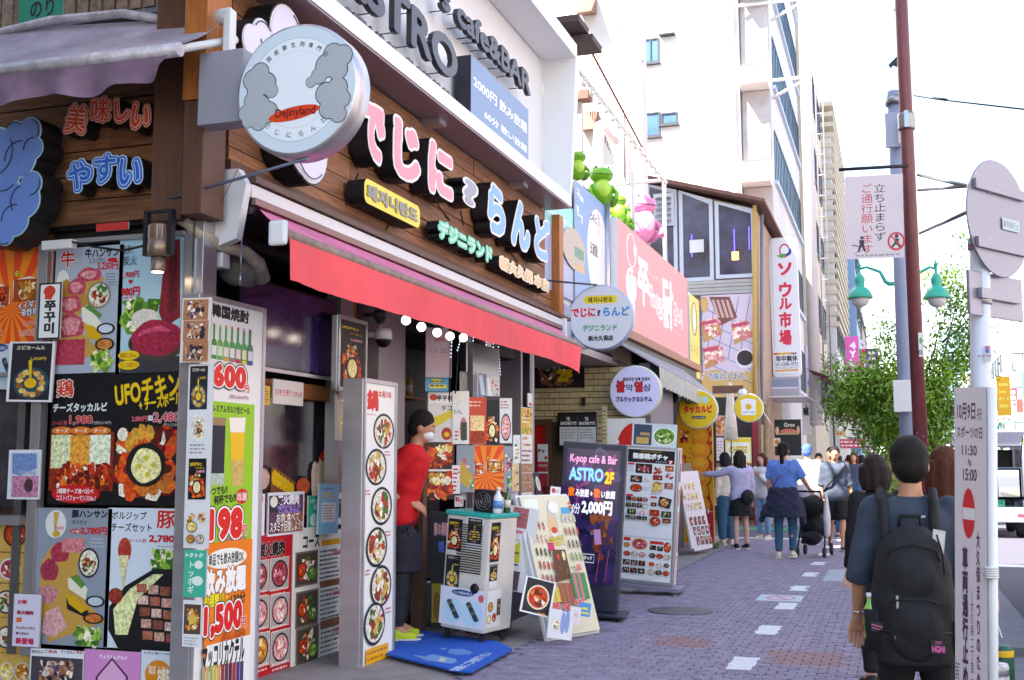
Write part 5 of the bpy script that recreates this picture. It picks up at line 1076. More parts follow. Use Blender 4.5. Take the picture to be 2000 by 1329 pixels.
poster(Frame((-2.66,8.35,0),.75,.1,-.26),1028,1124,1074,1208,'#e6e6e6','side_flyer','dark noodle flyer taped crookedly to the left of the sandwich board',lambda p:(p.r(1031,1127,1071,1204,'#26262c'),p.food(1034,1138,1068,1196,'red','#e4d0b0',n=20),p.t('冷麺',1050,1196,1064,1203,'#e08a20',b=.05)))
poster(Frame((-2.60,8.35,0),.8,.08,-.18),1074,1188,1116,1252,'#dad7de','low_flyer','pale flyer with two fish pictures at the foot of the sandwich board',lambda p:(p.food(1078,1205,1094,1235,'hot','#ccc',n=8),p.e(1097,1195,1102,1240,'#8a9ac8'),p.e(1106,1192,1110,1238,'#8a9ac8'),p.t('麦酒',1098,1190,1110,1196,'#3a5a9a')))
poster(Frame((-2.58,8.5,0),.8,.08,-.18),1115,1184,1132,1222,'#e0d4d8','small_card','small pink tinted card under the price rows of the sandwich board',lambda p:p.lines(1118,1196,1130,1206,2,'#d07080'),'card')
poster(Frame((-2.57,8.6,0),.8,.08,-.18),1131,1176,1152,1206,'#4a90cc','blue_card','small blue card with yellow writing at the lower right of the sandwich board',lambda p:(p.r(1138,1186,1148,1192,'#e0d430'),p.r(1136,1195,1150,1201,'#e0d430')),'card')
poster(Frame((-2.8,9.2,0),.8,0,-.1),1076,950,1094,972,'#e4dede','squid_tag','little white tag with a red squid on top of the sandwich board',lambda p:(p.e(1078,953,1084,964,'#cc3a30'),p.lines(1084,956,1092,964,2,'#444')),'tag')
poster(Frame((-2.95,9.6,0),.6,0,.25),1040,925,1062,970,'#3a3840','curled_menu','curled plastic menu with white plates behind the sandwich board',lambda p:(p.e(1044,932,1058,958,'#d8d4cc'),p.e(1047,936,1055,952,'#b8a898')),'menu')
sh('drain_pipe',(-3.70,11.3,0,-3.62,11.38,2.75),mat('purple_pipe','#4a4458',.4));sh('flat_pipe',(-3.86,10.4,0,-3.80,10.6,2.8),'aluminium');sh('flat_pipe',(-3.92,10.05,0,-3.86,10.25,2.8),'steel')
def f_pstrip(p):
 p.r(1018,796,1039,850,'#d0a018');p.food(1018,798,1039,822,'red',None,n=8,size=.4);p.food(1018,824,1039,849,'green',None,n=8,size=.4);p.lines(1019,812,1038,830,2,'#f0e8d0');p.t('お得!',1020,853,1030,860,'#d04a20');p.t('炭火焼肉',1019,866,1036,872,'#c07020',b=.05);p.lines(1019,876,1038,904,3,'#8a2a4a')
 for y in(906,925,944):p.food(1018,y,1039,y+17,'people','#b08060',n=14,rect=True)
poster(FX(-3.58),1018,795,1040,970,'#e6e2dc','paper_strip','vertical strip of yellow and white flyers on the purple drain pipe',f_pstrip)
poster(FX(-3.6),1031,768,1040,796,'#d8e0e8','small_flyer','small pale flyer on the drain pipe above the strip of flyers',lambda p:p.e(1032,786,1039,794,'#c04040'))
t=MB();cs=[onG(745,1284),onG(888,1320),onG(921,1322),onG(1000,1277),onG(972,1262),onG(812,1239)]
t.prism([(c.x,c.y)for c in cs],.014,0,None,.022);MT=t.build('door_mat',mat('mat_blue','#1254b8',.9,noise=.1,scale=30));tag(MT,'bright blue door mat with a pale bottle drawing in front of the doorway','door mat')
p=Print(Frame((0,0,.0375),0,PI/2),0,0,1,1,None,.001);p.mb=MB();p.z=0
p.t('消毒にご利用ください',887,1312,968,1272,'#c8d8ec',b=.03,rot=0)if False else None
ctr=onG(.5*(893+965),1290,.0375)
def mattext(txt,a,b_,h,col,bb=.04):
 A,B=onG(*a,.0375),onG(*b_,.0375);d=(B-A);L=d.length;yaw=math.atan2(d.y,d.x);lay,(a0,b0,a1,b1)=layout(txt,bb);p.mb.col=lin(col);c,s_=math.cos(yaw),math.sin(yaw)
 for v,f,l in lay:
  if len(v):p.mb.add([(A.x+(q[0]-a0)/(a1-a0)*L*c-(q[1]-b0)/(b1-b0)*h*s_,A.y+(q[0]-a0)/(a1-a0)*L*s_+(q[1]-b0)/(b1-b0)*h*c,0)for q in v],f)
mattext('消毒にご利用下さい',(898,1311),(966,1276),.085,'#b9cbe4');mattext('いらっしゃいませ',(796,1258),(858,1249),.05,'#5f8fd0',.02)
def matpoly(pts,col):p.mb.col=lin(col);v=[onG(*q,.0375)for q in pts];p.mb.add([(a.x,a.y,p.z)for a in v],[tuple(range(len(v)))]);p.z+=.0003
matpoly([(828,1283),(845,1278),(890,1287),(893,1293),(880,1297),(832,1290),(822,1286)],'#6f9ad0');matpoly([(806,1279),(828,1282),(826,1287),(810,1282)],'#6f9ad0');matpoly([(860,1284),(872,1286),(868,1294),(856,1292)],'#c8c8b8');matpoly([(878,1268),(905,1268),(924,1274),(918,1279),(890,1280),(875,1276)],'#5a8aca');matpoly([(860,1266),(872,1267),(871,1270),(861,1269)],'#6f9ad0')
o=tag(p.mb.build('mat_print','print',MT),kind='stuff');o.matrix_basis=Matrix.Translation((0,0,.0375))
MT.location.z=0
TE=empty('tiled_entrance',(-4.3,13.3,0),0,'stair entrance faced with cream tiles beyond the red awning','building');TI=TE.matrix_basis.inverted()
def te(nm,c,m,b=0):q=MB();q.bbox(*c,b=b)if b else q.box(*c);o=q.build(nm,m,TE);o.matrix_basis=TI;return o
TY=15.3
mat('tile_cream','#c9b690',.35,noise=.12,scale=6,rnd=.08);mat('joint_brown','#5a4538',.9)
te('wall',(-6.5,TY+.015,0,-3.45,TY+.2,3.0),'joint_brown');te('floor',(-6.5,13.3,0,-3.6,TY,.015),'concrete_dark');te('ceiling',(-6.5,13.25,2.75,-3.62,16.0,2.84),'soffit_metal')
TL=(onY(1100,760,TY).x-onY(1120,760,TY).x)
tw=abs(onY(1122,780,TY).x-onY(1102.7,780,TY).x);th=abs(onY(1110,760,TY).z-onY(1110,771.8,TY).z)
zt=2.74;k=0;z=zt
while z>.2:
 x=-3.46-(tw/2 if k%2 else 0);
 if k%2:te('tile',(-3.46-tw/2+.008,TY,z-th+.006,-3.46,TY+.02,z-.006),'tile_cream')
 while x>-5.1:
  if not(x-tw<-4.35 and z<2.02):te('tile',(x-tw+.008,TY,z-th+.006,x,TY+.02,z-.006),'tile_cream')
  x-=tw
 z-=th;k+=1
poster(FY(TY-.04),1030,690,1142,757,'#241c1c','eatery_sign','dark sign with yellow 2F above the tiled entrance',lambda p:(p.food(1050,722,1120,756,'dark',None,n=30,size=.3),p.t('DININ',1036,698,1078,712,'#e6d8b0',b=.05),p.t('P O C H A',1052,717,1096,722,'#cfcac0',b=.03),p.t('2F',1088,722,1118,746,'#dcb418',b=.08),p.r(1034,735,1042,745,'#d8c8a0')),'sign')
te('door',(-5.0,TY-.03,.2,onY(1068,900,TY).x,TY+.01,1.93),mat('red_door','#b31312',.4));te('door_frame',(onY(1068,900,TY).x,TY-.05,.0,onY(1080,900,TY).x,TY+.01,2.02),'wood_brown');te('door_frame',(-5.1,TY-.05,1.935,onY(1068,900,TY).x-.002,TY+.01,2.02),'wood_brown')
te('pipe',(-3.44,TY-.1,0,-3.36,TY,2.75),'dark_metal');te('wall_end',(-3.35,15.5,0,-3.2,17.2,2.8),mat('mauve_grey','#77717e',.6));te('black_box',(onY(1138,780,TY).x,TY-.06,2.2,onY(1144,780,TY).x,TY,2.32),'black')
poster(FY(TY-.3),1050,868,1070,950,'#e0e0e4','opening_hours_sign','white and red opening hours sheet under the red door panel',lambda p:(p.t('チャ',1050,877,1064,886,'#222',b=.05),p.e(1063,891,1069,898,'#c03a3a'),p.r(1050,902,1070,922,'#b83440'),p.t('11:30-16:00',1051,907,1068,912,'#f0e0e0'),p.r(1050,925,1070,950,'#b0303a')))
for k,x in enumerate((1093,1129)):poster(FY(TY-.2),x,812,x+35,870,'#d2d0d4','rules_poster',['black headed white poster on the left half of the board by the tiles','black headed white poster on the right half of the board by the tiles'][k],lambda p,x=x:(p.r(x,812,x+35,834,'#2c2628'),p.t('BADBOYS',x+2,824,x+33,830,'#e4e2e4',b=.04),p.t('YB',x+13,815,x+20,822,'#e4e2e4',b=.05),p.lines(x+3,837,x+32,858,4,'#8a888e')))
t=poster(FY(TY-.16),1089,806,1166,880,'#19171c','poster_board','black backing board with a pitched top behind two posters',lambda p:None,'board')
poster(FY(15.0),1176,794,1186,870,'#c8ba90','narrow_frame','narrow framed menu hanging edge on beside the tiled wall',lambda p:p.lines(1177,800,1185,860,8,'#8a7a50'),'frame')
def f_squid(p):p.e(1203,816,1275,960,'#e4dcd8');p.r(1199,850,1262,912,'#e0dcdc');p.e(1201,830,1262,940,'#cc1c14');p.e(1205,862,1209,868,'#f0f0f0');p.pl([(1205,905),(1262,890),(1262,912),(1205,930)],'#cc1c14');p.r(1195,913,1290,1150,'#15141c')
p=Print(FY(13.9),1186,818,1262,1160,None,.05);p.r(1186,818,1262,913,'#d8d4d0');p.r(1186,913,1262,1160,'#15141c');p.e(1204,826,1280,930,'#cc1c14');p.e(1205,860,1209,867,'#f0f0f0');p.e(1206,895,1222,918,'#cc1c14');p.done('squid_sign','white sign with a big plain red shape over a black base behind the menu stand','sign')
q=MB();q.box(-3.36,12.6,.02,-3.0,13.3,1.5);tag(q.build('black_cabinet','black'),'black cabinet in the gap between the two standing signs','cabinet')
LM=Matrix.Translation((-2.98,9.95,0))@Matrix.Rotation(.10,4,'Z')@Matrix.Rotation(.07,4,'Y')
LS=empty('light_sign',label='black standing light sign with neon bar writing beside the sandwich board',cat='standing sign',M4=LM)
q=MB();q.bbox(0,0,.10,.58,.14,1.60,b=.012);q.build('case',mat('navy_case','#23223a',.4),LS);q=MB();q.bbox(-.06,-.12,.07,.66,.26,.10,b=.008);q.build('base','navy_case',LS)
for x,y in((0,-.08),(.6,-.08),(0,.22),(.6,.22)):q=MB();q.lathe([(.032,-.012),(.032,.012)],16,0,Matrix.Translation((x,y,.034))@Matrix.Rotation(PI/2,4,'Y'));q.lathe([(.012,-.014),(.012,.014)],12,1,Matrix.Translation((x,y,.034))@Matrix.Rotation(PI/2,4,'Y'));q.build('caster',['rubber','chrome'],LS)
def f_led(p):
 R_=random.Random(5)
 for i in range(70):
  x,y=R_.uniform(0,100),R_.uniform(0,40);p.ell(*p.fr.uv(x,y),.05*R_.uniform(.3,1.2),.035*R_.uniform(.4,1.2),R_.choice(['#4c1f52','#2c2050','#6a2a64','#221a40','#703268','#383058']),.5,10,.3,R_.random()*3,p.z);p.z+=2e-5
 for i in range(60):
  x,y=R_.uniform(0,100),R_.uniform(38,100);p.ell(*p.fr.uv(x,y),.06*R_.uniform(.3,1.2),.05*R_.uniform(.4,1.2),R_.choice(['#1c1838','#241a44','#14122c','#2c2050']),.4,10,.3,0,p.z);p.z+=2e-5
 for i in range(26):x,y=R_.gauss(72,9),R_.gauss(58,8);p.ell(*p.fr.uv(x,y),.03*R_.uniform(.4,1.3),.05*R_.uniform(.4,1.2),R_.choice(['#5a2a14','#6a3a1a','#3c1c14']),.8,10,.3,0,p.z);p.z+=2e-5
 p.up(3);p.t('K-pop cafe & Bar',6,4,94,12,'#e89ac8',b=.03);p.t('ASTRO',6,14,70,24,'#7fc4f0',ol='#3a4a9a',ob=.09,b=.04);p.t('2F',73,16,90,25,'#e8c020',ol='#c03a20',ob=.08,b=.05)
 p.t('飲',6,29,18,36,'#e0641c',b=.07);p.t('み放題 +',20,30,52,36,'#dcdce4',b=.04);p.t('歌',54,29,66,36,'#e0641c',b=.07);p.t('い放題',68,30,94,36,'#dcdce4',b=.04);p.t('60分',10,41,30,49,'#c8cce4',b=.03);p.t('2,000円',33,38,90,49,'#dcdff0',b=.05)
 p.t('カラオケイベントやってます。',52,62,62,64,'#9aa',b=0);p.r(38,78,62,78.6,'#b0b0c0');p.r(38,84,62,84.6,'#b0b0c0');p.r(61.4,78,62,84,'#b0b0c0');p.t('スナック',40,79.6,58,82.6,'#d8d8e4');p.pl([(58,60),(70,59),(74,70),(62,71)],'#8a6a9a')
 for x in(68,84):p.pl([(x+4,74),(x+5,74),(x,98),(x-1,98)],'#8a3a4a')
o=on_frame(LS,Matrix.Translation((.045,-.004,.34))@Matrix.Rotation(PI/2,4,'X'),.49,1.2,f_led,'screen_print','#241a44');o.data.materials[0]=MATS['print_screen']
IM=Matrix.Translation((-2.90,12.15,0))@Matrix.Rotation(-.03,4,'Z')@Matrix.Rotation(.065,4,'Y')
IS=empty('menu_stand',label='tall white wheeled menu stand with a black header and rows of dish photos',cat='menu stand',M4=IM);IW,IH=.60,1.48
q=MB();q.bbox(0,0,.12,IW,.17,.12+IH,b=.008);q.build('case','aluminium',IS);q=MB();q.bbox(-.09,-.10,.075,IW+.09,.27,.118,b=.006);q.build('base',mat('grey_base','#77748a',.5),IS)
for x,y in((-.04,-.06),(IW+.04,-.06),(-.04,.23),(IW+.04,.23)):q=MB();q.lathe([(.03,-.012),(.03,.012)],16,0,Matrix.Translation((x,y,.034))@Matrix.Rotation(PI/2,4,'Y'));q.box(x-.02,y-.01,.04,x+.02,y+.01,.075);q.build('caster','steel',IS)
def f_ita(p):
 p.r(2,1,98,16,'#17151b');p.t('梨泰院ポチャ',12,5,84,12,'#f0eef0',b=.06);p.t('KOREAN RESTAURANT',28,2.2,72,3.8,'#c8a030',b=0);p.t('I T A E W O N',22,13,52,15,'#b03040',b=0);p.t('P O C H A',60,13,82,15,'#ddd',b=0);p.e(85,11,95,15.5,'#c02a34');p.t('2F',87,12,93,15,'#fff',b=.04)
 D='#1d1b1e'
 p.food(19,17,53,28,'meat',D,n=24,rect=True);p.r(3,16.8,16,19,'#c82a20');p.lines(3,20,16,27,4,'#aaa');p.food(56,21,74,28,'red',None,n=14,size=.4);p.food(80,17.5,97,24,'fry','#a04020',n=10,rect=True);p.food(80,26,97,32,'meat',None,n=10,size=.4);p.food(56,29,75,34.5,'red','#802818',n=12,rect=True)
 p.food(10,31,34,38.5,'hot',D,n=14,rect=True);p.food(10,40.5,35,49.5,'red','#2a2422',n=18);p.food(54,36,76,48,'gyoza',None,n=26,size=.28);p.e(59.5,39,70.5,45,'#e6c840');p.food(80,37,97,43.5,'pork','#8a4a3a',n=10,rect=True);p.lines(38,33,50,38,3,'#bbb');p.lines(38,43,50,47,2,'#bbb');p.lines(54,49,74,51,1,'#888')
 p.r(3,52.5,17,54.5,'#c82a20')
 for j,y in enumerate((55,62)):
  for i in range(4):p.food(3+i*11.5,y,13.6+i*11.5,y+5,['dark','red','red','meat','green','dark','fry','hot'][j*4+i],D,n=7,rect=(i%2==0))
 p.r(54,53,66,55,'#c82a20');p.food(55,60,66,64,'red',D,n=7,rect=True);p.pl([(72,52.5),(97,55),(93,66),(69,63)],'#26242a');p.food(72,54,92,64,'fry','#3a2a24',n=22)
 p.food(7,69,25,75,'green',D,n=12,rect=True);p.food(30,69,43,75,'pork',None,n=10,size=.4);p.food(53,68,73,75,'red','#b03018',n=14,rect=True);p.food(77,69,97,75.5,'green','#2a2a26',n=12,rect=True)
 for i in range(4):p.food(4+i*11.5,76.5,14+i*11.5,80.5,['green','cheese','people','green'][i],D,n=6,rect=True)
 p.food(54,76,76,86,'red',D,n=20);p.food(80,77,97,82,'fry','#7a3018',n=8,rect=True)
f2=f_ita
def f_ita2(p):
 D='#1d1b1e';p.r(2,2,16,10,'#c82a20');p.food(18,2,52,30,'meat','#e0b070',n=24);p.food(2,14,15,26,'fry',D,n=8);p.r(56,6,84,13,'#c82a20');p.food(56,16,69,27,'dark',D,n=6,rect=True);p.food(71,17,83,28,'hot',D,n=6,rect=True);p.food(84,6,99,30,'red','#2c2624',n=14)
 for r_,y in enumerate((34,54,72)):
  for i in range(3):
   p.food(3+i*16,y,17+i*16,y+12,['red','hot','pork'][(i+r_)%3],D,n=9,rect=r_>0)
   p.food(55+i*15,y,69+i*15,y+12,['dark','red','hot'][(i+r_)%3],D if r_!=1 else '#ddd',n=9)
   p.lines(4+i*16,y+13,15+i*16,y+15,1,'#aaa');p.lines(57+i*15,y+13,67+i*15,y+15,1,'#aaa')
 p.lines(35,93,70,97,2,'#bbb')
on_frame(IS,Matrix.Translation((.03,-.004,.62))@Matrix.Rotation(PI/2,4,'X'),IW-.06,.95,lambda p:f_ita(p),'menu_print','#e2e4ea');on_frame(IS,Matrix.Translation((.03,-.004,.16))@Matrix.Rotation(PI/2,4,'X'),IW-.06,.455,f_ita2,'menu_print','#e2e4ea')
on_frame(IS,Matrix.Translation((IW+.004,.03,.14))@Matrix.Rotation(PI/2,4,'Z')@Matrix.Rotation(PI/2,4,'X'),.12,1.44,lambda p:(p.r(10,0,90,9,'#e0a0b8'),p.r(20,10,80,24,'#8a5a6a',1),p.r(20,30,80,42,'#e07a5a',.8),p.v('韓国屋台料理居酒屋二階へどうぞ',30,46,70,96,'#d03a4a',b=.04)),'side_print','#e0dade')
t=on_frame(IS,Matrix.Translation((.06,.05,.12+IH))@Matrix.Rotation(PI/2,4,'X'),.50,.25,lambda p:(p.r(4,6,44,96,'#3e4660',.4),p.t('¥990',18,40,40,55,'#c8a860',b=.05),p.r(10,62,38,90,'#c8a860'),p.food(46,14,98,94,'green','#e0e4e0',n=30,size=.2)),'topper','#c9d4de')
BF=Frame(onG(1356,1078,.05),1.33,.18,.02)
B2=empty('sandwich_board',onG(1356,1078,.05),0,'dark sided sandwich board with rows of small dish photos by the yellow panel','menu stand');bi=B2.matrix_basis.inverted()
def f_b2(p):
 p.r(1327,922,1392,1070,'#d6d2d6')
 for r_ in range(6):
  for c_ in range(4):
   x=1326+r_*6.6+c_*8;y=946+r_*19+c_*-.8+(8 if r_>2 else 0);p.food(x,y,x+8,y+13+(2 if r_>2 else 0),['people','fry','people','red','meat','red'][r_],['#c8b8b0','#d8c060'][c_//2]if r_<3 else '#3a2a2c',n=6,rect=True,size=.35)
p=Print(BF,*fpx(BF,-.06,1.24),*fpx(BF,.56,.05),'#d6d2d6',.03);f_b2(p);p.done('menu_face',parent=B2)
q=MB();q.add([(-3.1,17.0,.05),(-2.85,16.4,.05),(-3.2,16.9,1.25),(-3.02,19.0,.05),(-3.45,19.0,.05),(-3.3,18.9,1.25)],[(0,1,2),(3,4,5),(0,2,5,4)])if False else q.bbox(-3.55,16.9,.12,-3.12,17.5,1.0,b=.02);o=q.build('back_panel','navy_case',B2);o.matrix_basis=bi
q=MB();q.tube([(-3.6,16.5,.05),(-3.2,16.45,.04),(-3.1,16.7,.06),(-3.25,16.9,.05)],.04,8);tag(q.build('grey_bag',mat('bag_pale','#b8b8c2',.5,noise=.4,scale=20)),'crumpled pale bag on the ground behind the menu stand','bag')
DF=FY(19.6);DP=framed('yellow_sign','tall yellow and orange sign of a bulging orange shape beside the second sandwich board',DF,1322,785,1396,1062,.06,lambda p:(p.r(1322,785,1357,1000,'#e8a81c'),p.food(1326,836,1346,870,'red',None,n=12,size=.4),p.food(1325,890,1342,905,'red',None,n=8,size=.4),p.r(1322,905,1356,1000,'#e0b8a8'),p.food(1322,925,1356,975,'red','#4a5260',n=24),p.lines(1345,872,1355,900,3,'#d87a20'),p.rays(1357,785,1395,1000,'#e8a020','#c8281c',12,.0,.6),[p.e(1350,806+i*27,1390-(i%2)*3,846+i*27,'#6a1c10')for i in range(7)],[p.e(1350,808+i*27,1388-(i%2)*3,843+i*27,'#e8891a',.25)for i in range(7)],[p.e(1352,812+i*27,1378,832+i*27,'#eda428',.2)for i in range(7)],p.r(1352,1000,1395,1060,'#c01c3c'),p.t('ポテト',1362,993,1388,1004,'#eef0fa',ol='#2a2a8a',ob=.1,b=.05),p.e(1374,1022,1388,1030,'#e0a020'),p.e(1376,1034,1386,1042,'#e0a020')),'#e8a81c','sign',.012,mat('gold_edge','#d8a830',.5))
q=MB();R_=random.Random(2)
for k in range(90):a=R_.random()*6.28;r_=R_.uniform(.02,.22);x,y=-2.95+r_*math.cos(a)*.6,19.0+r_*math.sin(a);h=R_.uniform(.05,.13);q.add([(x,y,0),(x+.012,y,0),(x+R_.uniform(-.05,.05),y+R_.uniform(-.05,.05),h)],[(0,1,2)])
tag(q.build('weeds',mat('weed','#3f6a28',.7)),kind='stuff')
def arm(t,a,b_):q=MB();q.tube([a,b_],.012,8);o=q.build('arm','dark_metal',t);o.matrix_basis=t.matrix_basis.inverted()
def rs(cx,cy,x0,x1,Y):c=onY(cx,cy,Y);return c,abs(onY(x1,cy,Y).x-onY(x0,cy,Y).x)/2
c,r_=rs(1173,620,1111,1237,13.6)
t=disc_sign('round_sign','white round sign with coloured writing of the shop name at the end of the awning',c,r_,.14,lambda p,r:(p.poly(rr(-.5*r,.42*r,.5*r,.66*r,.1*r),lin('#e0c818')),p.up(),fit(p,'돼지니란도',-.38*r,.45*r,.38*r,.62*r,'#2a2018',.04),fit(p,'でじに',-.9*r,.02*r,-.16*r,.3*r,'#d8203c',.05),fit(p,'?',-.1*r,.04*r,.0,.22*r,'#2a2a4a',.05),fit(p,'らんど',.08*r,.02*r,.88*r,.3*r,'#2a8ac8',.05),fit(p,'デジニランド',-.55*r,-.42*r,.5*r,-.22*r,'#1a9a6a',.04),fit(p,'新大久保店',-.38*r,-.72*r,.38*r,-.55*r,'#20202a',.05)),'#cfd0da',mat('rim_blue','#9fa6c0',.35,.3),.06)
arm(t,onX(1065,548,-3.85),c+Vector((-.05,.03,r_)))
c,r_=rs(1240,765,1189,1290,15.0)
t=disc_sign('round_sign','pale violet round sign with red and black brush writing above the menu stand',c,r_,.14,lambda p,r:(fit(p,'불',-.72*r,-.02*r,-.38*r,.42*r,'#c8182c',.04,'#1c1a20',.08),fit(p,'막',-.34*r,.0,-.06*r,.28*r,'#3a3a60',.03),fit(p,'열',-.02*r,-.02*r,.3*r,.38*r,'#c8182c',.04,'#1c1a20',.08),fit(p,'삼',.32*r,.0,.62*r,.28*r,'#3a3a60',.03),fit(p,'춘천의맛 정통 닭갈비',-.45*r,.4*r,.58*r,.54*r,'#28202a',.04),fit(p,'ブルマックヨルサム',-.74*r,-.4*r,.66*r,-.18*r,'#4a2a6a',.06)),'#d3cdf2',mat('rim_cream','#c9c8b8',.35),.04)
arm(t,c+Vector((-.05,.03,r_)),c+Vector((-.4,.03,r_+.12)))
c,r_=rs(1363,800,1325,1402,18.5)
t=disc_sign('round_sign','yellow round sign with red katakana under the grey canopy',c,r_,.16,lambda p,r:(fit(p,'市場',-.12*r,.3*r,.55*r,.68*r,'#a8ccc0',.06),p.ell(-.45*r,.48*r,.2*r,.2*r,'#3a3a3c'),p.up(),p.ell(-.45*r,.48*r,.14*r,.13*r,'#e0d0a0'),p.up(),p.ell(-.42*r,.48*r,.08*r,.07*r,'#c0304a'),p.up(),fit(p,'タッカルビ',-.72*r,-.2*r,.72*r,.22*r,'#d8301c',.08),p.poly(rr(-.32*r,-.48*r,.38*r,-.34*r,.06*r),lin('#1c1a1c')),p.up(),fit(p,'Shinokubo 本店',-.26*r,-.45*r,.32*r,-.37*r,'#ddd')),'#e2bc10','rim_cream',.05)
c,r_=rs(1462,797,1433,1491,21.0)
t=disc_sign('round_sign','smaller yellow round sign with a white toast picture and an egg',c,r_,.14,lambda p,r:(p.poly(rr(-.5*r,-.5*r,.5*r,.42*r,.12*r),lin('#e6e6ea')),p.up(),p.ell(0,.42*r,.56*r,.22*r,'#e6e6ea'),p.up(),p.ell(.0,.08*r,.2*r,.2*r,'#e0ac18'),p.up(),fit(p,'HAPPY EGG',-.4*r,-.36*r,.4*r,-.24*r,'#8a8a96',.02)),'#e0c01c','rim_cream',.03)
S2=empty('second_shop',(-4.0,13.3,2.84),0,'narrow two storey shop behind the pink sign, with a railed roof deck','building');S2I=S2.matrix_basis.inverted()
def s2(nm,c,m,b=0):q=MB();q.bbox(*c,b=b)if b else q.box(*c);o=q.build(nm,m,S2);o.matrix_basis=S2I;return o
s2('wall',(-9,13.3,2.85,-4.0,21.6,5.2),'wall_white');s2('panel',(-3.98,13.28,2.85,-3.93,14.1,3.65),'white_paint');s2('panel',(-3.98,14.13,2.85,-3.93,15.9,3.62),'wall_cream');s2('panel',(-3.92,13.26,2.66,-3.80,13.9,3.36),mat('lilac_panel','#a9acc6',.5))
s2('ground_floor_wall',(-9,15.52,0,-4.3,21.6,2.84),'wall_dark');s2('eave',(-4.0,15.6,3.2,-3.55,22.2,3.32),mat('eave_wood','#a07058',.6));s2('eave_underside',(-4.3,15.6,2.86,-3.62,22.0,3.19),'dark_metal')
def fpost(p0,p1,nm,lab,m='white_paint',r=.03):q=MB();q.tube([p0,p1],r,8);return tag(q.build(nm,m),lab,nm.replace('_',' '))
fpost((-3.86,15.75,2.9),(-3.86,15.75,5.2),'white_pole','white pole with tied cables between the blue banner and the pink sign','aluminium',.05)
p=Print(FX(-3.90),1064,408,1121,590,None,.01);p.r(1064,408,1121,590,'#a8aed0');p.pl([(1064,408),(1121,408),(1121,480),(1095,450),(1064,436)],'#9adcdc');p.t('DONGO',1068,412,1118,440,'#cdf0ee',b=.05);p.t('hyg-hugol',1074,442,1106,464,'#e2def4',b=.02,rot=-.3);p.done('lilac_banner','lilac and aqua banner right behind the end of the wooden fascia','banner')
p=Print(FX(-3.88),1122,350,1184,650,None,.01);p.r(1122,350,1184,650,'#7f9ecb');p.t('2F',1126,372,1140,396,'#dfe8f4',b=.04,rot=-.3);p.pl([(1126,400),(1130,404),(1130,418),(1138,424),(1138,438),(1136,438),(1136,426),(1128,420)],'#dfe8f4');p.e(1098,430,1144,540,'#b8a89a',.5);p.r(1122,480,1140,512,'#5a8a78',.8);p.r(1122,512,1142,538,'#c8a070',.9);p.e(1146,392,1190,600,'#e2e2e4');p.t('火',1152,412,1166,440,'#5a4a52',b=.02);p.t('道',1152,470,1168,505,'#5a4a52',b=.02);p.v('本格炭火',1166,402,1172,462,'#d08a90',b=0);p.done('blue_banner','pale blue 2F banner with a big white oval beside the pink sign','banner')
def f_pink(p):
 W_='#ece0e2';R_=lambda*a,**k:p.r(*a,**k)
 p.e(1223,448,1243,530,W_);p.e(1225,452,1241,526,'#dc8e92');p.e(1237,475,1244,505,W_);p.e(1222,515,1244,600,W_);p.e(1228,528,1233,540,'#dc8e92');p.e(1235,530,1240,542,'#dc8e92');p.r(1226,585,1230,606,W_);p.r(1236,590,1240,612,W_)
 p.t('쭈',1244,498,1268,606,W_,b=.05);p.t('꾸',1266,552,1276,604,W_,b=.04);p.t('미',1274,568,1284,616,W_,b=.04);p.t('랑',1284,576,1296,630,W_,b=.04);p.t('닭',1293,536,1316,650,W_,b=.05);p.t('갈',1315,586,1323,640,W_,b=.03);p.t('비',1323,598,1333,646,W_,b=.03);p.t('チュクミ',1266,527,1290,556,W_,b=.01)
 p.lines(1314,645,1333,656,1,W_);p.lines(1326,686,1343,706,3,W_)
p=Print(FX(-3.72),1205,424,1345,726,'#dc8e92',.1,edge='#d8d8dc');f_pink(p);p.done('pink_sign','long salmon pink sign with white Korean brush letters','sign')
p=Print(FX(-3.71),1346,572,1368,742,'#d8cc5c',.1);p.e(1350,586,1362,660,'#4a4438');p.e(1351.5,590,1360.5,656,'#d8d0a0');p.e(1354,610,1360,645,'#e6e2cc');p.t('쭈꾸미',1348,668,1364,700,'#b8a83c',b=.02);p.done('yellow_sign','yellow sign with a dark ringed oval at the far end of the pink sign','sign')
p=Print(FX(-3.78),1164,636,1203,712,'#ddd2da',.02);p.lines(1170,680,1198,700,3,'#c07a90');p.done('pale_sign','pale pinkish panel partly behind the white round sign','sign')
GC=empty('grey_canopy',(-3.6,15.9,2.7),0,'grey canopy with a frilled white edge under the pink sign','canopy');gi=GC.matrix_basis.inverted()
a0,a1=onX(1286,712,-3.05),onX(1395,772,-3.05);b0,b1=Vector((-3.6,a0.y-.3,3.1)),Vector((-3.6,a1.y,3.1))
q=MB();q.add([b0,b1,a1,a0,b0+Vector((0,0,-.03)),b1+Vector((0,0,-.03)),a1+Vector((0,0,-.03)),a0+Vector((0,0,-.03))],[(0,1,2,3),(7,6,5,4),(0,3,7,4),(1,5,6,2),(3,2,6,7)]);o=q.build('canopy_top',mat('canopy_grey','#8f8f96',.7),GC);o.matrix_basis=gi
q=MB();vs=[];n=140
for k in range(n+1):
 pnt=a0.lerp(a1,k/n);w=.02*math.sin(k*.9);vs+=[(pnt.x+.01,pnt.y,pnt.z-.03),(pnt.x+.02+w,pnt.y,pnt.z-.30+.008*math.sin(k*1.7))]
q.smooth=True;q.add(vs,[(2*k,2*k+1,2*k+3,2*k+2)for k in range(n)]);o=q.build('frill',mat('frill','#aeb0a8',.8,noise=.2,scale=12),GC);o.matrix_basis=gi
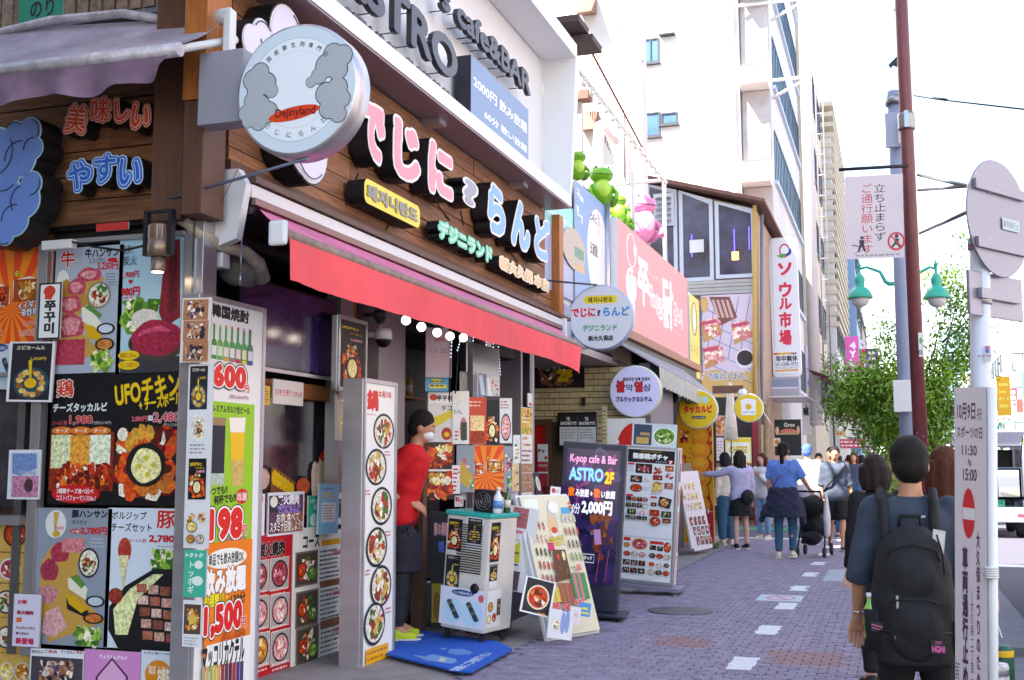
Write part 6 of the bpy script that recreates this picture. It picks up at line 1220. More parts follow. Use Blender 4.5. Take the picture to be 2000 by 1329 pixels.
for i,(x,y)in enumerate(((1296,765),(1318,772),(1338,775))):c=onX(x,y,-3.3);t=empty('spotlight',c,0,'grey can spotlight under the grey canopy, '+['nearest','middle','farthest'][i]+' of three','spotlight','spotlights under the grey canopy');q=MB();q.lathe([(.05,-.12),(.06,-.1),(.06,.12),(.02,.14)],14);q.build('can','dark_metal',t);q=MB();q.lathe([(.01,.14),(.01,.35)],8);q.build('stem','dark_metal',t)
poster(FX(-3.9),1288,778,1312,838,'#d87a30','orange_poster','orange food poster in shadow under the grey canopy',lambda p:p.food(1288,780,1312,838,'fry',None,n=20,size=.4));
q=MB();q.tube([(-3.75,14.2,2.95),(-3.72,16.2,2.82)],.05,10);tag(q.build('rolled_awning','black'),'rolled up black awning below the pink sign','awning')
s2('deck',(-8,15.2,5.2,-4.05,21.6,5.32),'roof_rust');s2('deck_wall',(-8.5,17.5,5.32,-4.7,17.6,7.35),'wall_grey');s2('deck_edge',(-8.5,17.35,7.352,-4.55,17.62,7.5),'roof_rust')
RL=empty('deck_railing',(-5.4,17.4,7.5),0,'rusty brown railing round the upper deck beside the white pipe','railing');ri=RL.matrix_basis.inverted()
def tubes(parent,nm,segs,m,r=.015,n=6):
 for a,b_ in segs:q=MB();q.tube([a,b_],r,n);o=q.build(nm,m,parent);o.matrix_basis=parent.matrix_basis.inverted()
e0,e1=Vector((-6.6,17.42,8.35)),Vector((-4.6,17.42,8.35));tubes(RL,'top_rail',[(e0,e1),(e1,Vector((-4.5,21.3,7.6)))],'roof_rust',.022)
tubes(RL,'baluster',[((-6.6+k*.1,17.42,7.5),(-6.6+k*.1,17.42,8.35))for k in range(21)]+[((-4.6+.1*k/30,17.42+3.88*k/30,7.2-.03*k),(-4.6+.1*k/30,17.42+3.88*k/30,8.35-.025*k))for k in range(1,30)],'roof_rust',.009,5)
q=MB();a=onY(1168,232,17.0);q.tube([a+Vector((0,1.2,-.02)),a+Vector((0,.35,0)),a+Vector((0,.08,-.1)),a+Vector((0,0,-.4)),Vector((a.x,a.y,5.3))],[.085]*5,16);VP_=tag(q.build('vent_pipe','white_paint'),'thick white vent pipe that bends back at the top on the roof deck','pipe')
q=MB();q.lathe([(.2,0),(.21,.3),(.16,.42),(.05,.46)],16,0,Matrix.Translation((-5.35,17.9,7.9)));tag(q.build('blue_tank',mat('blue_drum','#2f5f78',.4)),'dark blue drum behind the deck railing','drum')
SF=empty('bulb_scaffold',(-3.92,16.5,5.0),0,'light grey steel frame that carries the string of bulbs above the pink sign','frame');si=SF.matrix_basis.inverted()
p1,p2=onX(1234,270,-3.9),onX(1297,352,-3.9);tubes(SF,'post',[(p1,Vector((p1.x,p1.y,4.9))),(p2,Vector((p2.x,p2.y,4.6)))],'white_paint',.04,4);tubes(SF,'beam',[(onX(1085,80,-3.9),p2+(p2-p1)*.08),(onX(1120,355,-3.9)if 0 else p2+Vector((-2.3,-.0,-.05)),p2)],'white_paint',.035,4)
pa,pb_=onX(1100,100,-3.84),p2+Vector((.06,0,0));nb=17
for k in range(nb):
 c=pa.lerp(pb_,(k+.5)/nb)+Vector((0,0,-.1));
 if k==0:
  B0=empty('string_bulb',c,0,'small clear bulb on the light string along the steel frame','bulb','bulbs on the light string');q=MB();q.ball((0,0,0),.045,n=8);q.build('globe',mat('clear_bulb','#d8d0c0',.1,spec=.9),B0);q=MB();q.lathe([(.018,.04),(.018,.08)],8);q.build('socket','white_paint',B0)
 else:n_=copy_tree(B0);n_.location=c
for i,(x0,y0,x1,y1)in enumerate(((1060,36,1112,50),(1076,75,1139,88))):
 a,b_=onX(x0,y0,-3.95),onX(x0,y1,-3.95);e=onY(x1,y0,a.y);q=MB();q.bbox(a.x,a.y,b_.z,e.x+.12,a.y+.5,a.z,b=.01);tag(q.build('wall_shelf',mat('rust_dark','#4a3a38',.7)),['upper','lower'][i]+' rusty brown plate sticking out of the wall above the white sign box','plate')
q=MB();a=onX(1052,0,-3.92);q.tube([(a.x,a.y,9),(a.x,a.y,6.6)],.05,10);tag(q.build('down_pipe','dark_metal'),'dark downpipe on the wall above the white sign box','pipe')
def frog(lab,px,py,h,yaw,m,mb_):
 c=onY(px,py,onX(px,py,-3.95).y);s_=h;t=empty('frog_statue',c,yaw,lab,'statue','frog statues on top of the pink sign')
 q=MB();q.ball((0,0,.30*s_),.30*s_,.34*s_,.36*s_,14);q.ball((0,-.06*s_,.74*s_),.30*s_,.32*s_,.20*s_,14);q.ball((-.14*s_,-.04*s_,.90*s_),.09*s_,n=10);q.ball((.14*s_,-.04*s_,.90*s_),.09*s_,n=10)
 for sx in(-1,1):q.tube([(sx*.24*s_,-.05*s_,.45*s_),(sx*.34*s_,-.25*s_,.25*s_),(sx*.26*s_,-.38*s_,.05*s_)],[.08*s_,.06*s_,.07*s_],8);q.ball((sx*.32*s_,.12*s_,.14*s_),.14*s_,.26*s_,.15*s_,10)
 q.build('body',m,t);q=MB();q.ball((0,-.16*s_,.36*s_),.20*s_,.22*s_,.28*s_,12);q.build('belly',mb_,t)
 for sx in(-1,1):
  q=MB();q.ball((sx*.15*s_,-.11*s_,.92*s_),.05*s_,n=8);q.build('eye','white_plastic',t);q=MB();q.ball((sx*.155*s_,-.15*s_,.92*s_),.028*s_,n=6);q.build('pupil','black',t)
 q=MB();q.tube([(.29*s_*math.sin(a),-.06*s_-.32*s_*math.cos(a),.70*s_+.03*s_*a*a)for a in[-1.2+.3*k for k in range(9)]],.008*s_,5);q.build('mouth_line','black',t);return t
mat('frog_green','#6fae22',.35);mat('frog_belly','#a8d04a',.4);mat('frog_pink','#dc7fb0',.35);mat('frog_pale','#eac4d8',.4)
frog('nearest and largest of the green frog statues on the pink sign',1174,402,.60,.5,'frog_green','frog_belly');frog('second green frog statue, half behind the largest',1207,434,.44,.5,'frog_green','frog_belly');frog('smallest green frog statue, third in the row',1216,452,.44,.5,'frog_green','frog_belly');frog('pink frog statue sitting at the end of the row',1252,470,.8,.8,'frog_pink','frog_pale');frog('green frog statue peeping out at the right end of the white sign box',1127,350,.4,.6,'frog_green','frog_belly')
WW=block('white_building','plain white windowless wall of the building above the roof deck',(-14,21.5,-4.5,-4.5,21.9,16)if 0 else(-14,21.45,0,-4.52,21.95,17),'wall_white');wi=WW.matrix_basis.inverted()
for k in range(5):q=MB();q.box(-4.9-k*1.1,21.43,5.2,-4.885-k*1.1,21.449,17);o=q.build('panel_joint','wall_grey',WW);o.matrix_basis=wi
for(x,y)in((1147,25),(1150,252)):a=onY(x,y,21.3);q=MB();q.add([(a.x-.16,21.44,a.z),(a.x+.16,21.44,a.z),(a.x+.16,21.0,a.z-.1),(a.x-.16,21.0,a.z-.1),(a.x-.16,21.44,a.z+.4),(a.x+.16,21.44,a.z+.4)],[(0,1,2,3),(4,5,1,0),(3,2,5,4),(0,3,4),(1,5,2)]);o=q.build('vent_hood','roof_rust',WW);o.matrix_basis=wi
q=MB();q.tube([onY(1180,-5,21.3),onY(1256,122,21.3)],.008,5);o=q.build('cable','black',WW);o.matrix_basis=wi
GH=empty('glass_house',(-2.96,27,0),0,'low house with big white framed windows and a sloping roof over a food billboard','building');hi=GH.matrix_basis.inverted()
def gh(nm,c,m,b=0):q=MB();q.bbox(*c,b=b)if b else q.box(*c);o=q.build(nm,m,GH);o.matrix_basis=hi;return o
def Z27(x,y):a=onY(x,y,27);return a.x,a.z
q=MB();q.add([(-8,27.05,0),(-2.96,27.05,0),(-2.96,27.05,7.5),(-5.6,27.05,8.32),(-8,27.05,8.32),(-8,32.5,0),(-2.96,32.5,0),(-2.96,32.5,7.5),(-5.6,32.5,8.32),(-8,32.5,8.32)],[(0,1,2,3,4),(1,6,7,2),(5,9,8,7,6),(0,4,9,5)]);o=q.build('wall','wall_tan',GH);o.matrix_basis=hi
q=MB();q.add([(-8,26.6,8.36),(-5.6,26.6,8.36),(-2.7,26.6,7.55),(-8,33,8.36),(-5.6,33,8.36),(-2.7,33,7.55),(-8,26.6,8.46),(-5.6,26.6,8.46),(-2.7,26.6,7.63),(-8,33,8.46),(-5.6,33,8.46),(-2.7,33,7.63)],[(0,1,7,6),(1,2,8,7),(2,5,11,8),(6,7,10,9),(7,8,11,10),(0,3,4,1),(1,4,5,2)]);o=q.build('roof','roof_rust',GH);o.matrix_basis=hi
def pane(x0,yt0,yt1,x1,yb):
 a,b_=Z27(x0,yt0),Z27(x1,yt1);zb=Z27(x0,yb)[1];t_=.09
 f=MB();q_=[(a[0],a[1]),(b_[0],b_[1]),(b_[0],zb),(a[0],zb)];i_=[(a[0]+t_,a[1]-t_),(b_[0]-t_,b_[1]-t_),(b_[0]-t_,zb+t_),(a[0]+t_,zb+t_)]
 vs=[(x,26.94,z)for x,z in q_+i_]+[(x,27.04,z)for x,z in q_+i_];f.add(vs,[(k,(k+1)%4,4+(k+1)%4,4+k)for k in range(4)]+[(k,8+k,8+(k+1)%4,(k+1)%4)for k in range(4)]+[(4+k,4+(k+1)%4,12+(k+1)%4,12+k)for k in range(4)])
 w=f.build('window',mat('frame_pale','#b9bfd0',.4),GH);w.matrix_basis=hi;g=MB();g.add([(x,27.0,z)for x,z in i_],[(0,3,2,1)]);g.build('pane',mat('cafe_glass','#2e2630',.05,spec=.9,noise=.5,scale=1.2,col2='#4a5070'),w);return w
pane(1262,360,372,1322,552);pane(1326,373,392,1392,552);pane(1396,394,410,1474,546)
a,b_=Z27(1278,382),Z27(1318,442);gh('louvre_frame',(a[0],26.88,b_[1],b_[0],26.93,a[1]),'frame_pale')
for k in range(5):z=b_[1]+.06+k*(a[1]-b_[1]-.1)/5;q=MB();q.add([(a[0]+.06,26.80,z),(b_[0]-.06,26.80,z),(b_[0]-.06,26.87,z+.09),(a[0]+.06,26.87,z+.09)],[(0,1,2,3)]);o=q.build('louvre_blade','aluminium',GH);o.matrix_basis=hi
for i,(x,y,m)in enumerate(((1436,500,'#e8a84a'),(1351,480,'#4a3ad0'),(1434,470,'#4a3ad0'),(1463,465,'#4a3ad0'))):
 a=onY(x,y,26.97);q=MB();q.box(a.x-(.08 if i==0 else.012),26.975,a.z-(.1 if i==0 else.28),a.x+(.08 if i==0 else.012),26.985,a.z+(.1 if i==0 else.28));o=q.build('lamp',mat('lit'+str(i),m,.5,emit=1.2),GH);o.matrix_basis=hi
q=MB();a=Z27(1347,470);b_=Z27(1375,493);q.box(a[0],26.97,b_[1],b_[0],26.99,a[1]);o=q.build('paper','white_paint',GH);o.matrix_basis=hi
for k in range(4):a,b_=Z27(1338,553+k*6),Z27(1475,547+k*8);gh('siding_board',(a[0],26.93-.01*(k%2),b_[1]-.0 if 0 else Z27(1400,548+(k+1)*7)[1],b_[0],27.04,Z27(1400,548+k*7)[1]-.01),'wall_grey')
def f_bill(p):
 p.r(1370,578,1478,775,'#c9b9cc');p.r(1370,728,1478,775,'#c9a368');p.pl([(1370,728),(1400,722),(1440,736),(1478,722),(1478,745),(1370,745)],'#c9a368')
 for k in range(6):p.pl([(1376+k*22,580),(1377.5+k*22,580),(1337+k*22+20,700),(1335.5+k*22+20,700)],'#5a6a9a')if k<5 else None
 for k in range(5):p.pl([(1370,600+k*26),(1370,601.5+k*26),(1478,650+k*26),(1478,648.5+k*26)],'#5a6a9a')
 p.pl([(1385,580),(1425,580),(1440,620),(1408,636)],'#7a4a48');[p.pl([(1390+k*9,586),(1395+k*9,586),(1406+k*9,620),(1401+k*9,622)],'#c0a09a')for k in range(4)]
 for x,y in((1368,628),(1428,632),(1372,680)):p.pl([(x,y),(x+32,y-6),(x+44,y+24),(x+6,y+42)],'#b98a5c',.5);p.food(x+2,y-4,x+42,y+30,'pork',None,n=26,size=.25);p.pl([(x,y+2),(x+30,y-4),(x+33,y+2),(x+2,y+9)],'#b84a6a',.6)
 p.e(1368,580,1384,610,'#c89a68',.6);p.e(1436,682,1474,720,'#d6d2dc');p.e(1439,685,1471,714,'#33262c',.4);p.t('グ',1369,730,1377,742,'#b82a3a',ol='#eee',ob=.1);p.t('で味わえます。',1381,728,1460,742,'#8f8f9c',ol='#e8e4e4',ob=.1,b=.05);p.t('市場',1405,753,1432,766,'#b83a50',b=.06)
p=Print(FY(26.9),1366,577,1479,774,None,.08);f_bill(p);p.done('food_billboard','large billboard of toasted sandwiches and coffee under the big windows','billboard')
def vp(x,y0,y1,Y,r,m,nm,lab):q=MB();q.tube([onY(x,y0,Y),onY(x,y1,Y)],r,8);return tag(q.build(nm,m),lab,'pipe')
vp(1474,402,800,26.8,.05,mat('ochre','#b8934a',.6),'ochre_pipe','ochre yellow pipe at the corner of the glass fronted house');vp(1488,420,830,27.2,.04,mat('grey_pipe','#7d7a80',.5),'grey_pipe','grey drain pipe right of the ochre pipe');vp(1497,790,1000,27.0,.07,mat('old_post','#8a7450',.7,noise=.3,scale=8),'timber_post','weathered timber post at the stall corner')
gh('shade_panel',(-6.5,26.9,.1,-3.0,27.04,3.0),'wall_dark');gh('red_column',(onY(1470,860,26.6).x,26.55,0,onY(1482,860,26.6).x,26.7,2.6),mat('dark_red','#7a1c24',.5))  # dark slab standing in for the shade inside the open shop front
for a in(('cheese_board',1416,855,1468,905,'#d8c47a','yellow bordered board reading cheese behind the girls',lambda p:(p.r(1419,858,1465,902,'#d9dccb'),p.t('CHEESE',1424,872,1460,886,'#c8a020',b=.05),p.r(1419,858,1465,864,'#d8c030'))),('pink_poster',1399,855,1414,900,'#d8c8cc','narrow pale poster right of the yellow panel',lambda p:p.lines(1401,860,1412,896,6,'#b07080')),('fruit_poster',1398,812,1416,852,'#c09a90','faded food poster above the narrow pale poster',lambda p:p.food(1398,812,1416,850,'fry',None,n=10,size=.4)),('menu_sheet',1399,905,1470,960,'#8a5a48','brown sheet of small food photos behind the girls',lambda p:p.food(1400,906,1470,958,'people',None,n=40))):
 poster(FY(26.3),a[1],a[2],a[3],a[4],a[5],a[0],a[6],a[7])
t=empty('closed_umbrella',onY(1428,860,25.5),0,'closed pale umbrella hanging behind the yellow round signs','umbrella');q=MB();q.lathe([(.16,0),(.12,.5),(.08,1.0),(.05,1.25),(.02,1.3)],10);q.build('folded_cloth',mat('cloth_pale','#c8beb4',.8,noise=.2,scale=10),t);q=MB();q.tube([(0,0,-.5),(0,0,1.4)],.015,6);q.build('pole','steel',t)
q=MB();a,b_=onY(1392,757,24),onY(1452,768,24);q.box(a.x,23.95,b_.z,b_.x,24.05,b_.z+.16);tag(q.build('brown_beam','roof_rust'),'brown canopy beam with a pale flag at its end','beam')
q=MB();q.smooth=True;a=onY(1450,770,24.0);vs=[]
for k in range(9):t_=k/8;vs+=[(a.x+.04+.42*t_,24,a.z+.05-.5*t_*t_),(a.x+.1+.5*t_,24.1,a.z-.1-.62*t_-.1*math.sin(t_*6))]
q.add(vs,[(2*k,2*k+1,2*k+3,2*k+2)for k in range(8)]);tag(q.build('pale_flag',mat('flag_pink','#c8aab0',.8)),'pale pink cloth hanging from the end of the brown beam','flag')
q=MB();q.ball(a+Vector((0,0,.02)),.1,n=10);tag(q.build('beam_lamp','white_plastic'),'white ball at the end of the brown canopy beam','lamp')
TB=block('tall_building','tall white building with ribbon windows facing the road',(-16,33,0,-4.0,44,34),'wall_white');tb=TB.matrix_basis.inverted()
def tbx(nm,c,m):q=MB();q.box(*c);o=q.build(nm,m,TB);o.matrix_basis=tb;return o
tbx('stair_tower',(-3.999,33.4,0,-3.12,44,34),'wall_white');tbx('pilaster',(-4.3,32.85,0,-4.12,33,34),'wall_white')
for k in range(8):z=3.3+k*2.95+.35;tbx('landing',(-3.98,32.5,z,-3.14,33.399,z+.22),'wall_white');tbx('landing_screen',(-3.95,33.25,z-2.1,-3.16,33.38,z-.02),'wall_grey')
def TW(x0,y0,x1,y1,nx):a,b_=onY(x0,y0,33),onY(x1,y1,33);window(TB,YW(33),a.x,b_.z,b_.x,a.z,nx)
TW(1254,78,1288,122,2);TW(1256,222,1290,266,1);TW(1291,222,1324,242,1)
q=MB();a,b_=onY(1289,74,33),onY(1320,71,33);q.box(a.x,32.75,a.z,b_.x,33,a.z+.04);o=q.build('canopy','frame_dark',TB);o.matrix_basis=tb
for k in range(9):
 z0=4.0+k*2.95;z1=z0+1.55
 for j in range(9):window(TB,XW(-3.12),34.0+j*1.1,z0,35.08+j*1.1,z1,2,'glass_blue','frame_dark',.04,.03,sill=False)
 tbx('sill_band',(-3.119,33.9,z0-.14,-3.02,44,z0-.02),mat('band_blue','#b6c4d8',.5))
DT=empty('duct_mast',(-2.0,33.5,3),0,'tall white duct with a cable ladder and bracket arms on the white building','duct');a=onY(1579,0,33.5);b_=onY(1582,760,33.5);X0=(a.x+b_.x)/2
tubes(DT,'duct',[((X0,33.5,2.5),(X0,33.5,26))],'white_paint',.17,16)
tubes(DT,'ladder_rail',[((X0+.26,33.5,2.5),(X0+.26,33.5,26)),((X0+.46,33.5,2.5),(X0+.46,33.5,26))],'aluminium',.025);tubes(DT,'rung',[((X0+.26,33.5,3+.62*k),(X0+.46,33.5,3+.62*k))for k in range(36)],'aluminium',.015,5)
for y in(12,165):a=onY(1442,y,33.0);e=onY(1570,y-14,33.5);tubes(DT,'bracket_arm',[(a,Vector((X0,33.5,e.z))),(Vector((-3.1,33.6,a.z-.35)),Vector((X0,33.5,e.z-.05)))],'white_paint',.05)
def lb(lab,y0,y1,x,h,wall,sw=1.6,sh_=1.5,gx=.6,fl=3.2,glass='glass_pale',front=True):
 t=block('street_building',lab,(x-14,y0,0,x,y1,h),wall,group='buildings down the left side')
 n=int((y1-y0)/(sw+gx))
 for f in range(1,int(h/fl)):
  for j in range(n):window(t,XW(x),y0+gx+j*(sw+gx),f*fl+.6,y0+gx+j*(sw+gx)+sw,f*fl+.6+sh_,1,glass,'frame_dark',.08,.06,sill=False)
  if front:
   for j in range(3):window(t,YW(y0),x-1.6-j*2.2,f*fl+.8,x-.5-j*2.2,f*fl+2.1,1,glass,'frame_dark',.08,.06,sill=False)
 return t
lb('cream building just beyond the tall white one',45,55,-2.85,21,'wall_cream',front=False)
t=lb('striped tile building beyond the cream one',56,70,-2.45,17.5,'wall_white',front=True)
for k in range(22):q=MB();q.box(-4.5,55.9,8+k*.52,-2.28,70.05,8.22+k*.52);o=q.build('tile_band','wall_cream',t);o.matrix_basis=t.matrix_basis.inverted()
lb('pale blue building behind the striped one',71,84,-1.9,20,'wall_blue');lb('low pinkish building on the left side',85,100,-2.0,12,'wall_pink');lb('white block far down the left side',101,125,-2.4,16,'wall_white');lb('grey block at the far left end of the street',126,160,-3.0,13,'wall_grey');lb('small cream building seen below the tree',161,200,-3.5,10,'wall_cream')
for i,(y0,L,x,h,w,lab)in enumerate(((118,20,10.2,15,'wall_white','white office block far down the right side'),(139,18,9.6,20,'wall_grey','grey block far down the right side'),(158,25,10,14,'wall_cream','cream block near the right end of the street'),(184,30,8.5,22,'wall_blue','bluish block at the right end of the street'),(260,20,-20,14,'wall_grey','grey building closing the street'))):
 t=block('distant_building',lab,(x,y0,0,x+18+(22 if i==4 else 0),y0+L,h),w,group='far buildings')
 for f in range(1,int(h/3.3)):
  for j in range(4):window(t,YW(y0),x+.8+j*2.6,f*3.3+.5,x+2.8+j*2.6,f*3.3+2.2,2,'glass_pale','frame_dark',.08,.06,sill=False)
  for j in range(int(L/3)):window(t,Matrix.Translation((x,0,0))@Matrix.Rotation(-PI/2,4,'Z'),-(y0+2.6+j*3),f*3.3+.5,-(y0+.6+j*3),f*3.3+2.2,2,'glass_pale','frame_dark',.08,.06,sill=False)
def vsign(name,lab,x0,y0,x1,y1,Y,bg,fn,d=.2,r=.0):
 p=Print(FY(Y),x0,y0,x1,y1,bg,d,edge='#c8c4c8');fn(p);return p.done(name,lab,'sign')
def f_seoul(p):
 p.e(1521,477,1543,503,'#c0304a');p.e(1524,480,1540,500,'#dcdfe8');p.e(1526,484,1546,500,'#2a3a7a');p.e(1524,482,1541,496,'#dcdfe8');p.pl([(1516,500),(1528,496),(1538,500),(1526,505)],'#4a9a50')
 for i,ch in enumerate('ソウル市場'):p.t(ch,1521-(i==0)*2,[514,552,583,610,645][i],1547,[537,580,604,640,674][i],'#c82a48',b=.05)
 p.r(1511,690,1556,692,'#d8a030');p.r(1511,690,1520,692,'#c03040');p.r(1545,690,1556,692,'#3a5ab0');p.t('年中無休',1515,695,1558,706,'#2a2a34',b=.04);p.t('03-3208-1072',1515,709,1559,714,'#50505a');p.t('WWW.SEOUL-ICHIBA.COM',1516,717,1559,720,'#8a8a92',b=0);p.r(1514,723,1559,725,'#d09a50')
SM=Frame((0,30,0),0,0,.012);p=Print(SM,1506,473,1560,730,'#d6d8e2',.02);f_seoul(p);MS=empty('market_sign',onY(1506,730,30),0,'tall white rounded light box sign with red vertical katakana','sign');p.done('printed_face',parent=MS)
u0,v0,u1,v1=p.b;q=MB();q.prism(rr(u0-.07,v0-.1,u1+.07,v1+.1,.16),.26,0,None,-.28);o=q.build('case','white_plastic',MS);o.matrix_basis=MS.matrix_basis.inverted()@SM.m
vsign('air_vent_box','grey translucent box panel under the market sign',1499,737,1562,781,29.8,'#9b98a2',lambda p:(p.r(1503,741,1558,758,'#7d829a',.6),p.r(1503,757,1558,759,'#c8c4cc')),.5)
vsign('love_sign','narrow white sign with black Korean brush writing behind the market sign',1571,676,1601,756,36,'#dcdce4',lambda p:(p.r(1571,676,1575,756,'#8a6ab0'),p.t('韓',1580,696,1590,710,'#333'),p.t('사랑',1580,712,1590,732,'#222',b=.04,vert=True),p.e(1577,742,1588,754,'#3a8ac8'),p.e(1582,680,1590,690,'#c04060')))
vsign('dragon_sign','small white sign with a black dragon character over the heads',1566,786,1584,850,37,'#e2e0e2',lambda p:p.t('龍',1568,796,1580,812,'#222',b=.04))
vsign('hotdog_sign','black sign with a hot dog held in two hands',1512,820,1566,890,29,'#1d2024',lambda p:(p.t('Gros',1531,826,1552,834,'#c8c4b8',b=.03),p.e(1524,838,1556,848,'#b86a5c',.8),p.r(1520,846,1560,849,'#b09068'),p.e(1514,834,1522,850,'#c8a078',.4),p.e(1556,832,1562,848,'#c8a078',.4)),.05)
vsign('pancake_sign','little white card with a round brown pancake beside the hot dog sign',1511,856,1524,872,28.9,'#d0c8b4',lambda p:p.e(1513,859,1522,869,'#b87a20',.5),.02)
vsign('pink_banner','tall pink banner with white capital letters half behind the tree',1650,658,1682,816,40,'#dc5fae',lambda p:[p.t(c,1659,y,1672,y+14,'#efe8ee',b=.06)for c,y in(('4',668),('Y',685),('L',702),('C',732),('&',762),('M',776),('E',793))])
vsign('list_banner','white banner of small writing under the pink banner',1656,817,1684,854,40.1,'#ddd8d0',lambda p:p.lines(1662,826,1682,850,4,'#4a4a50'));vsign('stack_sign','grey and green stacked shop sign right of the pink banner',1690,786,1706,848,46,'#8fa0a8',lambda p:(p.lines(1692,790,1705,816,5,'#d8dce0'),p.r(1690,818,1706,831,'#1f9a6a')))
for i,(x0,y0,x1,y1,Y,c,lb_)in enumerate(((1632,824,1651,832,44,'#a8b890','small green shop board above the passers by'),(1632,842,1651,852,44,'#c8a868','small ochre shop board above the passers by'),(1632,808,1654,816,44,'#d0b0a8','small pinkish shop board above the passers by'),(1694,849,1706,874,50,'#dcdce0','small white sign with red squares in the distance'),(1640,858,1690,876,48,'#c8506a','red and pink rack of clothes in the distance'),(1716,830,1726,858,55,'#b83a8a','magenta sign far behind the tree'),(1708,742,1755,790,60,'#c9b83a','yellow sign board behind the tree leaves'),(1666,712,1676,740,70,'#c87a80','tiny reddish sign above the pink banner'),(1690,720,1700,740,70,'#3a9a70','tiny green sign above the pink banner'))):
 vsign('shop_sign',lb_,x0,y0,x1,y1,Y,c,lambda p,a=(x0,y0,x1,y1):p.lines(a[0]+2,a[1]+2,a[2]-2,a[3]-2,max(1,int((a[3]-a[1])/7)),'#f0e8e0'if i>3 else '#5a5048'))
RA=MB();a,b_=onY(1563,756,33),onY(1604,782,33);vs=[];fs=[]
for k in range(12):t_=k/11;xx=-2.15+1.35*t_;zz=3.95-.3*t_-.55*t_*t_;vs+=[(xx,31.5,zz),(xx,36.5,zz)]
RA.smooth=True;RA.add(vs,[(2*k,2*k+1,2*k+3,2*k+2)for k in range(11)]);tag(RA.build('maroon_awning',mat('maroon','#7a2a2c',.7)),'maroon fabric awning curving out beyond the market sign','awning')
q=MB();[q.box(-2.9,28.2+k*.35,3.02,-1.95,28.5+k*.35,3.05)for k in range(8)];tag(q.build('metal_canopy','aluminium'),'corrugated metal canopy below the grey panel','canopy',kind=None)['kind']='stuff'
for i,(y,c)in enumerate(((31,'wall_tan'),(46,'wall_pink'))):pass
def blob(name,mb,m,parent,vox=.016,amp=.0,freq=22.,sm=3,extra=None):
 me=bpy.data.meshes.new('b');me.from_pydata(mb.v,[],mb.f);o=bpy.data.objects.new('b',me);COL.objects.link(o)
 r=o.modifiers.new('r','REMESH');r.mode='VOXEL';r.voxel_size=vox;r.use_smooth_shade=True
 k=o.modifiers.new('s','SMOOTH');k.factor=.5;k.iterations=sm
 dg=bpy.context.evaluated_depsgraph_get();e=bpy.data.meshes.new_from_object(o.evaluated_get(dg));bpy.data.objects.remove(o);bpy.data.meshes.remove(me)
 if amp:
  n=len(e.vertices);co=np.empty(n*3);e.vertices.foreach_get('co',co);co=co.reshape(-1,3);no=np.empty(n*3);e.vertex_normals.foreach_get('vector',no);no=no.reshape(-1,3)
  x,y,z=(co*freq).T;d=np.sin(x+1.7*np.sin(z*.55))*np.sin(z*.8+y)+.6*np.sin(2.3*z+1.5*x+y)+.4*np.sin(4.1*z-2.2*x)
  co+=no*(d*amp)[:,None];e.vertices.foreach_set('co',co.ravel());e.update()
 if extra is not None:
  x_=bpy.data.meshes.new('x');x_.from_pydata(extra.v,[],extra.f);bm=bmesh.new();bm.from_mesh(e);bm.from_mesh(x_);bm.to_mesh(e);bm.free()
 e.polygons.foreach_set('use_smooth',[True]*len(e.polygons));e.materials.append(MATS[m]if isinstance(m,str)else m);e.name=name
 o=bpy.data.objects.new(name,e);COL.objects.link(o);o.parent=parent;return o
for n_,c_,r_ in(('skin','#b98468',.5),('skin_pale','#c8988a',.5),('hair_black','#17120f',.45),('hair_brown','#4a2514',.45),('hair_dark','#241a1a',.45),('cloth_charcoal','#343d4c',.85),('cloth_black','#15141a',.85),('cloth_blue','#5a7cc4',.85),('cloth_navy','#23273e',.85),('cloth_slate','#3a4356',.85),('jeans','#2f5674',.85),('jeans_light','#7290b4',.85),('cloth_red','#c40c18',.8),('cloth_dark','#26252e',.85),('cloth_white','#c4c4cc',.85),('cloth_lilac','#a9a4c4',.85),('cloth_cream','#c8c0b0',.85),('shoe_white','#cfc8bc',.6),('shoe_lime','#b8cc20',.6),('shoe_black','#17171b',.5),('cap_blue','#3c5aa0',.8),('bag_black','#131218',.7)):
 mat(n_,c_,.68 if 'hair'in n_ else r_,spec=.25 if 'hair'in n_ else.4,noise=.4 if 'hair'in n_ else.14 if 'cloth'in n_ or 'jean'in n_ else.05,scale=14,bump=.004 if 'hair'in n_ else.002 if 'cloth'in n_ else.0005,stretch=(9,9,.9)if 'hair'in n_ else(1,1,1))
def hand(q,w,d,s,side=1,curl=.5,fq=None):
 """palm, four unequal bent fingers and a thumb from the palm's side; w wrist, d pointing direction"""
 w=Vector(w);d=Vector(d).normalized();a=d.cross(Vector((0,1,0)));a=a.normalized()if a.length>.1 else Vector((1,0,0));n=d.cross(a).normalized()
 pc=w+d*.05*s;q.tube([w,w+d*.03*s],[.024*s,.026*s],8)
 for k in(-1,-.3,.3,1):q.tube([w+d*.02*s+a*k*.012*s,w+d*.085*s+a*k*.028*s],[.015*s,.0135*s],8)
 for k,L in((-1,.062),(-.33,.078),(.33,.084),(1,.07)):
  b0=w+d*.085*s+a*k*.028*s;b1=b0+(d*.8+n*curl*.6)*L*.5*s;b2=b1+(d*.5+n*curl*1.4).normalized()*L*.5*s
  (fq or q).tube([b0-d*.02*s,b0,b1,b2,b2+(b2-b1)*.08],[.0095*s,.0095*s,.0088*s,.007*s,.003*s],8)
 q=fq or q;t0=w+d*.03*s+a*side*.026*s;t1=t0+(d*.7+a*side*.7+n*.2).normalized()*.036*s;q.tube([t0,t1,t1+(d+n*curl*.6).normalized()*.03*s],[.014*s,.012*s,.009*s],8)
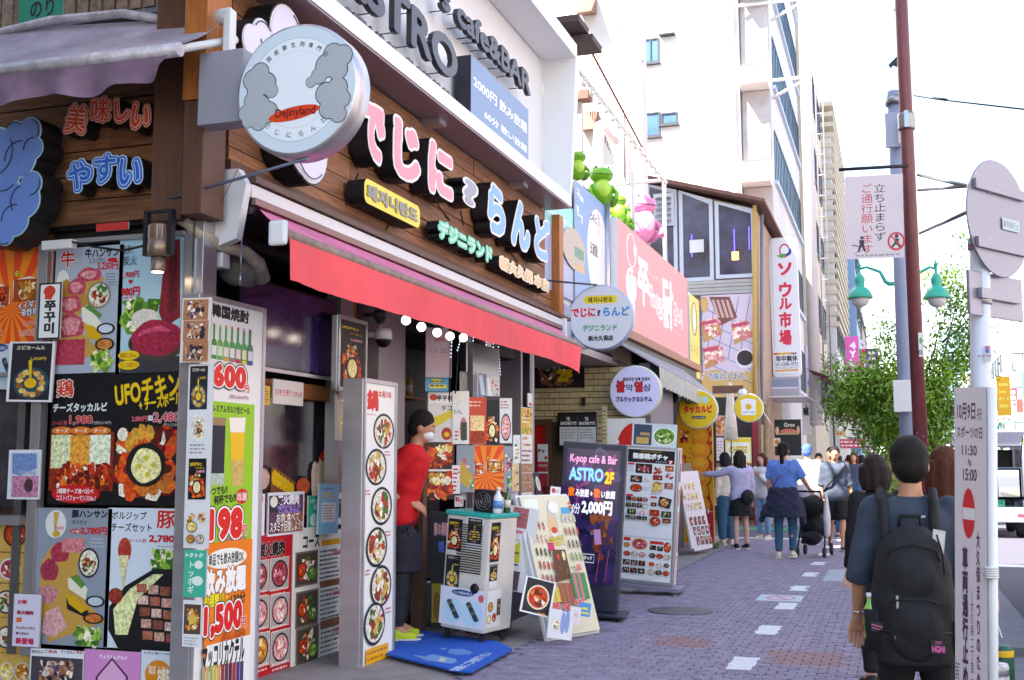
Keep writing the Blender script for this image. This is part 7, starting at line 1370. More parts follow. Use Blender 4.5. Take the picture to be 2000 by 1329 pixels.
def person(label,loc,yaw,h,top,bottom,shoes,hair,skin='skin',pose=None,lean=.0,bend=.0,sleeve='short',vox=.018,group=None,loose=1.0,head_turn=.0,nod=.0,far=False):
 P=dict(pose or{});s=h/1.7;root=empty('person',loc,yaw,label,'person',group)
 hip=Vector((0,0,.92));R_=Matrix.Rotation(-bend,3,'X');up=lambda v:hip+R_@(Vector(v)-hip)
 J=dict(sL=up((-.165,0,1.385)),sR=up((.165,0,1.385)),nk=up((0,-.005,1.44)),hd=up((0,.02,1.585)),hL=Vector((-.085,0,.9)),hR=Vector((.085,0,.9)),kL=Vector((-.095,.02,.49)),kR=Vector((.095,.02,.49)),aL=Vector((-.1,-.01,.085)),aR=Vector((.1,-.01,.085)))
 J.update(eL=J['sL']+Vector((-.055,-.02,-.27)),eR=J['sR']+Vector((.055,-.02,-.27)));J.update(wL=J['eL']+Vector((-.01,.05,-.245)),wR=J['eR']+Vector((.01,.05,-.245)))
 for k,v in P.items():J[k]=Vector(v)
 for k in J:J[k]=J[k]*s
 tors=lambda q,g,z0=.88,z1=1.42:q.lathe([(r_*g*s,(z-.92)*s)for z,r_ in((.80,.13),(.88,.165),(.94,.165),(1.05,.145),(1.18,.155),(1.3,.17),(1.37,.165),(1.41,.12),(1.45,.06))if z0<=z<=z1+.04],20,0,Matrix.Translation(hip*s)@R_.to_4x4(),1.0,.66)
 fq=MB();q=MB();tors(q,.93);q.tube([J['nk']-Vector((0,0,.03*s)),J['hd']-Vector((0,.01*s,.04*s))],[.054*s,.05*s],10)
 HM=Matrix.Translation(J['hd'])@Matrix.Rotation(-bend*.6-nod,4,'X')@Matrix.Rotation(head_turn,4,'Z');c=.001
 hq=MB();hq.ball((0,0,.02*s),.077*s,.095*s,.098*s,14,0,HM);hq.ball((0,.022*s,-.035*s),.056*s,.068*s,.078*s,12,0,HM);hq.ball((0,.094*s,-.005*s),.013*s,.018*s,.022*s,8,0,HM)
 for sx in(-1,1):hq.ball((sx*.078*s,0,-.005*s),.012*s,.02*s,.03*s,8,0,HM)
 q.v+=hq.v;n0=len(q.v)-len(hq.v);q.f+=[tuple(i+n0 for i in f)for f in hq.f]
 for a in 'LR':
  q.tube([J['s'+a],J['e'+a]],[.05*s,.038*s],10);q.tube([J['e'+a],J['w'+a]],[.037*s,.025*s],10);q.ball(J['e'+a],.037*s,n=8)
  q.tube([J['h'+a],J['k'+a]],[.082*s,.052*s],12);q.tube([J['k'+a],(J['k'+a]*.6+J['a'+a]*.4)-Vector((0,.01,0)),J['a'+a]],[.05*s,.052*s,.034*s],12);q.ball(J['k'+a],.052*s,n=8)
  q.tube([J['a'+a],J['a'+a]+Vector((0,.1,-.045))*s],[.034*s,.03*s],8)
  hand(q,J['w'+a],J['w'+a]-J['e'+a],s,-1 if a=='R'else 1,fq=fq)
 b=blob('body',q,skin,root,min(vox,.012 if not far else.02),sm=1,extra=fq)
 if not far:
  for sx in(-1,1):
   e=MB();e.ball((sx*.03*s,.085*s,.012*s),.011*s,.007*s,.006*s,8,0,HM);e.build('eye','white_plastic',root);e=MB();e.ball((sx*.03*s,.0895*s,.012*s),.0045*s,.004*s,.005*s,6,0,HM);e.build('pupil','black',root)
   e=MB();e.tube([(sx*.018*s,.096*s,.032*s),(sx*.045*s,.085*s,.034*s)],.0028*s,5,T=HM);e.build('eyebrow','hair_dark',root)
  e=MB();e.tube([(-.022*s,.087*s,-.052*s),(0,.092*s,-.05*s),(.022*s,.087*s,-.052*s)],.006*s,6,T=HM);e.build('mouth',mat('lip','#9a4a48',.5),root)
 q=MB();tors(q,1.10*loose,.80 if loose>1 else.88,1.42)
 for a in 'LR':
  end=J['w'+a]if sleeve=='long'else J['s'+a].lerp(J['e'+a],.8)
  if sleeve=='roll':end=J['e'+a].lerp(J['w'+a],.25)
  if sleeve in('long','roll'):q.tube([J['s'+a],J['e'+a]],[.068*s*loose,.056*s*loose],12);q.ball(J['e'+a],.056*s*loose,n=8);q.tube([J['e'+a],end],[.055*s*loose,(.042 if sleeve=='long'else.06)*s*loose],12)
  else:q.tube([J['s'+a],end],[.068*s*loose,.062*s*loose],12)
  q.ball(J['s'+a],.066*s*loose,n=10)
 q.lathe([(.06*s,0),(.062*s,.025*s),(.05*s,.03*s)],14,0,Matrix.Translation(J['nk']-Vector((0,0,.02*s))));blob('shirt',q,top,root,vox,.0026*s,19)
 kind,bm_=bottom;q=MB();g={'pants':1.12,'wide':1.5,'shorts':1.35,'skirt':1,'long_skirt':1}[kind]
 if 'skirt'in kind:
  zb=.56 if kind=='skirt'else.2;q.lathe([(.15*s,1.0*s),(.17*s,.9*s),(.2*s,.75*s),(.23*s,zb*s),(.21*s,(zb+.01)*s),(.16*s,.8*s)][::-1],26,0,None,1,.8)
 else:
  q.lathe([(.10*s,.80*s),(.168*s,.88*s),(.168*s,.95*s),(.15*s,1.02*s)],18,0,None,1,.70)
  for a in 'LR':
   q.tube([J['h'+a],J['k'+a]],[.09*s*min(g,1.25),.062*s*g*(1.25 if kind=='shorts'else 1)],12);q.ball(J['k'+a],.0,n=4)if 0 else None
   if kind!='shorts':q.ball(J['k'+a],.062*s*g,n=8);q.tube([J['k'+a],J['a'+a]+Vector((0,0,.02*s))],[.062*s*g,.05*s*g],12)
 blob('skirt'if 'skirt'in kind else 'trousers'if kind!='shorts'else 'shorts',q,bm_,root,vox,.003*s,20)
 for a in 'LR':
  q=MB();f=J['a'+a];dz=-.055*s;q.ball(f+Vector((0,-.005,dz*.6)),.045*s,.06*s,.05*s,10);q.tube([f+Vector((0,-.03*s,dz)),f+Vector((0,.08*s,dz-.0)),f+Vector((0,.15*s,dz-.008*s))],[.042*s,.042*s,.034*s],10);blob('shoe',q,shoes,root,.012,sm=2)
  if not far:q=MB();q.prism([(f.x+x_*s,f.y+y_*s)for x_,y_ in((-.04,-.07),(.04,-.07),(.046,.05),(.04,.15),(.0,.185),(-.04,.15),(-.046,.05))],.018*s,0,None,f.z-.085*s);q.build('sole','shoe_white',root)
 st,hm=hair;q=MB();q.ball((0,-.014*s,.045*s),.09*s,.10*s,.098*s,14,0,HM);q.ball((0,-.045*s,.0),.082*s,.07*s,.085*s,12,0,HM)
 if st in('bob','long'):
  L=-.14 if st=='bob'else-.36
  for x,y in((-.07,-.01),(.07,-.01),(-.05,-.06),(.05,-.06),(0,-.075)):q.tube([(x*s,y*s,.04*s),(x*1.1*s,(y-.01)*s,-.06*s),(x*s*.95,(y-.02)*s,L*s)],[.05*s,.046*s,.03*s],10,T=HM)
 if st=='tail':q.tube([(0,-.09*s,.03*s),(0,-.13*s,-.04*s),(0,-.12*s,-.2*s),(0,-.1*s,-.34*s)],[.03*s,.035*s,.03*s,.012*s],10,T=HM)
 blob('hair',q,hm,root,.011 if not far else.018,.0012*s,95,1)
 root['s']=s;return root,J,HM
PI2=PI/2
bp,J,HM=person('man with short dark hair and a black backpack, seen from behind beside the white sign',(.055,4.8,0),.06,1.475,'cloth_charcoal',('pants','cloth_black'),'shoe_black',('short','hair_black'),pose=dict(eL=(-.235,-.03,1.12),wL=(-.25,.05,.90),eR=(.225,-.02,1.12),wR=(.2,.12,.96)),sleeve='roll',vox=.009,loose=1.03)
s=1.475/1.7
bk=empty('backpack',(.045,4.8-.15,-.125),.06,'black backpack with a bottle in its side pocket worn by the man in front','backpack')
bk.scale=(.9,.9,1.1);q=MB();q.lathe([(.02,.66),(.155,.69),(.168,.78),(.17,.9),(.155,1.02),(.125,1.10),(.07,1.15),(.02,1.16)],22,0,Matrix.Translation((0,-.03,0)),1.0,.62);q.ball((0,-.09,.82),.115,.07,.12,12);q.ball((0,-.1,.98),.10,.045,.09,10)
blob('bag_body',q,'bag_black',bk,.009,.003,15,2)
q=MB();q.ball((0,-.115,.80),.105,.035,.10,14);blob('front_pocket',q,'bag_black',bk,.009,.0015,20,2)
for pts in([(-.10,-.115,.90),(-.05,-.15,.915),(.05,-.15,.915),(.10,-.115,.90)],[(-.13,-.06,1.0),(-.09,-.11,1.08),(0,-.13,1.10),(.09,-.11,1.08),(.13,-.06,1.0)],[(-.15,-.05,.74),(-.08,-.115,.72),(.08,-.115,.72),(.15,-.05,.74)]):q=MB();q.tube(pts,.004,6);q.build('zip','rubber',bk)
q=MB();q.lathe([(.171,.80),(.174,.803),(.171,.806)],26,0,Matrix.Translation((0,-.03,0)),1,.64);q.build('seam','black_gloss',bk)
for sx in(-1,1):q=MB();q.tube([(sx*.085,.02,1.03),(sx*.10,.0,1.12),(sx*.105,.05,1.235),(sx*.11,.13,1.27),(sx*.115,.2,1.2)],[.022,.024,.024,.022,.02],10);blob('shoulder_strap',q,'bag_black',bk,.009,0,20,2)
q=MB();q.tube([(-.045,-.02,1.15),(-.04,-.03,1.19),(.04,-.03,1.19),(.045,-.02,1.15)],.009,8);q.build('handle','bag_black',bk)
q=MB();q.lathe([(.045,.73),(.055,.80),(.058,.865),(.05,.87)],14,0,Matrix.Translation((-.155,-.03,0)),.8,1);q.build('side_pocket','cloth_black',bk);q=MB();q.lathe([(.045,.73),(.055,.80),(.055,.84)],14,0,Matrix.Translation((.16,-.03,0)),.8,1);q.build('side_pocket','cloth_black',bk)
on=lambda x,z,w,h_,fn,bg,nm,y=-.175:on_frame(bk,Matrix.Translation((x,y,z))@Matrix.Rotation(PI/2,4,'X'),w,h_,fn,nm,bg)
on(.055,.74,.055,.045,lambda p:(p.t('HGNI',5,40,95,90,'#d85a9a',b=.04),p.lines(30,5,80,30,2,'#d85a9a')),'#15141a','logo_patch',-.156)
on(-.175,.80,.05,.03,lambda p:(p.pl([(5,20),(95,50),(95,60),(5,30)],'#d85a9a'),p.pl([(5,55),(95,85),(95,93),(5,64)],'#c05088')),'#17161c','pocket_print',-.09)
for x,z in((-.075,.88),(-.085,.78),(.16,.86)):q=MB();q.bbox(x,-.135,z,x+.012,-.125,z+.045,b=.003);q.build('zip_pull','steel',bk)
q=MB();q.smooth=True;q.tube([(.10,-.08,1.13),(.12,-.1,1.06),(.12,-.12,1.0)],.004,5);q.build('cord','cloth_black',bk)
on_frame(bk,Matrix.Translation((.075,-.07,1.06))@Matrix.Rotation(PI/2,4,'X')@Matrix.Rotation(-.15,4,'Z'),.05,.09,lambda p:p.pl([(10,10),(90,14),(80,95),(12,90)],'#c8c8c8'),'paper_tag','#bdbdc0')
bottle('drink_bottle','small clear bottle of green drink with a white cap in the backpack side pocket',Matrix.Translation((-.108,4.62,.72)),.027,.17,mat('clear_green','#7fb040',.08,spec=.9),'white_plastic',.5,mat('green_label','#5fae2c',.4))
q=MB();q.lathe([(.026,-.003),(.028,0),(.026,.003)],20,0,Matrix.Translation((.055-.25*s,4.8+.03*s,.915*s)));tag(q.build('bracelet','chrome'),'thin silver bracelet on the left wrist of the backpack wearer','bracelet')
on_frame(bp,Matrix.Translation((-.055,-.108,1.17))@Matrix.Rotation(PI/2-.3,4,'X'),.1,.02,lambda p:p.t('palolow',0,10,100,90,'#d8d8e0',b=.02),'back_print','#2b303c')
person('woman with a dark bob, seen from behind to the left of the backpack',(onY(1712,940,7.6).x,7.6,0),.5,1.43,'cloth_black',('pants','cloth_black'),'shoe_black',('bob','hair_dark'),'skin_pale',vox=.014,head_turn=-.5,sleeve='long')
person('woman with long reddish brown hair beside the white sign, behind the backpack man',(onY(1846,940,6.4).x,6.4,0),-.1,1.46,'cloth_black',('wide','jeans'),'shoe_white',('long','hair_brown'),'skin_pale',vox=.014,sleeve='long')
rm,J,HM=person('shop man in a red polo shirt and black trousers leaning out of the doorway',(-3.72,8.25,.03),-PI2+.3,1.78,'cloth_red',('pants','cloth_dark'),'shoe_lime',('short','hair_black'),bend=.21,nod=.12,vox=.010,loose=1.16,pose=dict(eL=(-.22,-.14,1.16),wL=(-.12,.08,1.02),eR=(.22,-.16,1.12),wR=(.12,.10,1.0)),head_turn=-.1)
q=MB();q.ball((0,.052,-.045),.058,.062,.048,12,0,HM);q.build('mask','white_plastic',rm)
q=MB();q.lathe([(.24,.52),(.255,.8),(.19,1.03),(.185,1.03),(.24,.8)],24,0,Matrix.Translation((0,.02,0)),.8,.62);blob('apron',q,'cloth_dark',rm,.014,.004,18)
wk,J,HM=person('man in a slate shirt and black shorts walking towards the camera',(-.93,19.2,0),PI+.1,1.66,'cloth_slate',('shorts','cloth_black'),'shoe_black',('short','hair_black'),sleeve='roll',loose=1.2,pose=dict(kL=(-.09,.12,.5),aL=(-.08,.20,.10),kR=(.09,-.02,.5),aR=(.1,-.22,.14),wL=(-.26,-.02,.90)))
q=MB();q.tube([(-.16,.1,1.37),(-.05,.15,1.25),(.1,.16,1.08),(.19,.06,.95)],.016,8);q.tube([(-.16,.1,1.37),(-.14,0,1.44),(-.05,-.15,1.3),(.18,-.08,.98)],.014,8);q.build('cross_strap','cloth_black',wk)
bw,J,HM=person('woman in a periwinkle top and blue jeans with a jacket tied round her waist',(-1.58,17.35,0),-.12,1.70,'cloth_blue',('pants','jeans'),'shoe_white',('tail','hair_black'),loose=1.16,pose=dict(eR=(.30,.02,1.13),wR=(.33,.24,1.02),kR=(.1,.06,.5),aR=(.1,.04,.1)))
q=MB();q.lathe([(.20,.62),(.27,.60),(.24,.8),(.19,1.03),(.155,1.06),(.15,1.0)],24,0,Matrix.Translation((-.01,-.02,0)),1.12,.82);q.tube([(-.2,.05,.85),(-.3,.02,.7),(-.36,0,.52)],[.05,.06,.04],10);q.tube([(.2,.05,.85),(.25,.05,.7),(.27,.02,.5)],[.05,.06,.05],10);blob('tied_jacket',q,'cloth_navy',bw,.016,.006,20)
q=MB();q.tube([(.12,-.11,1.4),(-.05,-.13,1.2),(-.17,-.08,1.02)],.009,6);q.build('bag_strap',mat('strap_red','#7a3038',.6),bw)
PR=empty('pram',(-1.22,17.85,0),-.12,'black folding pram with bags hung on its handle, pushed by the woman in blue','pram')
for x in(-.2,.2):
 for y in(-.18,.42):q=MB();q.lathe([(.07,-.02),(.075,0),(.07,.02)],20,0,Matrix.Translation((x,y,.075))@Matrix.Rotation(PI/2,4,'Y'));q.build('wheel','rubber',PR)
 q=MB();q.tube([(x,-.18,.1),(x*.9,.1,.5),(x*.9,-.25,.98)],.013,8);q.tube([(x,.42,.1),(x*.9,.1,.5)],.013,8);q.build('frame_tube','dark_metal',PR)
q=MB();q.tube([(-.18,-.25,.98),(.18,-.25,.98)],.016,8);q.build('handle','rubber',PR);q=MB();q.ball((0,.15,.45),.2,.26,.2,12);q.ball((0,.05,.75),.2,.2,.17,12);blob('seat_hood',q,'cloth_black',PR,.02,.006,18);q=MB();q.ball((0,-.1,.28),.16,.14,.11,12);blob('basket',q,'bag_black',PR,.02,.006,18);q=MB();q.lathe([(.02,.3),(.09,.35),(.1,.6),(.05,.85),(.02,.95)],14,0,Matrix.Translation((.26,-.22,0)),.5,1);q.build('white_bag','cloth_white',PR)
person('man in a white shirt and blue hat walking away beyond the woman in blue',(-1.45,20.4,0),0,1.72,'cloth_white',('pants','jeans'),'shoe_black',('short','cap_blue'),loose=1.15,sleeve='long')
person('man in a black top and dark jeans standing right of the white shirt',(-1.15,22.6,.0),PI-.3,1.70,'cloth_black',('pants','jeans'),'shoe_black',('short','hair_black'),loose=1.1,pose=dict(wL=(-.1,.2,1.15)))
ga,J,HM=person('girl in a lilac blouse and black skirt reaching out to the stall',(-2.45,19.1,0),.6,1.60,'cloth_lilac',('skirt','cloth_black'),'shoe_black',('long','hair_dark'),'skin_pale',sleeve='long',loose=1.12,pose=dict(eL=(-.36,.12,1.30),wL=(-.56,.26,1.30)))
for a in 'LR':
 for k in range(3):q=MB();f=J['a'+a];q.box(f.x+(.036 if a=='R'else-.040),f.y+.02+k*.022,f.z-.075,f.x+(.042 if a=='R'else-.034),f.y+.032+k*.022,f.z-.035);q.build('shoe_stripe','white_paint',ga)
q=MB();q.ball((.05,-.16,.85),.12,.07,.13,12);blob('shoulder_bag',q,'bag_black',ga,.016,.004)
person('girl in a black cap and wide blue jeans half behind the yellow sign',(-2.82,20.0,0),.9,1.58,'cloth_cream',('wide','jeans'),'shoe_white',('bob','cloth_black'),'skin_pale',sleeve='long')
person('girl in a white blouse and pale jeans facing the camera by the stall',(-2.35,21.6,0),PI-.5,1.58,'cloth_white',('pants','jeans_light'),'shoe_white',('long','hair_brown'),'skin_pale',sleeve='long',loose=1.15,pose=dict(eL=(-.2,.08,1.12),wL=(-.05,.18,1.26)))
RP=random.Random(21)
TOPS=['cloth_black','cloth_white','cloth_slate','cloth_cream','cloth_navy','cloth_lilac'];words_={'cloth_black':'black','cloth_white':'white','cloth_slate':'slate','cloth_cream':'cream','cloth_navy':'navy','cloth_lilac':'lilac'}
protos=[]
for i in range(6):
 r_,_,_=person('distant walker in a '+words_[TOPS[i]]+' top in the crowd far down the pavement',(-1.6+.33*i,26+1.3*i,0),0 if i%2 else PI,1.62+.02*i,TOPS[i],('pants',['jeans','cloth_black'][i%2]),'shoe_black',(['short','bob','long'][i%3],['hair_black','hair_dark','hair_brown'][i%3]),vox=.03,far=True,group='crowd far down the pavement');protos.append(r_)
for k in range(16):
 c=copy_tree(protos[k%6]);y=33+k*1.9;c.location=(RP.uniform(-1.9,.1),y,0);c.rotation_euler=(0,0,RP.choice((0,PI))+RP.uniform(-.3,.3))
def pole(nm,lab,x,y,r0,r1,h,m,z0=.0):t=empty(nm,(x,y,z0),0,lab,nm.replace('_',' '));q=MB();q.tube([(0,0,0),(0,0,h*.5),(0,0,h)],[r0,(r0+r1)/2,r1],20);q.build('shaft',m,t);return t
mp_=pole('sign_post','tall maroon post with flaking paint near its foot',.235,11,.066,.055,9,mat('maroon_paint','#6b3438',.4,noise=.18,scale=3))
mp_.rotation_euler=(0,-.004,0)
q=MB();R_=random.Random(8)
for k in range(60):
 a=R_.uniform(-PI,0);z=1.36+abs(R_.gauss(0,.16));r_=.0665;d=R_.uniform(.003,.012);q.add([(r_*math.cos(a-d*9),r_*math.sin(a-d*9),z),(r_*math.cos(a+d*9),r_*math.sin(a+d*9),z+d*.3),(r_*math.cos(a),r_*math.sin(a),z+d*2.4)],[(0,1,2)])
tag(q.build('bare_flake','white_paint',mp_),kind='stuff')
q=MB();q.lathe([(.075,4.52),(.078,4.54),(.078,4.66),(.075,4.68)],20);q.box(-.02,-.11,4.52,.02,-.07,4.68);q.build('clamp','steel',mp_)
a,b_=onY(1642,331,10.95),onY(1750,326,10.95);q=MB();q.tube([a-Vector((.235,11,0)),(0,-.05,b_.z)],.017,8);q.build('banner_arm','dark_metal',mp_)
for e0,e1 in(((1797,342),(1905,366)),((1797,372),(1905,362)),((1800,456),(1897,413))):a,b_=onY(*e0,10.9),onY(*e1,7.4);q=MB();q.tube([a-Vector((.235,11,0)),b_-Vector((.235,11,0))],.014,8);q.build('stay_bar','steel',mp_)
p=Print(FY(10.92),1793,650,1803,697,'#d0d0d0',.001);p.t('02',1794,684,1802,693,'#333',b=.04);p.e(1795,660,1801,672,'#4aa86a');p.done('sticker',parent=mp_)
BN=Frame((0,10.9,0),0,0,-.02);p=Print(BN,1650,346,1766,503,'#cfc3c9',.004)
p.v('立ち止まらず',1706,360,1731,470,'#3a3340',b=.01);p.v('ご通行願います',1681,360,1706,495,'#c0304a',b=.0)
p.e(1733,454,1768,489,'#c8384e');p.e(1737,458,1764,485,'#cfc3c9');p.e(1747,458,1755,465,'#333');p.pl([(1746,466),(1756,466),(1755,475),(1762,484),(1757,484),(1750,477),(1744,484),(1741,482),(1747,474)],'#333');p.pl([(1738,461),(1740,459),(1763,482),(1761,484)],'#c8384e')
p.e(1680,462,1687,468,'#3a3340');p.pl([(1678,469),(1688,469),(1688,480),(1691,492),(1688,492),(1683,482),(1678,492),(1675,492),(1679,478)],'#3a3340');p.pl([(1664,478),(1690,484),(1690,485),(1664,480)],'#3a3340');p.pl([(1668,496),(1688,487),(1688,488),(1668,497)],'#3a3340');p.lines(1672,496,1762,501,1,'#9a8a96');p.done('street_banner','pale fabric banner with black and red vertical Japanese writing hanging from the maroon post','banner')
UP=pole('utility_pole','grey concrete utility pole with a number plate behind the maroon post',.14,13.2,.085,.075,onY(1760,178,13.2).z,mat('pole_grey','#8088a0',.6));z=onY(1760,245,13.2).z
q=MB();q.bbox(-.11,-.13,z-.28,.09,-.09,z+.12,b=.01);q.build('number_plate',mat('plate_grey','#9298b0',.5),UP)
p=Print(FY(13.0),1753,232,1776,278,None,.001);p.e(1756,236,1766,247,'#e0e0ea');p.e(1757,237,1765,246,'#9298b0');p.t('K',1759,239,1763.5,244.5,'#223',b=.05);p.t('13',1758,257,1766,265,'#e4e4ea',b=.04);p.done('plate_text',parent=UP)
q=MB();q.lathe([(.1,0),(.105,.05),(.1,.1)],16,0,Matrix.Translation((0,0,onY(1760,205,13.2).z)));q.build('collar','steel',UP)
q=MB();q.bbox(-.13,-.2,1.95,.06,-.1,2.3,b=.01);q.build('white_box','white_paint',UP)
q=MB();q.tube([onY(1757,-10,12.5),onY(1752,20,12.5),onY(1758,38,12.5),onY(1757,130,12.5),onY(1760,180,12.9)],[.03,.035,.02,.012,.01],6);tag(q.build('hanging_cable','black'),'black cable hanging beside the maroon post at the top','cable')
q=MB();v=[onY(*k,12.45)for k in((1735,127),(1750,112),(1764,104),(1764,124),(1755,132),(1744,128),(1740,134))];q.add([tuple(a)for a in v]+[(a.x,a.y+.015,a.z)for a in v],[tuple(range(7)),tuple(range(13,6,-1))]+[(k,(k+1)%7,7+(k+1)%7,7+k)for k in range(7)]);tag(q.build('torn_cloth','black'),'torn black scrap caught on the cable beside the maroon post','cloth')
q=MB();a,b_=onY(1785,187,13.2),onY(2010,215,11);q.tube([a,a.lerp(b_,.25)+Vector((0,0,-.01)),b_],.009,5);q.tube([a.lerp(b_,.2),a.lerp(b_,.33)],.014,6);tag(q.build('overhead_wire','black'),'thin black wire running right from the utility pole','wire')
mat('lamp_green','#1f9a86',.4);mat('globe_white','#c9c2c4',.3)
LP=empty('street_lamp',(.16,15,0),0,'mint green street lamp with two bell shaped heads behind the maroon post','street lamp');q=MB();q.tube([(0,0,0),(0,0,3.75)],.06,14);q.build('post','lamp_green',LP)
for px,pd in((1680,0),(1830,1)):
 c=onY(px,583,15);x=c.x-.16;z=c.z;sg=-1 if x<0 else 1
 T=Matrix.Translation((x,0,z));q=MB();q.lathe([(.155,-.005),(.16,0),(.155,.02),(.135,.08),(.09,.13),(.06,.145),(.062,.2),(.07,.24),(.05,.29),(.02,.32),(.018,.40),(.03,.42),(.012,.46),(.004,.5)],24,0,T);q.build('lamp_head','lamp_green',LP)
 q=MB();q.ball((0,0,-.01),.115,.115,.11,14,0,T);q.lathe([(.01,-.16),(.015,-.13),(.01,-.1)],8,0,T);q.build('globe','globe_white',LP)
 q=MB();q.tube([(x,0,z+.38),(x*.82,0,z+.40),(x*.5,0,z+.33),(x*.38,0,z+.2),(x*.3,0,z+.17),(0,0,z+.17)],[.016,.018,.022,.026,.03,.03],10);q.build('arm','lamp_green',LP)
WP=pole('white_pole','thick white sign pole at the right edge with clamps',.425,7,.058,.056,2.93,mat('pole_white','#c2c6d4',.4));WP.rotation_euler=(0,.033,0)
DS=empty('road_sign',(.62,7.07,onY(1950,430,7.1).z),math.radians(57),'round road sign seen from behind on the white pole','road sign');q=MB();q.lathe([(.345,0),(.35,.006),(.345,.012)],48,0,Matrix.Rotation(PI/2,4,'X'));q.build('disc',mat('sign_back','#8a8696',.35,.55),DS)
for z in(-.17,.17):q=MB();q.bbox(-.28,-.035,z-.03,.28,-.014,z+.03,b=.004);q.build('back_rail','sign_back',DS)
on_frame(DS,Matrix.Translation((.02,-.02,-.06))@Matrix.Rotation(PI/2,4,'X'),.2,.07,lambda p:p.t('車両通行止',5,20,95,80,'#5a5a66',b=0),'maker_label','#a9b8c4')
for zz in(368,476,583):z=onY(1925,zz,7).z;q=MB();q.lathe([(.063,-.035),(.066,-.03),(.066,.03),(.063,.035)],20,0,Matrix.Translation((0,0,z)));q.lathe([(.018,0),(.018,.04)],10,0,Matrix.Translation((-.05,-.05,z))@Matrix.Rotation(PI/2,4,'X'));q.build('clamp','steel',WP)
SP=empty('sign_plate',(.6,7.08,onY(1950,580,7.1).z),math.radians(57),'small auxiliary sign plate from behind under the round road sign','sign');q=MB();q.bbox(-.3,0,-.13,.3,.02,.13,b=.008);q.build('plate','sign_back',SP);q=MB();q.bbox(-.22,-.03,-.03,.22,-.001,.03,b=.004);q.build('back_rail','sign_back',SP)
p=Print(FY(6.93),1921,676,1936,706,None,.001);p.e(1924,676,1932,684,'#c04080');p.e(1924,682,1932,690,'#4060c0');p.lines(1910,693,1938,698,1,'#8a4a70');p.done('sticker',parent=WP)
VF=min((Frame((.26,4.4,0),-.89,0,k*.002)for k in range(-50,50)),key=lambda f:abs(f.uv(1866,757)[0]-f.uv(1868,1329)[0]));VS=empty('event_notice',(.26,4.4,0),0,'tall narrow white notice with date, times and a no entry disc at the right edge','notice');vi=VS.matrix_basis.inverted()
_u,_v=VF.uv(1926,757)[0],VF.uv(1926,1500)[1];p=Print(VF,1864,757,*fpx(VF,_u,_v),'#cfc2c8',.02);K='#5a3a55'
p.t('10月9日',1869,787,1905,821,K,b=.03);p.t('祝',1908,797,1918,822,K,b=0);p.t('スポーツの日',1869,832,1919,858,K,b=.02);p.t('11:30',1879,869,1908,891,K,b=.02);p.v('〜',1891,896,1897,912,K);p.t('15:00',1881,915,1908,941,K,b=.02)
p.e(1879,951,1906,1056,'#cdb9c0');p.e(1880,953,1905,1054,'#c81c28');p.r(1881,991,1905,1017,'#d8cdd2');p.v('車両通行止め',1880,1066,1892,1345,'#4a3050',b=.05);p.v('大久保まつりのため',1907,1038,1916,1345,'#5a3a60',b=.03);p.v('(大久保二丁目一',1896,1152,1903,1330,K,b=.0);p.lines(1868,1292,1876,1329,5,K);p.done('notice_face',parent=VS)
u0,v0,u1,v1=p.b;q=MB();q.tube([(u1+.018,.0,-.01),(u1+.018,v1+.0,-.01)],.016,14);q.tube([(u0,.0,-.02),(u0,v1-.01,-.02)],.012,8);o=q.build('frame_pipe','white_plastic',VS);o.matrix_basis=vi@VF.m
q=MB();c=VF.m@Vector((u1+.02,VF.uv(1932,1118)[1],0));[q.lathe([(.02,k*.008),(.027,k*.008+.004),(.022,k*.008+.008)],12,0,Matrix.Translation(c-Vector((0,0,.02))))for k in range(5)];tag(q.build('rope_tie','white_paint'),'white rope wound round the pipe of the event notice','rope')
def bollard(nm,lab,px,py,Y,r,m,band):c=onY(px,py,Y);t=empty(nm,(c.x,Y,0),0,lab,'bollard');q=MB();q.lathe([(r,0),(r,c.z-.02),(r*.93,c.z),(.001,c.z+.006)],24);q.build('drum',m,t);q=MB();q.lathe([(r*1.02,c.z-.055),(r*1.03,c.z-.05),(r*1.03,c.z-.025),(r*1.02,c.z-.02)],24);q.build('band',band,t);return t
bollard('bollard','dark green bollard with a yellow band at the lower right corner',1956,1262,7.0,.062,mat('bollard_green','#124a34',.4),mat('band_yellow','#d8a410',.4));bollard('bollard','white paint spattered bollard beside the green one at the lower right',1947,1296,6.2,.055,mat('spatter','#b8b4bc',.5,noise=.5,scale=40),'steel')
q=MB();q.tube([onY(1935,1180,7.4),onY(1957,1248,7.1)],.006,6);tag(q.build('reflector_rod','aluminium'),'thin silver rod leaning over the green bollard','rod')
mat('leaf','#456c1e',.5,noise=.4,scale=2.2,col2='#86ae30');mat('bark','#5a4638',.85,noise=.3,scale=8)
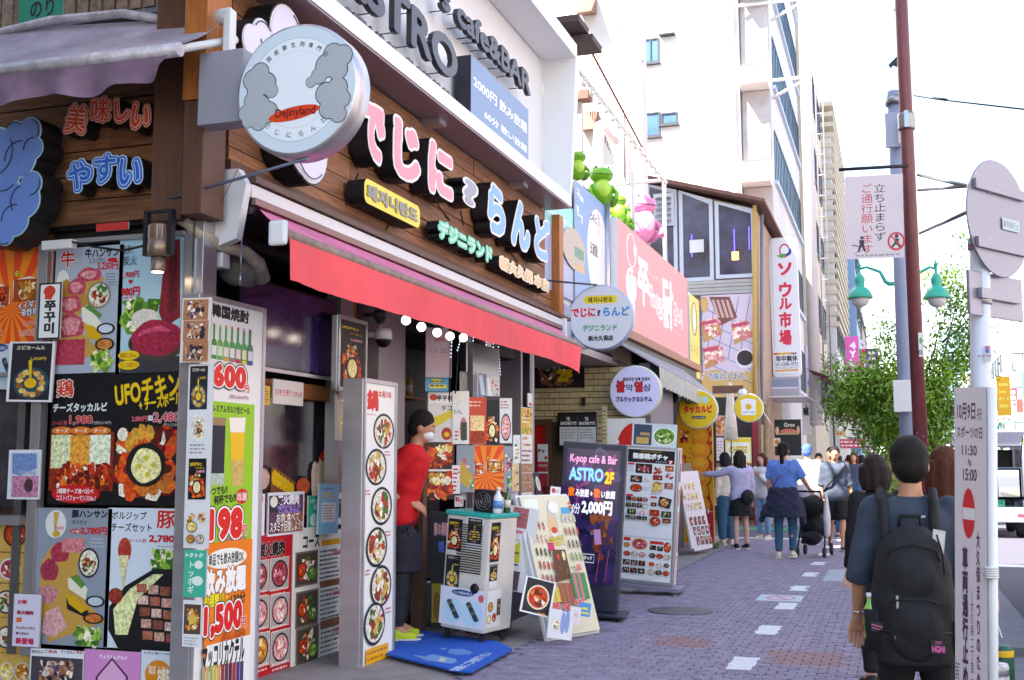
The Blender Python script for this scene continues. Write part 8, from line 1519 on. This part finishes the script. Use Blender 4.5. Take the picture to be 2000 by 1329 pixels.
def tree(lab,x,y,clumps,branches,n,ls,trunk_r,h,seed,nm='street_tree'):
 t=empty(nm,(x,y,0),0,lab,'tree');R_=random.Random(seed);q=MB();q.tube([(0,0,0),(.02,0,h*.5),(-.01,0,h)],[trunk_r,trunk_r*.8,trunk_r*.5],10)
 for a,b_ in branches:a,b_=Vector(a),Vector(b_);q.tube([a,a.lerp(b_,.5)+Vector((.05,0,.03)),b_],[trunk_r*.4,trunk_r*.25,trunk_r*.1],6)
 q.build('trunk','bark',t);q=MB();tot=sum(c[3]**2*c[4]for c in clumps)
 for cx,cy,cz,r_,dn in clumps:
  m=int(n*r_*r_*dn/tot);tips=[Vector((cx,cy,cz))+Vector((R_.gauss(0,.55),R_.gauss(0,.55),R_.gauss(0,.42)))*r_ for _ in range(max(3,m//14))]
  for _ in range(m):
   c=R_.choice(tips)+Vector((R_.gauss(0,1),R_.gauss(0,1),R_.gauss(0,1)))*ls*1.5;d=Vector((R_.gauss(0,1),R_.gauss(0,1),R_.gauss(-.5,.8))).normalized();w=d.orthogonal().normalized()if R_.random()<.5 else d.cross(Vector((R_.random(),R_.random(),1))).normalized();L=ls*R_.uniform(.7,1.4)
   q.add([c,c+d*L*.5+w*L*.2,c+d*L+Vector((0,0,-.1*L)),c+d*L*.5-w*L*.2],[(0,1,2,3)])
 q.build('crown','leaf',t);return t
CL_=[];TY_=16.0
for px,py,r_,dn in((1655,790,30,1.2),(1690,765,42,1.3),(1730,755,50,1.3),(1760,800,55,1.2),(1800,780,55,1.1),(1840,730,45,.9),(1720,815,45,1),(1830,800,45,.9),(1745,690,30,.5),(1735,650,26,.5),(1690,745,30,1),(1870,650,34,.7),(1885,590,34,.6),(1850,560,30,.6),(1860,530,20,.5),(1885,470,14,.5),(1880,700,36,.8),(1770,850,45,1),(1810,860,45,1),(1730,860,34,.9)):
 c=onY(px,py,TY_);CL_.append((c.x-.35,0,c.z,r_/2200*TY_*1.05,dn))
tree('leafy young street tree behind the maroon post',.35,TY_,CL_,[((0,0,1.9),(.6,0,3.9)),((0,0,2.2),(-.5,0,2.7)),((0,0,2.4),(.3,.1,3.3)),((0,0,2.0),(-.8,0,2.3)),((.3,0,3),(.75,0,3.4))],22000,.068,.05,2.9,4)
for i,x in enumerate((.15,.5)):q=MB();q.tube([(x,15.9,0),(x,15.9,1.9)],.03,8);tag(q.build('tree_stake','ochre'),['left','right'][i]+' ochre stake beside the street tree trunk','stake')
q=MB();R_=random.Random(12)
for _ in range(5200):x,y=R_.uniform(-.15,1.0),R_.uniform(13.5,15.6);z=1.05+R_.gauss(0,.22)+.12*math.sin(x*9);d=Vector((R_.gauss(0,1),R_.gauss(0,1),R_.gauss(0,.6))).normalized();w=d.orthogonal().normalized();c=Vector((x,y,min(z,1.5)));q.add([c,c+d*.03+w*.014,c+d*.06,c+d*.03-w*.014],[(0,1,2,3)])
tag(q.build('roadside_shrubs',mat('leaf_yellow','#55701a',.55,noise=.3,scale=3,col2='#8a9a24')),'yellowish green shrubs below the street tree','shrubs',kind='stuff')
t=tree('climbing greenery on the wall above the maroon awning',onY(1625,760,36).x,36,[(0,0,onY(1625,770,36).z,.55,1),(-.2,0,onY(1625,720,36).z,.5,1),(.1,0,onY(1625,800,36).z,.4,1)],[],900,.13,.04,4.2,6,'wall_plant');t['category']='plant'
for i,(x,y,z,lab)in enumerate(((4.5,70,2.6,'roadside tree far down the middle of the view'),(10.2,95,3.2,'far tree at the right end of the road'),(11.5,75,3.0,'nearer tree on the far side of the road'),(1.3,60,2.8,'distant street tree on the near kerb'),(2.5,110,3.0,'faint tree where the street ends'))):tree(lab,x,y,[(0,0,z,1.3,1),(.6,0,z+.5,.9,1),(-.6,0,z-.2,.9,1)],[],700,.28,.09,z,30+i)
def lathe_x(q,r,x0,x1,y,z,mi=0,n=24):q.lathe([(r*.9,0),(r,(x1-x0)*.2),(r,(x1-x0)*.8),(r*.9,x1-x0)],n,mi,Matrix.Translation((x0,y,z))@Matrix.Rotation(PI/2,4,'Y'))
mat('van_white','#b9bed2',.25,spec=.8);mat('glass_car','#1b2530',.05,spec=.9);mat('crate_green','#1f8a68',.5)
VN=empty('delivery_van',(1.75,25.0,-.1),0,'small white delivery van with its tailgate raised, parked by the kerb','van')
q=MB();pr=[(0,.32),(3.3,.32),(3.4,.9),(3.0,1.1),(2.6,1.88),(.1,1.9),(0,1.0)]
for x in(-.72,.69):q.add([(x,y,z)for y,z in pr]+[(x+.03,y,z)for y,z in pr],[tuple(range(7)),tuple(range(13,6,-1))]+[(k,(k+1)%7,7+(k+1)%7,7+k)for k in range(7)])
q.box(-.70,.05,1.86,.70,2.6,1.90);q.box(-.7,0,.32,.7,3.3,.62);q.box(-.7,3.2,.6,.7,3.4,.95);q.build('body','van_white',VN)
q=MB();q.bbox(-.74,-.08,.34,.74,.06,.55,b=.02);q.build('bumper','van_white',VN);q=MB();q.add([(-.68,.05,1.9),(.68,.05,1.9),(.68,-.95,2.12),(-.68,-.95,2.12),(-.68,.05,1.95),(.68,.05,1.95),(.68,-.95,2.17),(-.68,-.95,2.17)],[(0,1,2,3),(4,7,6,5),(0,4,5,1),(3,2,6,7),(0,3,7,4),(1,5,6,2)]);q.build('tailgate','van_white',VN)
for x in(-.66,.66):q=MB();q.tube([(x,.05,1.5),(x,-.6,2.04)],.012,6);q.build('gas_strut','black',VN);q=MB();q.bbox(x-.12,-.1,.44,x+.06,-.082,.5,b=.004);q.build('tail_light',mat('tail_red','#b03040',.3),VN)
for x in(-.75,.57):
 for y in(.55,2.75):q=MB();lathe_x(q,.28,x,x+.18,y,.28);q.build('wheel','rubber',VN)
q=MB();q.box(-.66,1.6,.62,.66,1.65,1.8);q.build('seat_back','black',VN)
for i,(x,z)in enumerate(((.12,.63),(.12,.9),(-.35,.63),(-.35,.9))):
 t=empty('crate',(1.75+x,25.15,-.1+z),0,['lower right','upper right','lower left','upper left'][i]+' green plastic crate in the open back of the white van','crate','green crates in the van');q=MB();q.box(-.22,0,0,.22,.3,.02)
 for k in range(5):q.box(-.22,0,.02+k*.048,.22,.015,.05+k*.048)
 for k in range(4):q.box(-.22+k*.14,.001,.02,-.205+k*.14,.014,.25)
 q.box(-.22,.28,.02,.22,.3,.25);q.box(-.22,.016,.02,-.205,.279,.25);q.box(.205,.016,.02,.22,.279,.25);q.build('crate_body','crate_green',t)
TK=empty('silver_truck',(1.42,8,-.1),0,'silver vehicle at the right edge with only its side and mirror in view','truck');q=MB();q.bbox(0,0,.35,1.7,5.4,1.15,b=.05);q.bbox(.05,2.5,1.15,1.65,5.0,1.85,b=.08);q.build('body',mat('silver_paint','#8d8f98',.25,.5),TK);q=MB();q.box(.04,2.9,1.2,.049,4.8,1.7);q.build('side_window','glass_car',TK)
q=MB();lathe_x(q,.32,.02,.22,.9,.32);q.build('wheel','rubber',TK);q=MB();lathe_x(q,.32,.02,.22,4.5,.32);q.build('wheel','rubber',TK);q=MB();q.bbox(-.012,5.1,.72,.01,5.2,.78,b=.004);q.build('side_lamp',mat('amber','#e89020',.3),TK)
c=onY(1970,945,12.9);q=MB();q.bbox(c.x-.13-1.42,4.9,c.z-.17+.1,c.x+.13-1.42,5.0,c.z+.17+.1,b=.03);q.tube([(.05,5.0,1.1),(-.05,5.0,1.15),(c.x-1.42,4.96,c.z-.08)],.015,8);q.build('mirror','black_gloss',TK);q=MB();q.bbox(c.x-.105-1.42,4.892,c.z-.14+.1,c.x+.105-1.42,4.899,c.z+.14+.1,b=.003);q.build('mirror_glass',mat('mirror','#cfd4da',.03,1.0),TK)
for i,(x,y,c)in enumerate(((3.2,62,'van_white'),(6.4,80,'cap_blue'),(8.2,66,'van_white'))):
 t=empty('parked_car',(x,y,-.1),0,['white car in the middle of the far road','blue car far off on the right lane','second white car near the far kerb'][i],'car');q=MB();q.bbox(-.8,0,.25,.8,3.8,.85,b=.12);q.bbox(-.7,.6,.8,.7,3.0,1.45,b=.2);q.build('body',c,t);q=MB();q.bbox(-.6,.62,.95,.6,.64,1.35,b=.004);q.build('rear_window','glass_car',t)
 for a in(-.82,.64):
  for b_ in(.7,3.0):q=MB();lathe_x(q,.3,a,a+.18,b_,.3);q.build('wheel','rubber',t)
p=Print(FY(60),1946,736,1976,812,'#e2aa1c',.3);p.lines(1950,745,1972,800,4,'#f0d060');p.done('orange_sign','orange yellow sign board hanging at the far right','sign')
for i,(px,py,Y,c)in enumerate(((1985,780,70,'#c04040'),(1990,830,80,'#c8c8d0'),(1960,850,90,'#5aa0c0'),(1900,850,120,'#c87aa0'),(1985,700,66,'#d8d8e0'))):vsign('shop_sign',['red','pale grey','light blue','pinkish','white'][i]+' shop sign among the far buildings on the right',px,py,px+14,py+26,Y,c,lambda p:None)
AWI_=AW.matrix_basis.inverted()
q=MB();q.tube([(-4.45,32.9,0),(-4.45,32.9,34)],.06,8);o=q.build('rain_pipe','white_paint',TB);o.matrix_basis=tb
q=MB();R_=random.Random(31)
for _ in range(90):
 x,y=R_.choice((R_.uniform(-2.75,-2.2),R_.uniform(-2.7,.4))),R_.uniform(7,24);a=R_.random()*6;L=R_.uniform(.015,.035);q.add([(x,y,.006),(x+L*math.cos(a),y+L*math.sin(a),.009),(x+L*1.5*math.cos(a+.4),y+L*1.5*math.sin(a+.4),.006)],[(0,1,2)])
tag(q.build('leaf_litter',mat('leaf_dry','#8a7a3a',.8)),kind='stuff')
q=MB()
for _ in range(140):x,y,r_=R_.uniform(-2.7,.38),R_.uniform(6.5,22),R_.uniform(.008,.02);q.lathe([(r_,.002),(r_*.9,.0032),(.0005,.0034)],9,0,Matrix.Translation((x,y,0)),1,R_.uniform(.6,1))
tag(q.build('gum_spots',mat('gum','#4c4450',.8),walk),kind='stuff')
t=empty('drain_grate',(.86,9.6,-.085),0,'steel drain grate in the gutter right of the bollards','drain');q=MB();q.box(-.2,0,0,.2,.5,.006)
q.build('plate','manhole',t);q=MB();[q.box(-.17,.04+k*.055,.0065,.17,.06+k*.055,.01)for k in range(8)];tag(q.build('grate_bars','dark_metal',t),kind='stuff')
R_=random.Random(77)
CN={'#c83a4a':'red','#e0a828':'amber','#3a8a5a':'green','#4a6ac0':'blue','#d868a0':'pink','#dcdce0':'white','#7a4a9a':'violet'}
for k in range(22):
 c=R_.choice(list(CN));Y_=48+k*3.6;left=k%3!=0;x=(-2.0+R_.uniform(-.4,.5))if left else 9.0+R_.uniform(-.5,.4);z=R_.uniform(2.7,7.5);w,h=R_.uniform(.5,.9),R_.uniform(.8,2.6)
 q=MB();q.col=lin(c);q.box(x,Y_,z,x+w,Y_+.15,z+h);q.col=lin('#ece8e4'if c!='#dcdce0'else '#444')
 for j in range(int(h/.45)):q.box(x+w*.25,Y_-.006,z+.12+j*.45,x+w*.75,Y_-.001,z+.4+j*.45)
 tag(q.build('shop_sign','print'),CN[c]+' projecting shop sign far down the '+('left'if left else 'right')+' side of the street','sign','far projecting shop signs')
for k in range(9):
 x=R_.uniform(2,9);Y_=55+k*7;t=empty('far_lamp',(9.3,Y_,0),0,'thin far street lamp on the other side of the road','street lamp','far street lamps');q=MB();q.tube([(0,0,0),(0,0,4.6),(-.3,0,4.9),(-.9,0,4.9)],.05,6);q.build('post','lamp_green',t)
for i,(y,z,c)in enumerate(((9.0,2.1,'#c89a50'),(10.4,1.6,'#a05a38'),(9.7,1.1,'#d8c8a0'))):p=Print(FX(-4.58),*seen(-4.58,y,z+.25)[:2],*seen(-4.58,y+.4,z-.25)[:2],c,.01);p.lines(*seen(-4.58,y+.05,z+.2)[:2],*seen(-4.58,y+.35,z-.2)[:2],5,'#5a3020');p.done('wall_menu',['ochre','brown','cream'][i]+' menu paper on the dark inner wall of the doorway','menu')
SHF=empty('liquor_shelf',(-4.5,9.2,2.0),0,'small wooden shelf with bottles inside the doorway','shelf');q=MB();q.box(0,0,0,.2,.9,.02);q.build('board','wood_orange',SHF)
for k in range(5):bottle('shelf_bottle',['first','second','third','fourth','fifth'][k]+' bottle from the left on the shelf inside the doorway',Matrix.Translation((-4.4,9.3+k*.16,2.022)),.03,.24,['green_glass','ochre','green_glass','clear_green','ochre'][k],'steel',.35,'label_cream')
for i,(x0,y0,x1,y1,c,k)in enumerate(((1002,850,1016,905,'#e0dcdc','hot'),(1000,905,1014,960,'#d8b890','fry'),(888,968,905,990,'#e0d4dc','meat'),(955,972,985,985,'#dcd0d8','people'))):
 poster(Frame((-3.33,9.3,0),.5),x0,y0,x1,y1,c,'small_menu',['narrow white','narrow tan','small pink','small pale'][i]+' menu slip at the edge of the hanging cluster',lambda p:p.food(x0+1,y0+4,x1-1,y1-3,k,None,n=8,size=.4),'menu')
for _o in list(bpy.data.objects):
 if _o.name in('glyph','fill'):bpy.data.objects.remove(_o)
print('OBJECTS',len(bpy.data.objects),'TRIS',sum(len(o.data.polygons)for o in bpy.data.objects if o.type=='MESH'))
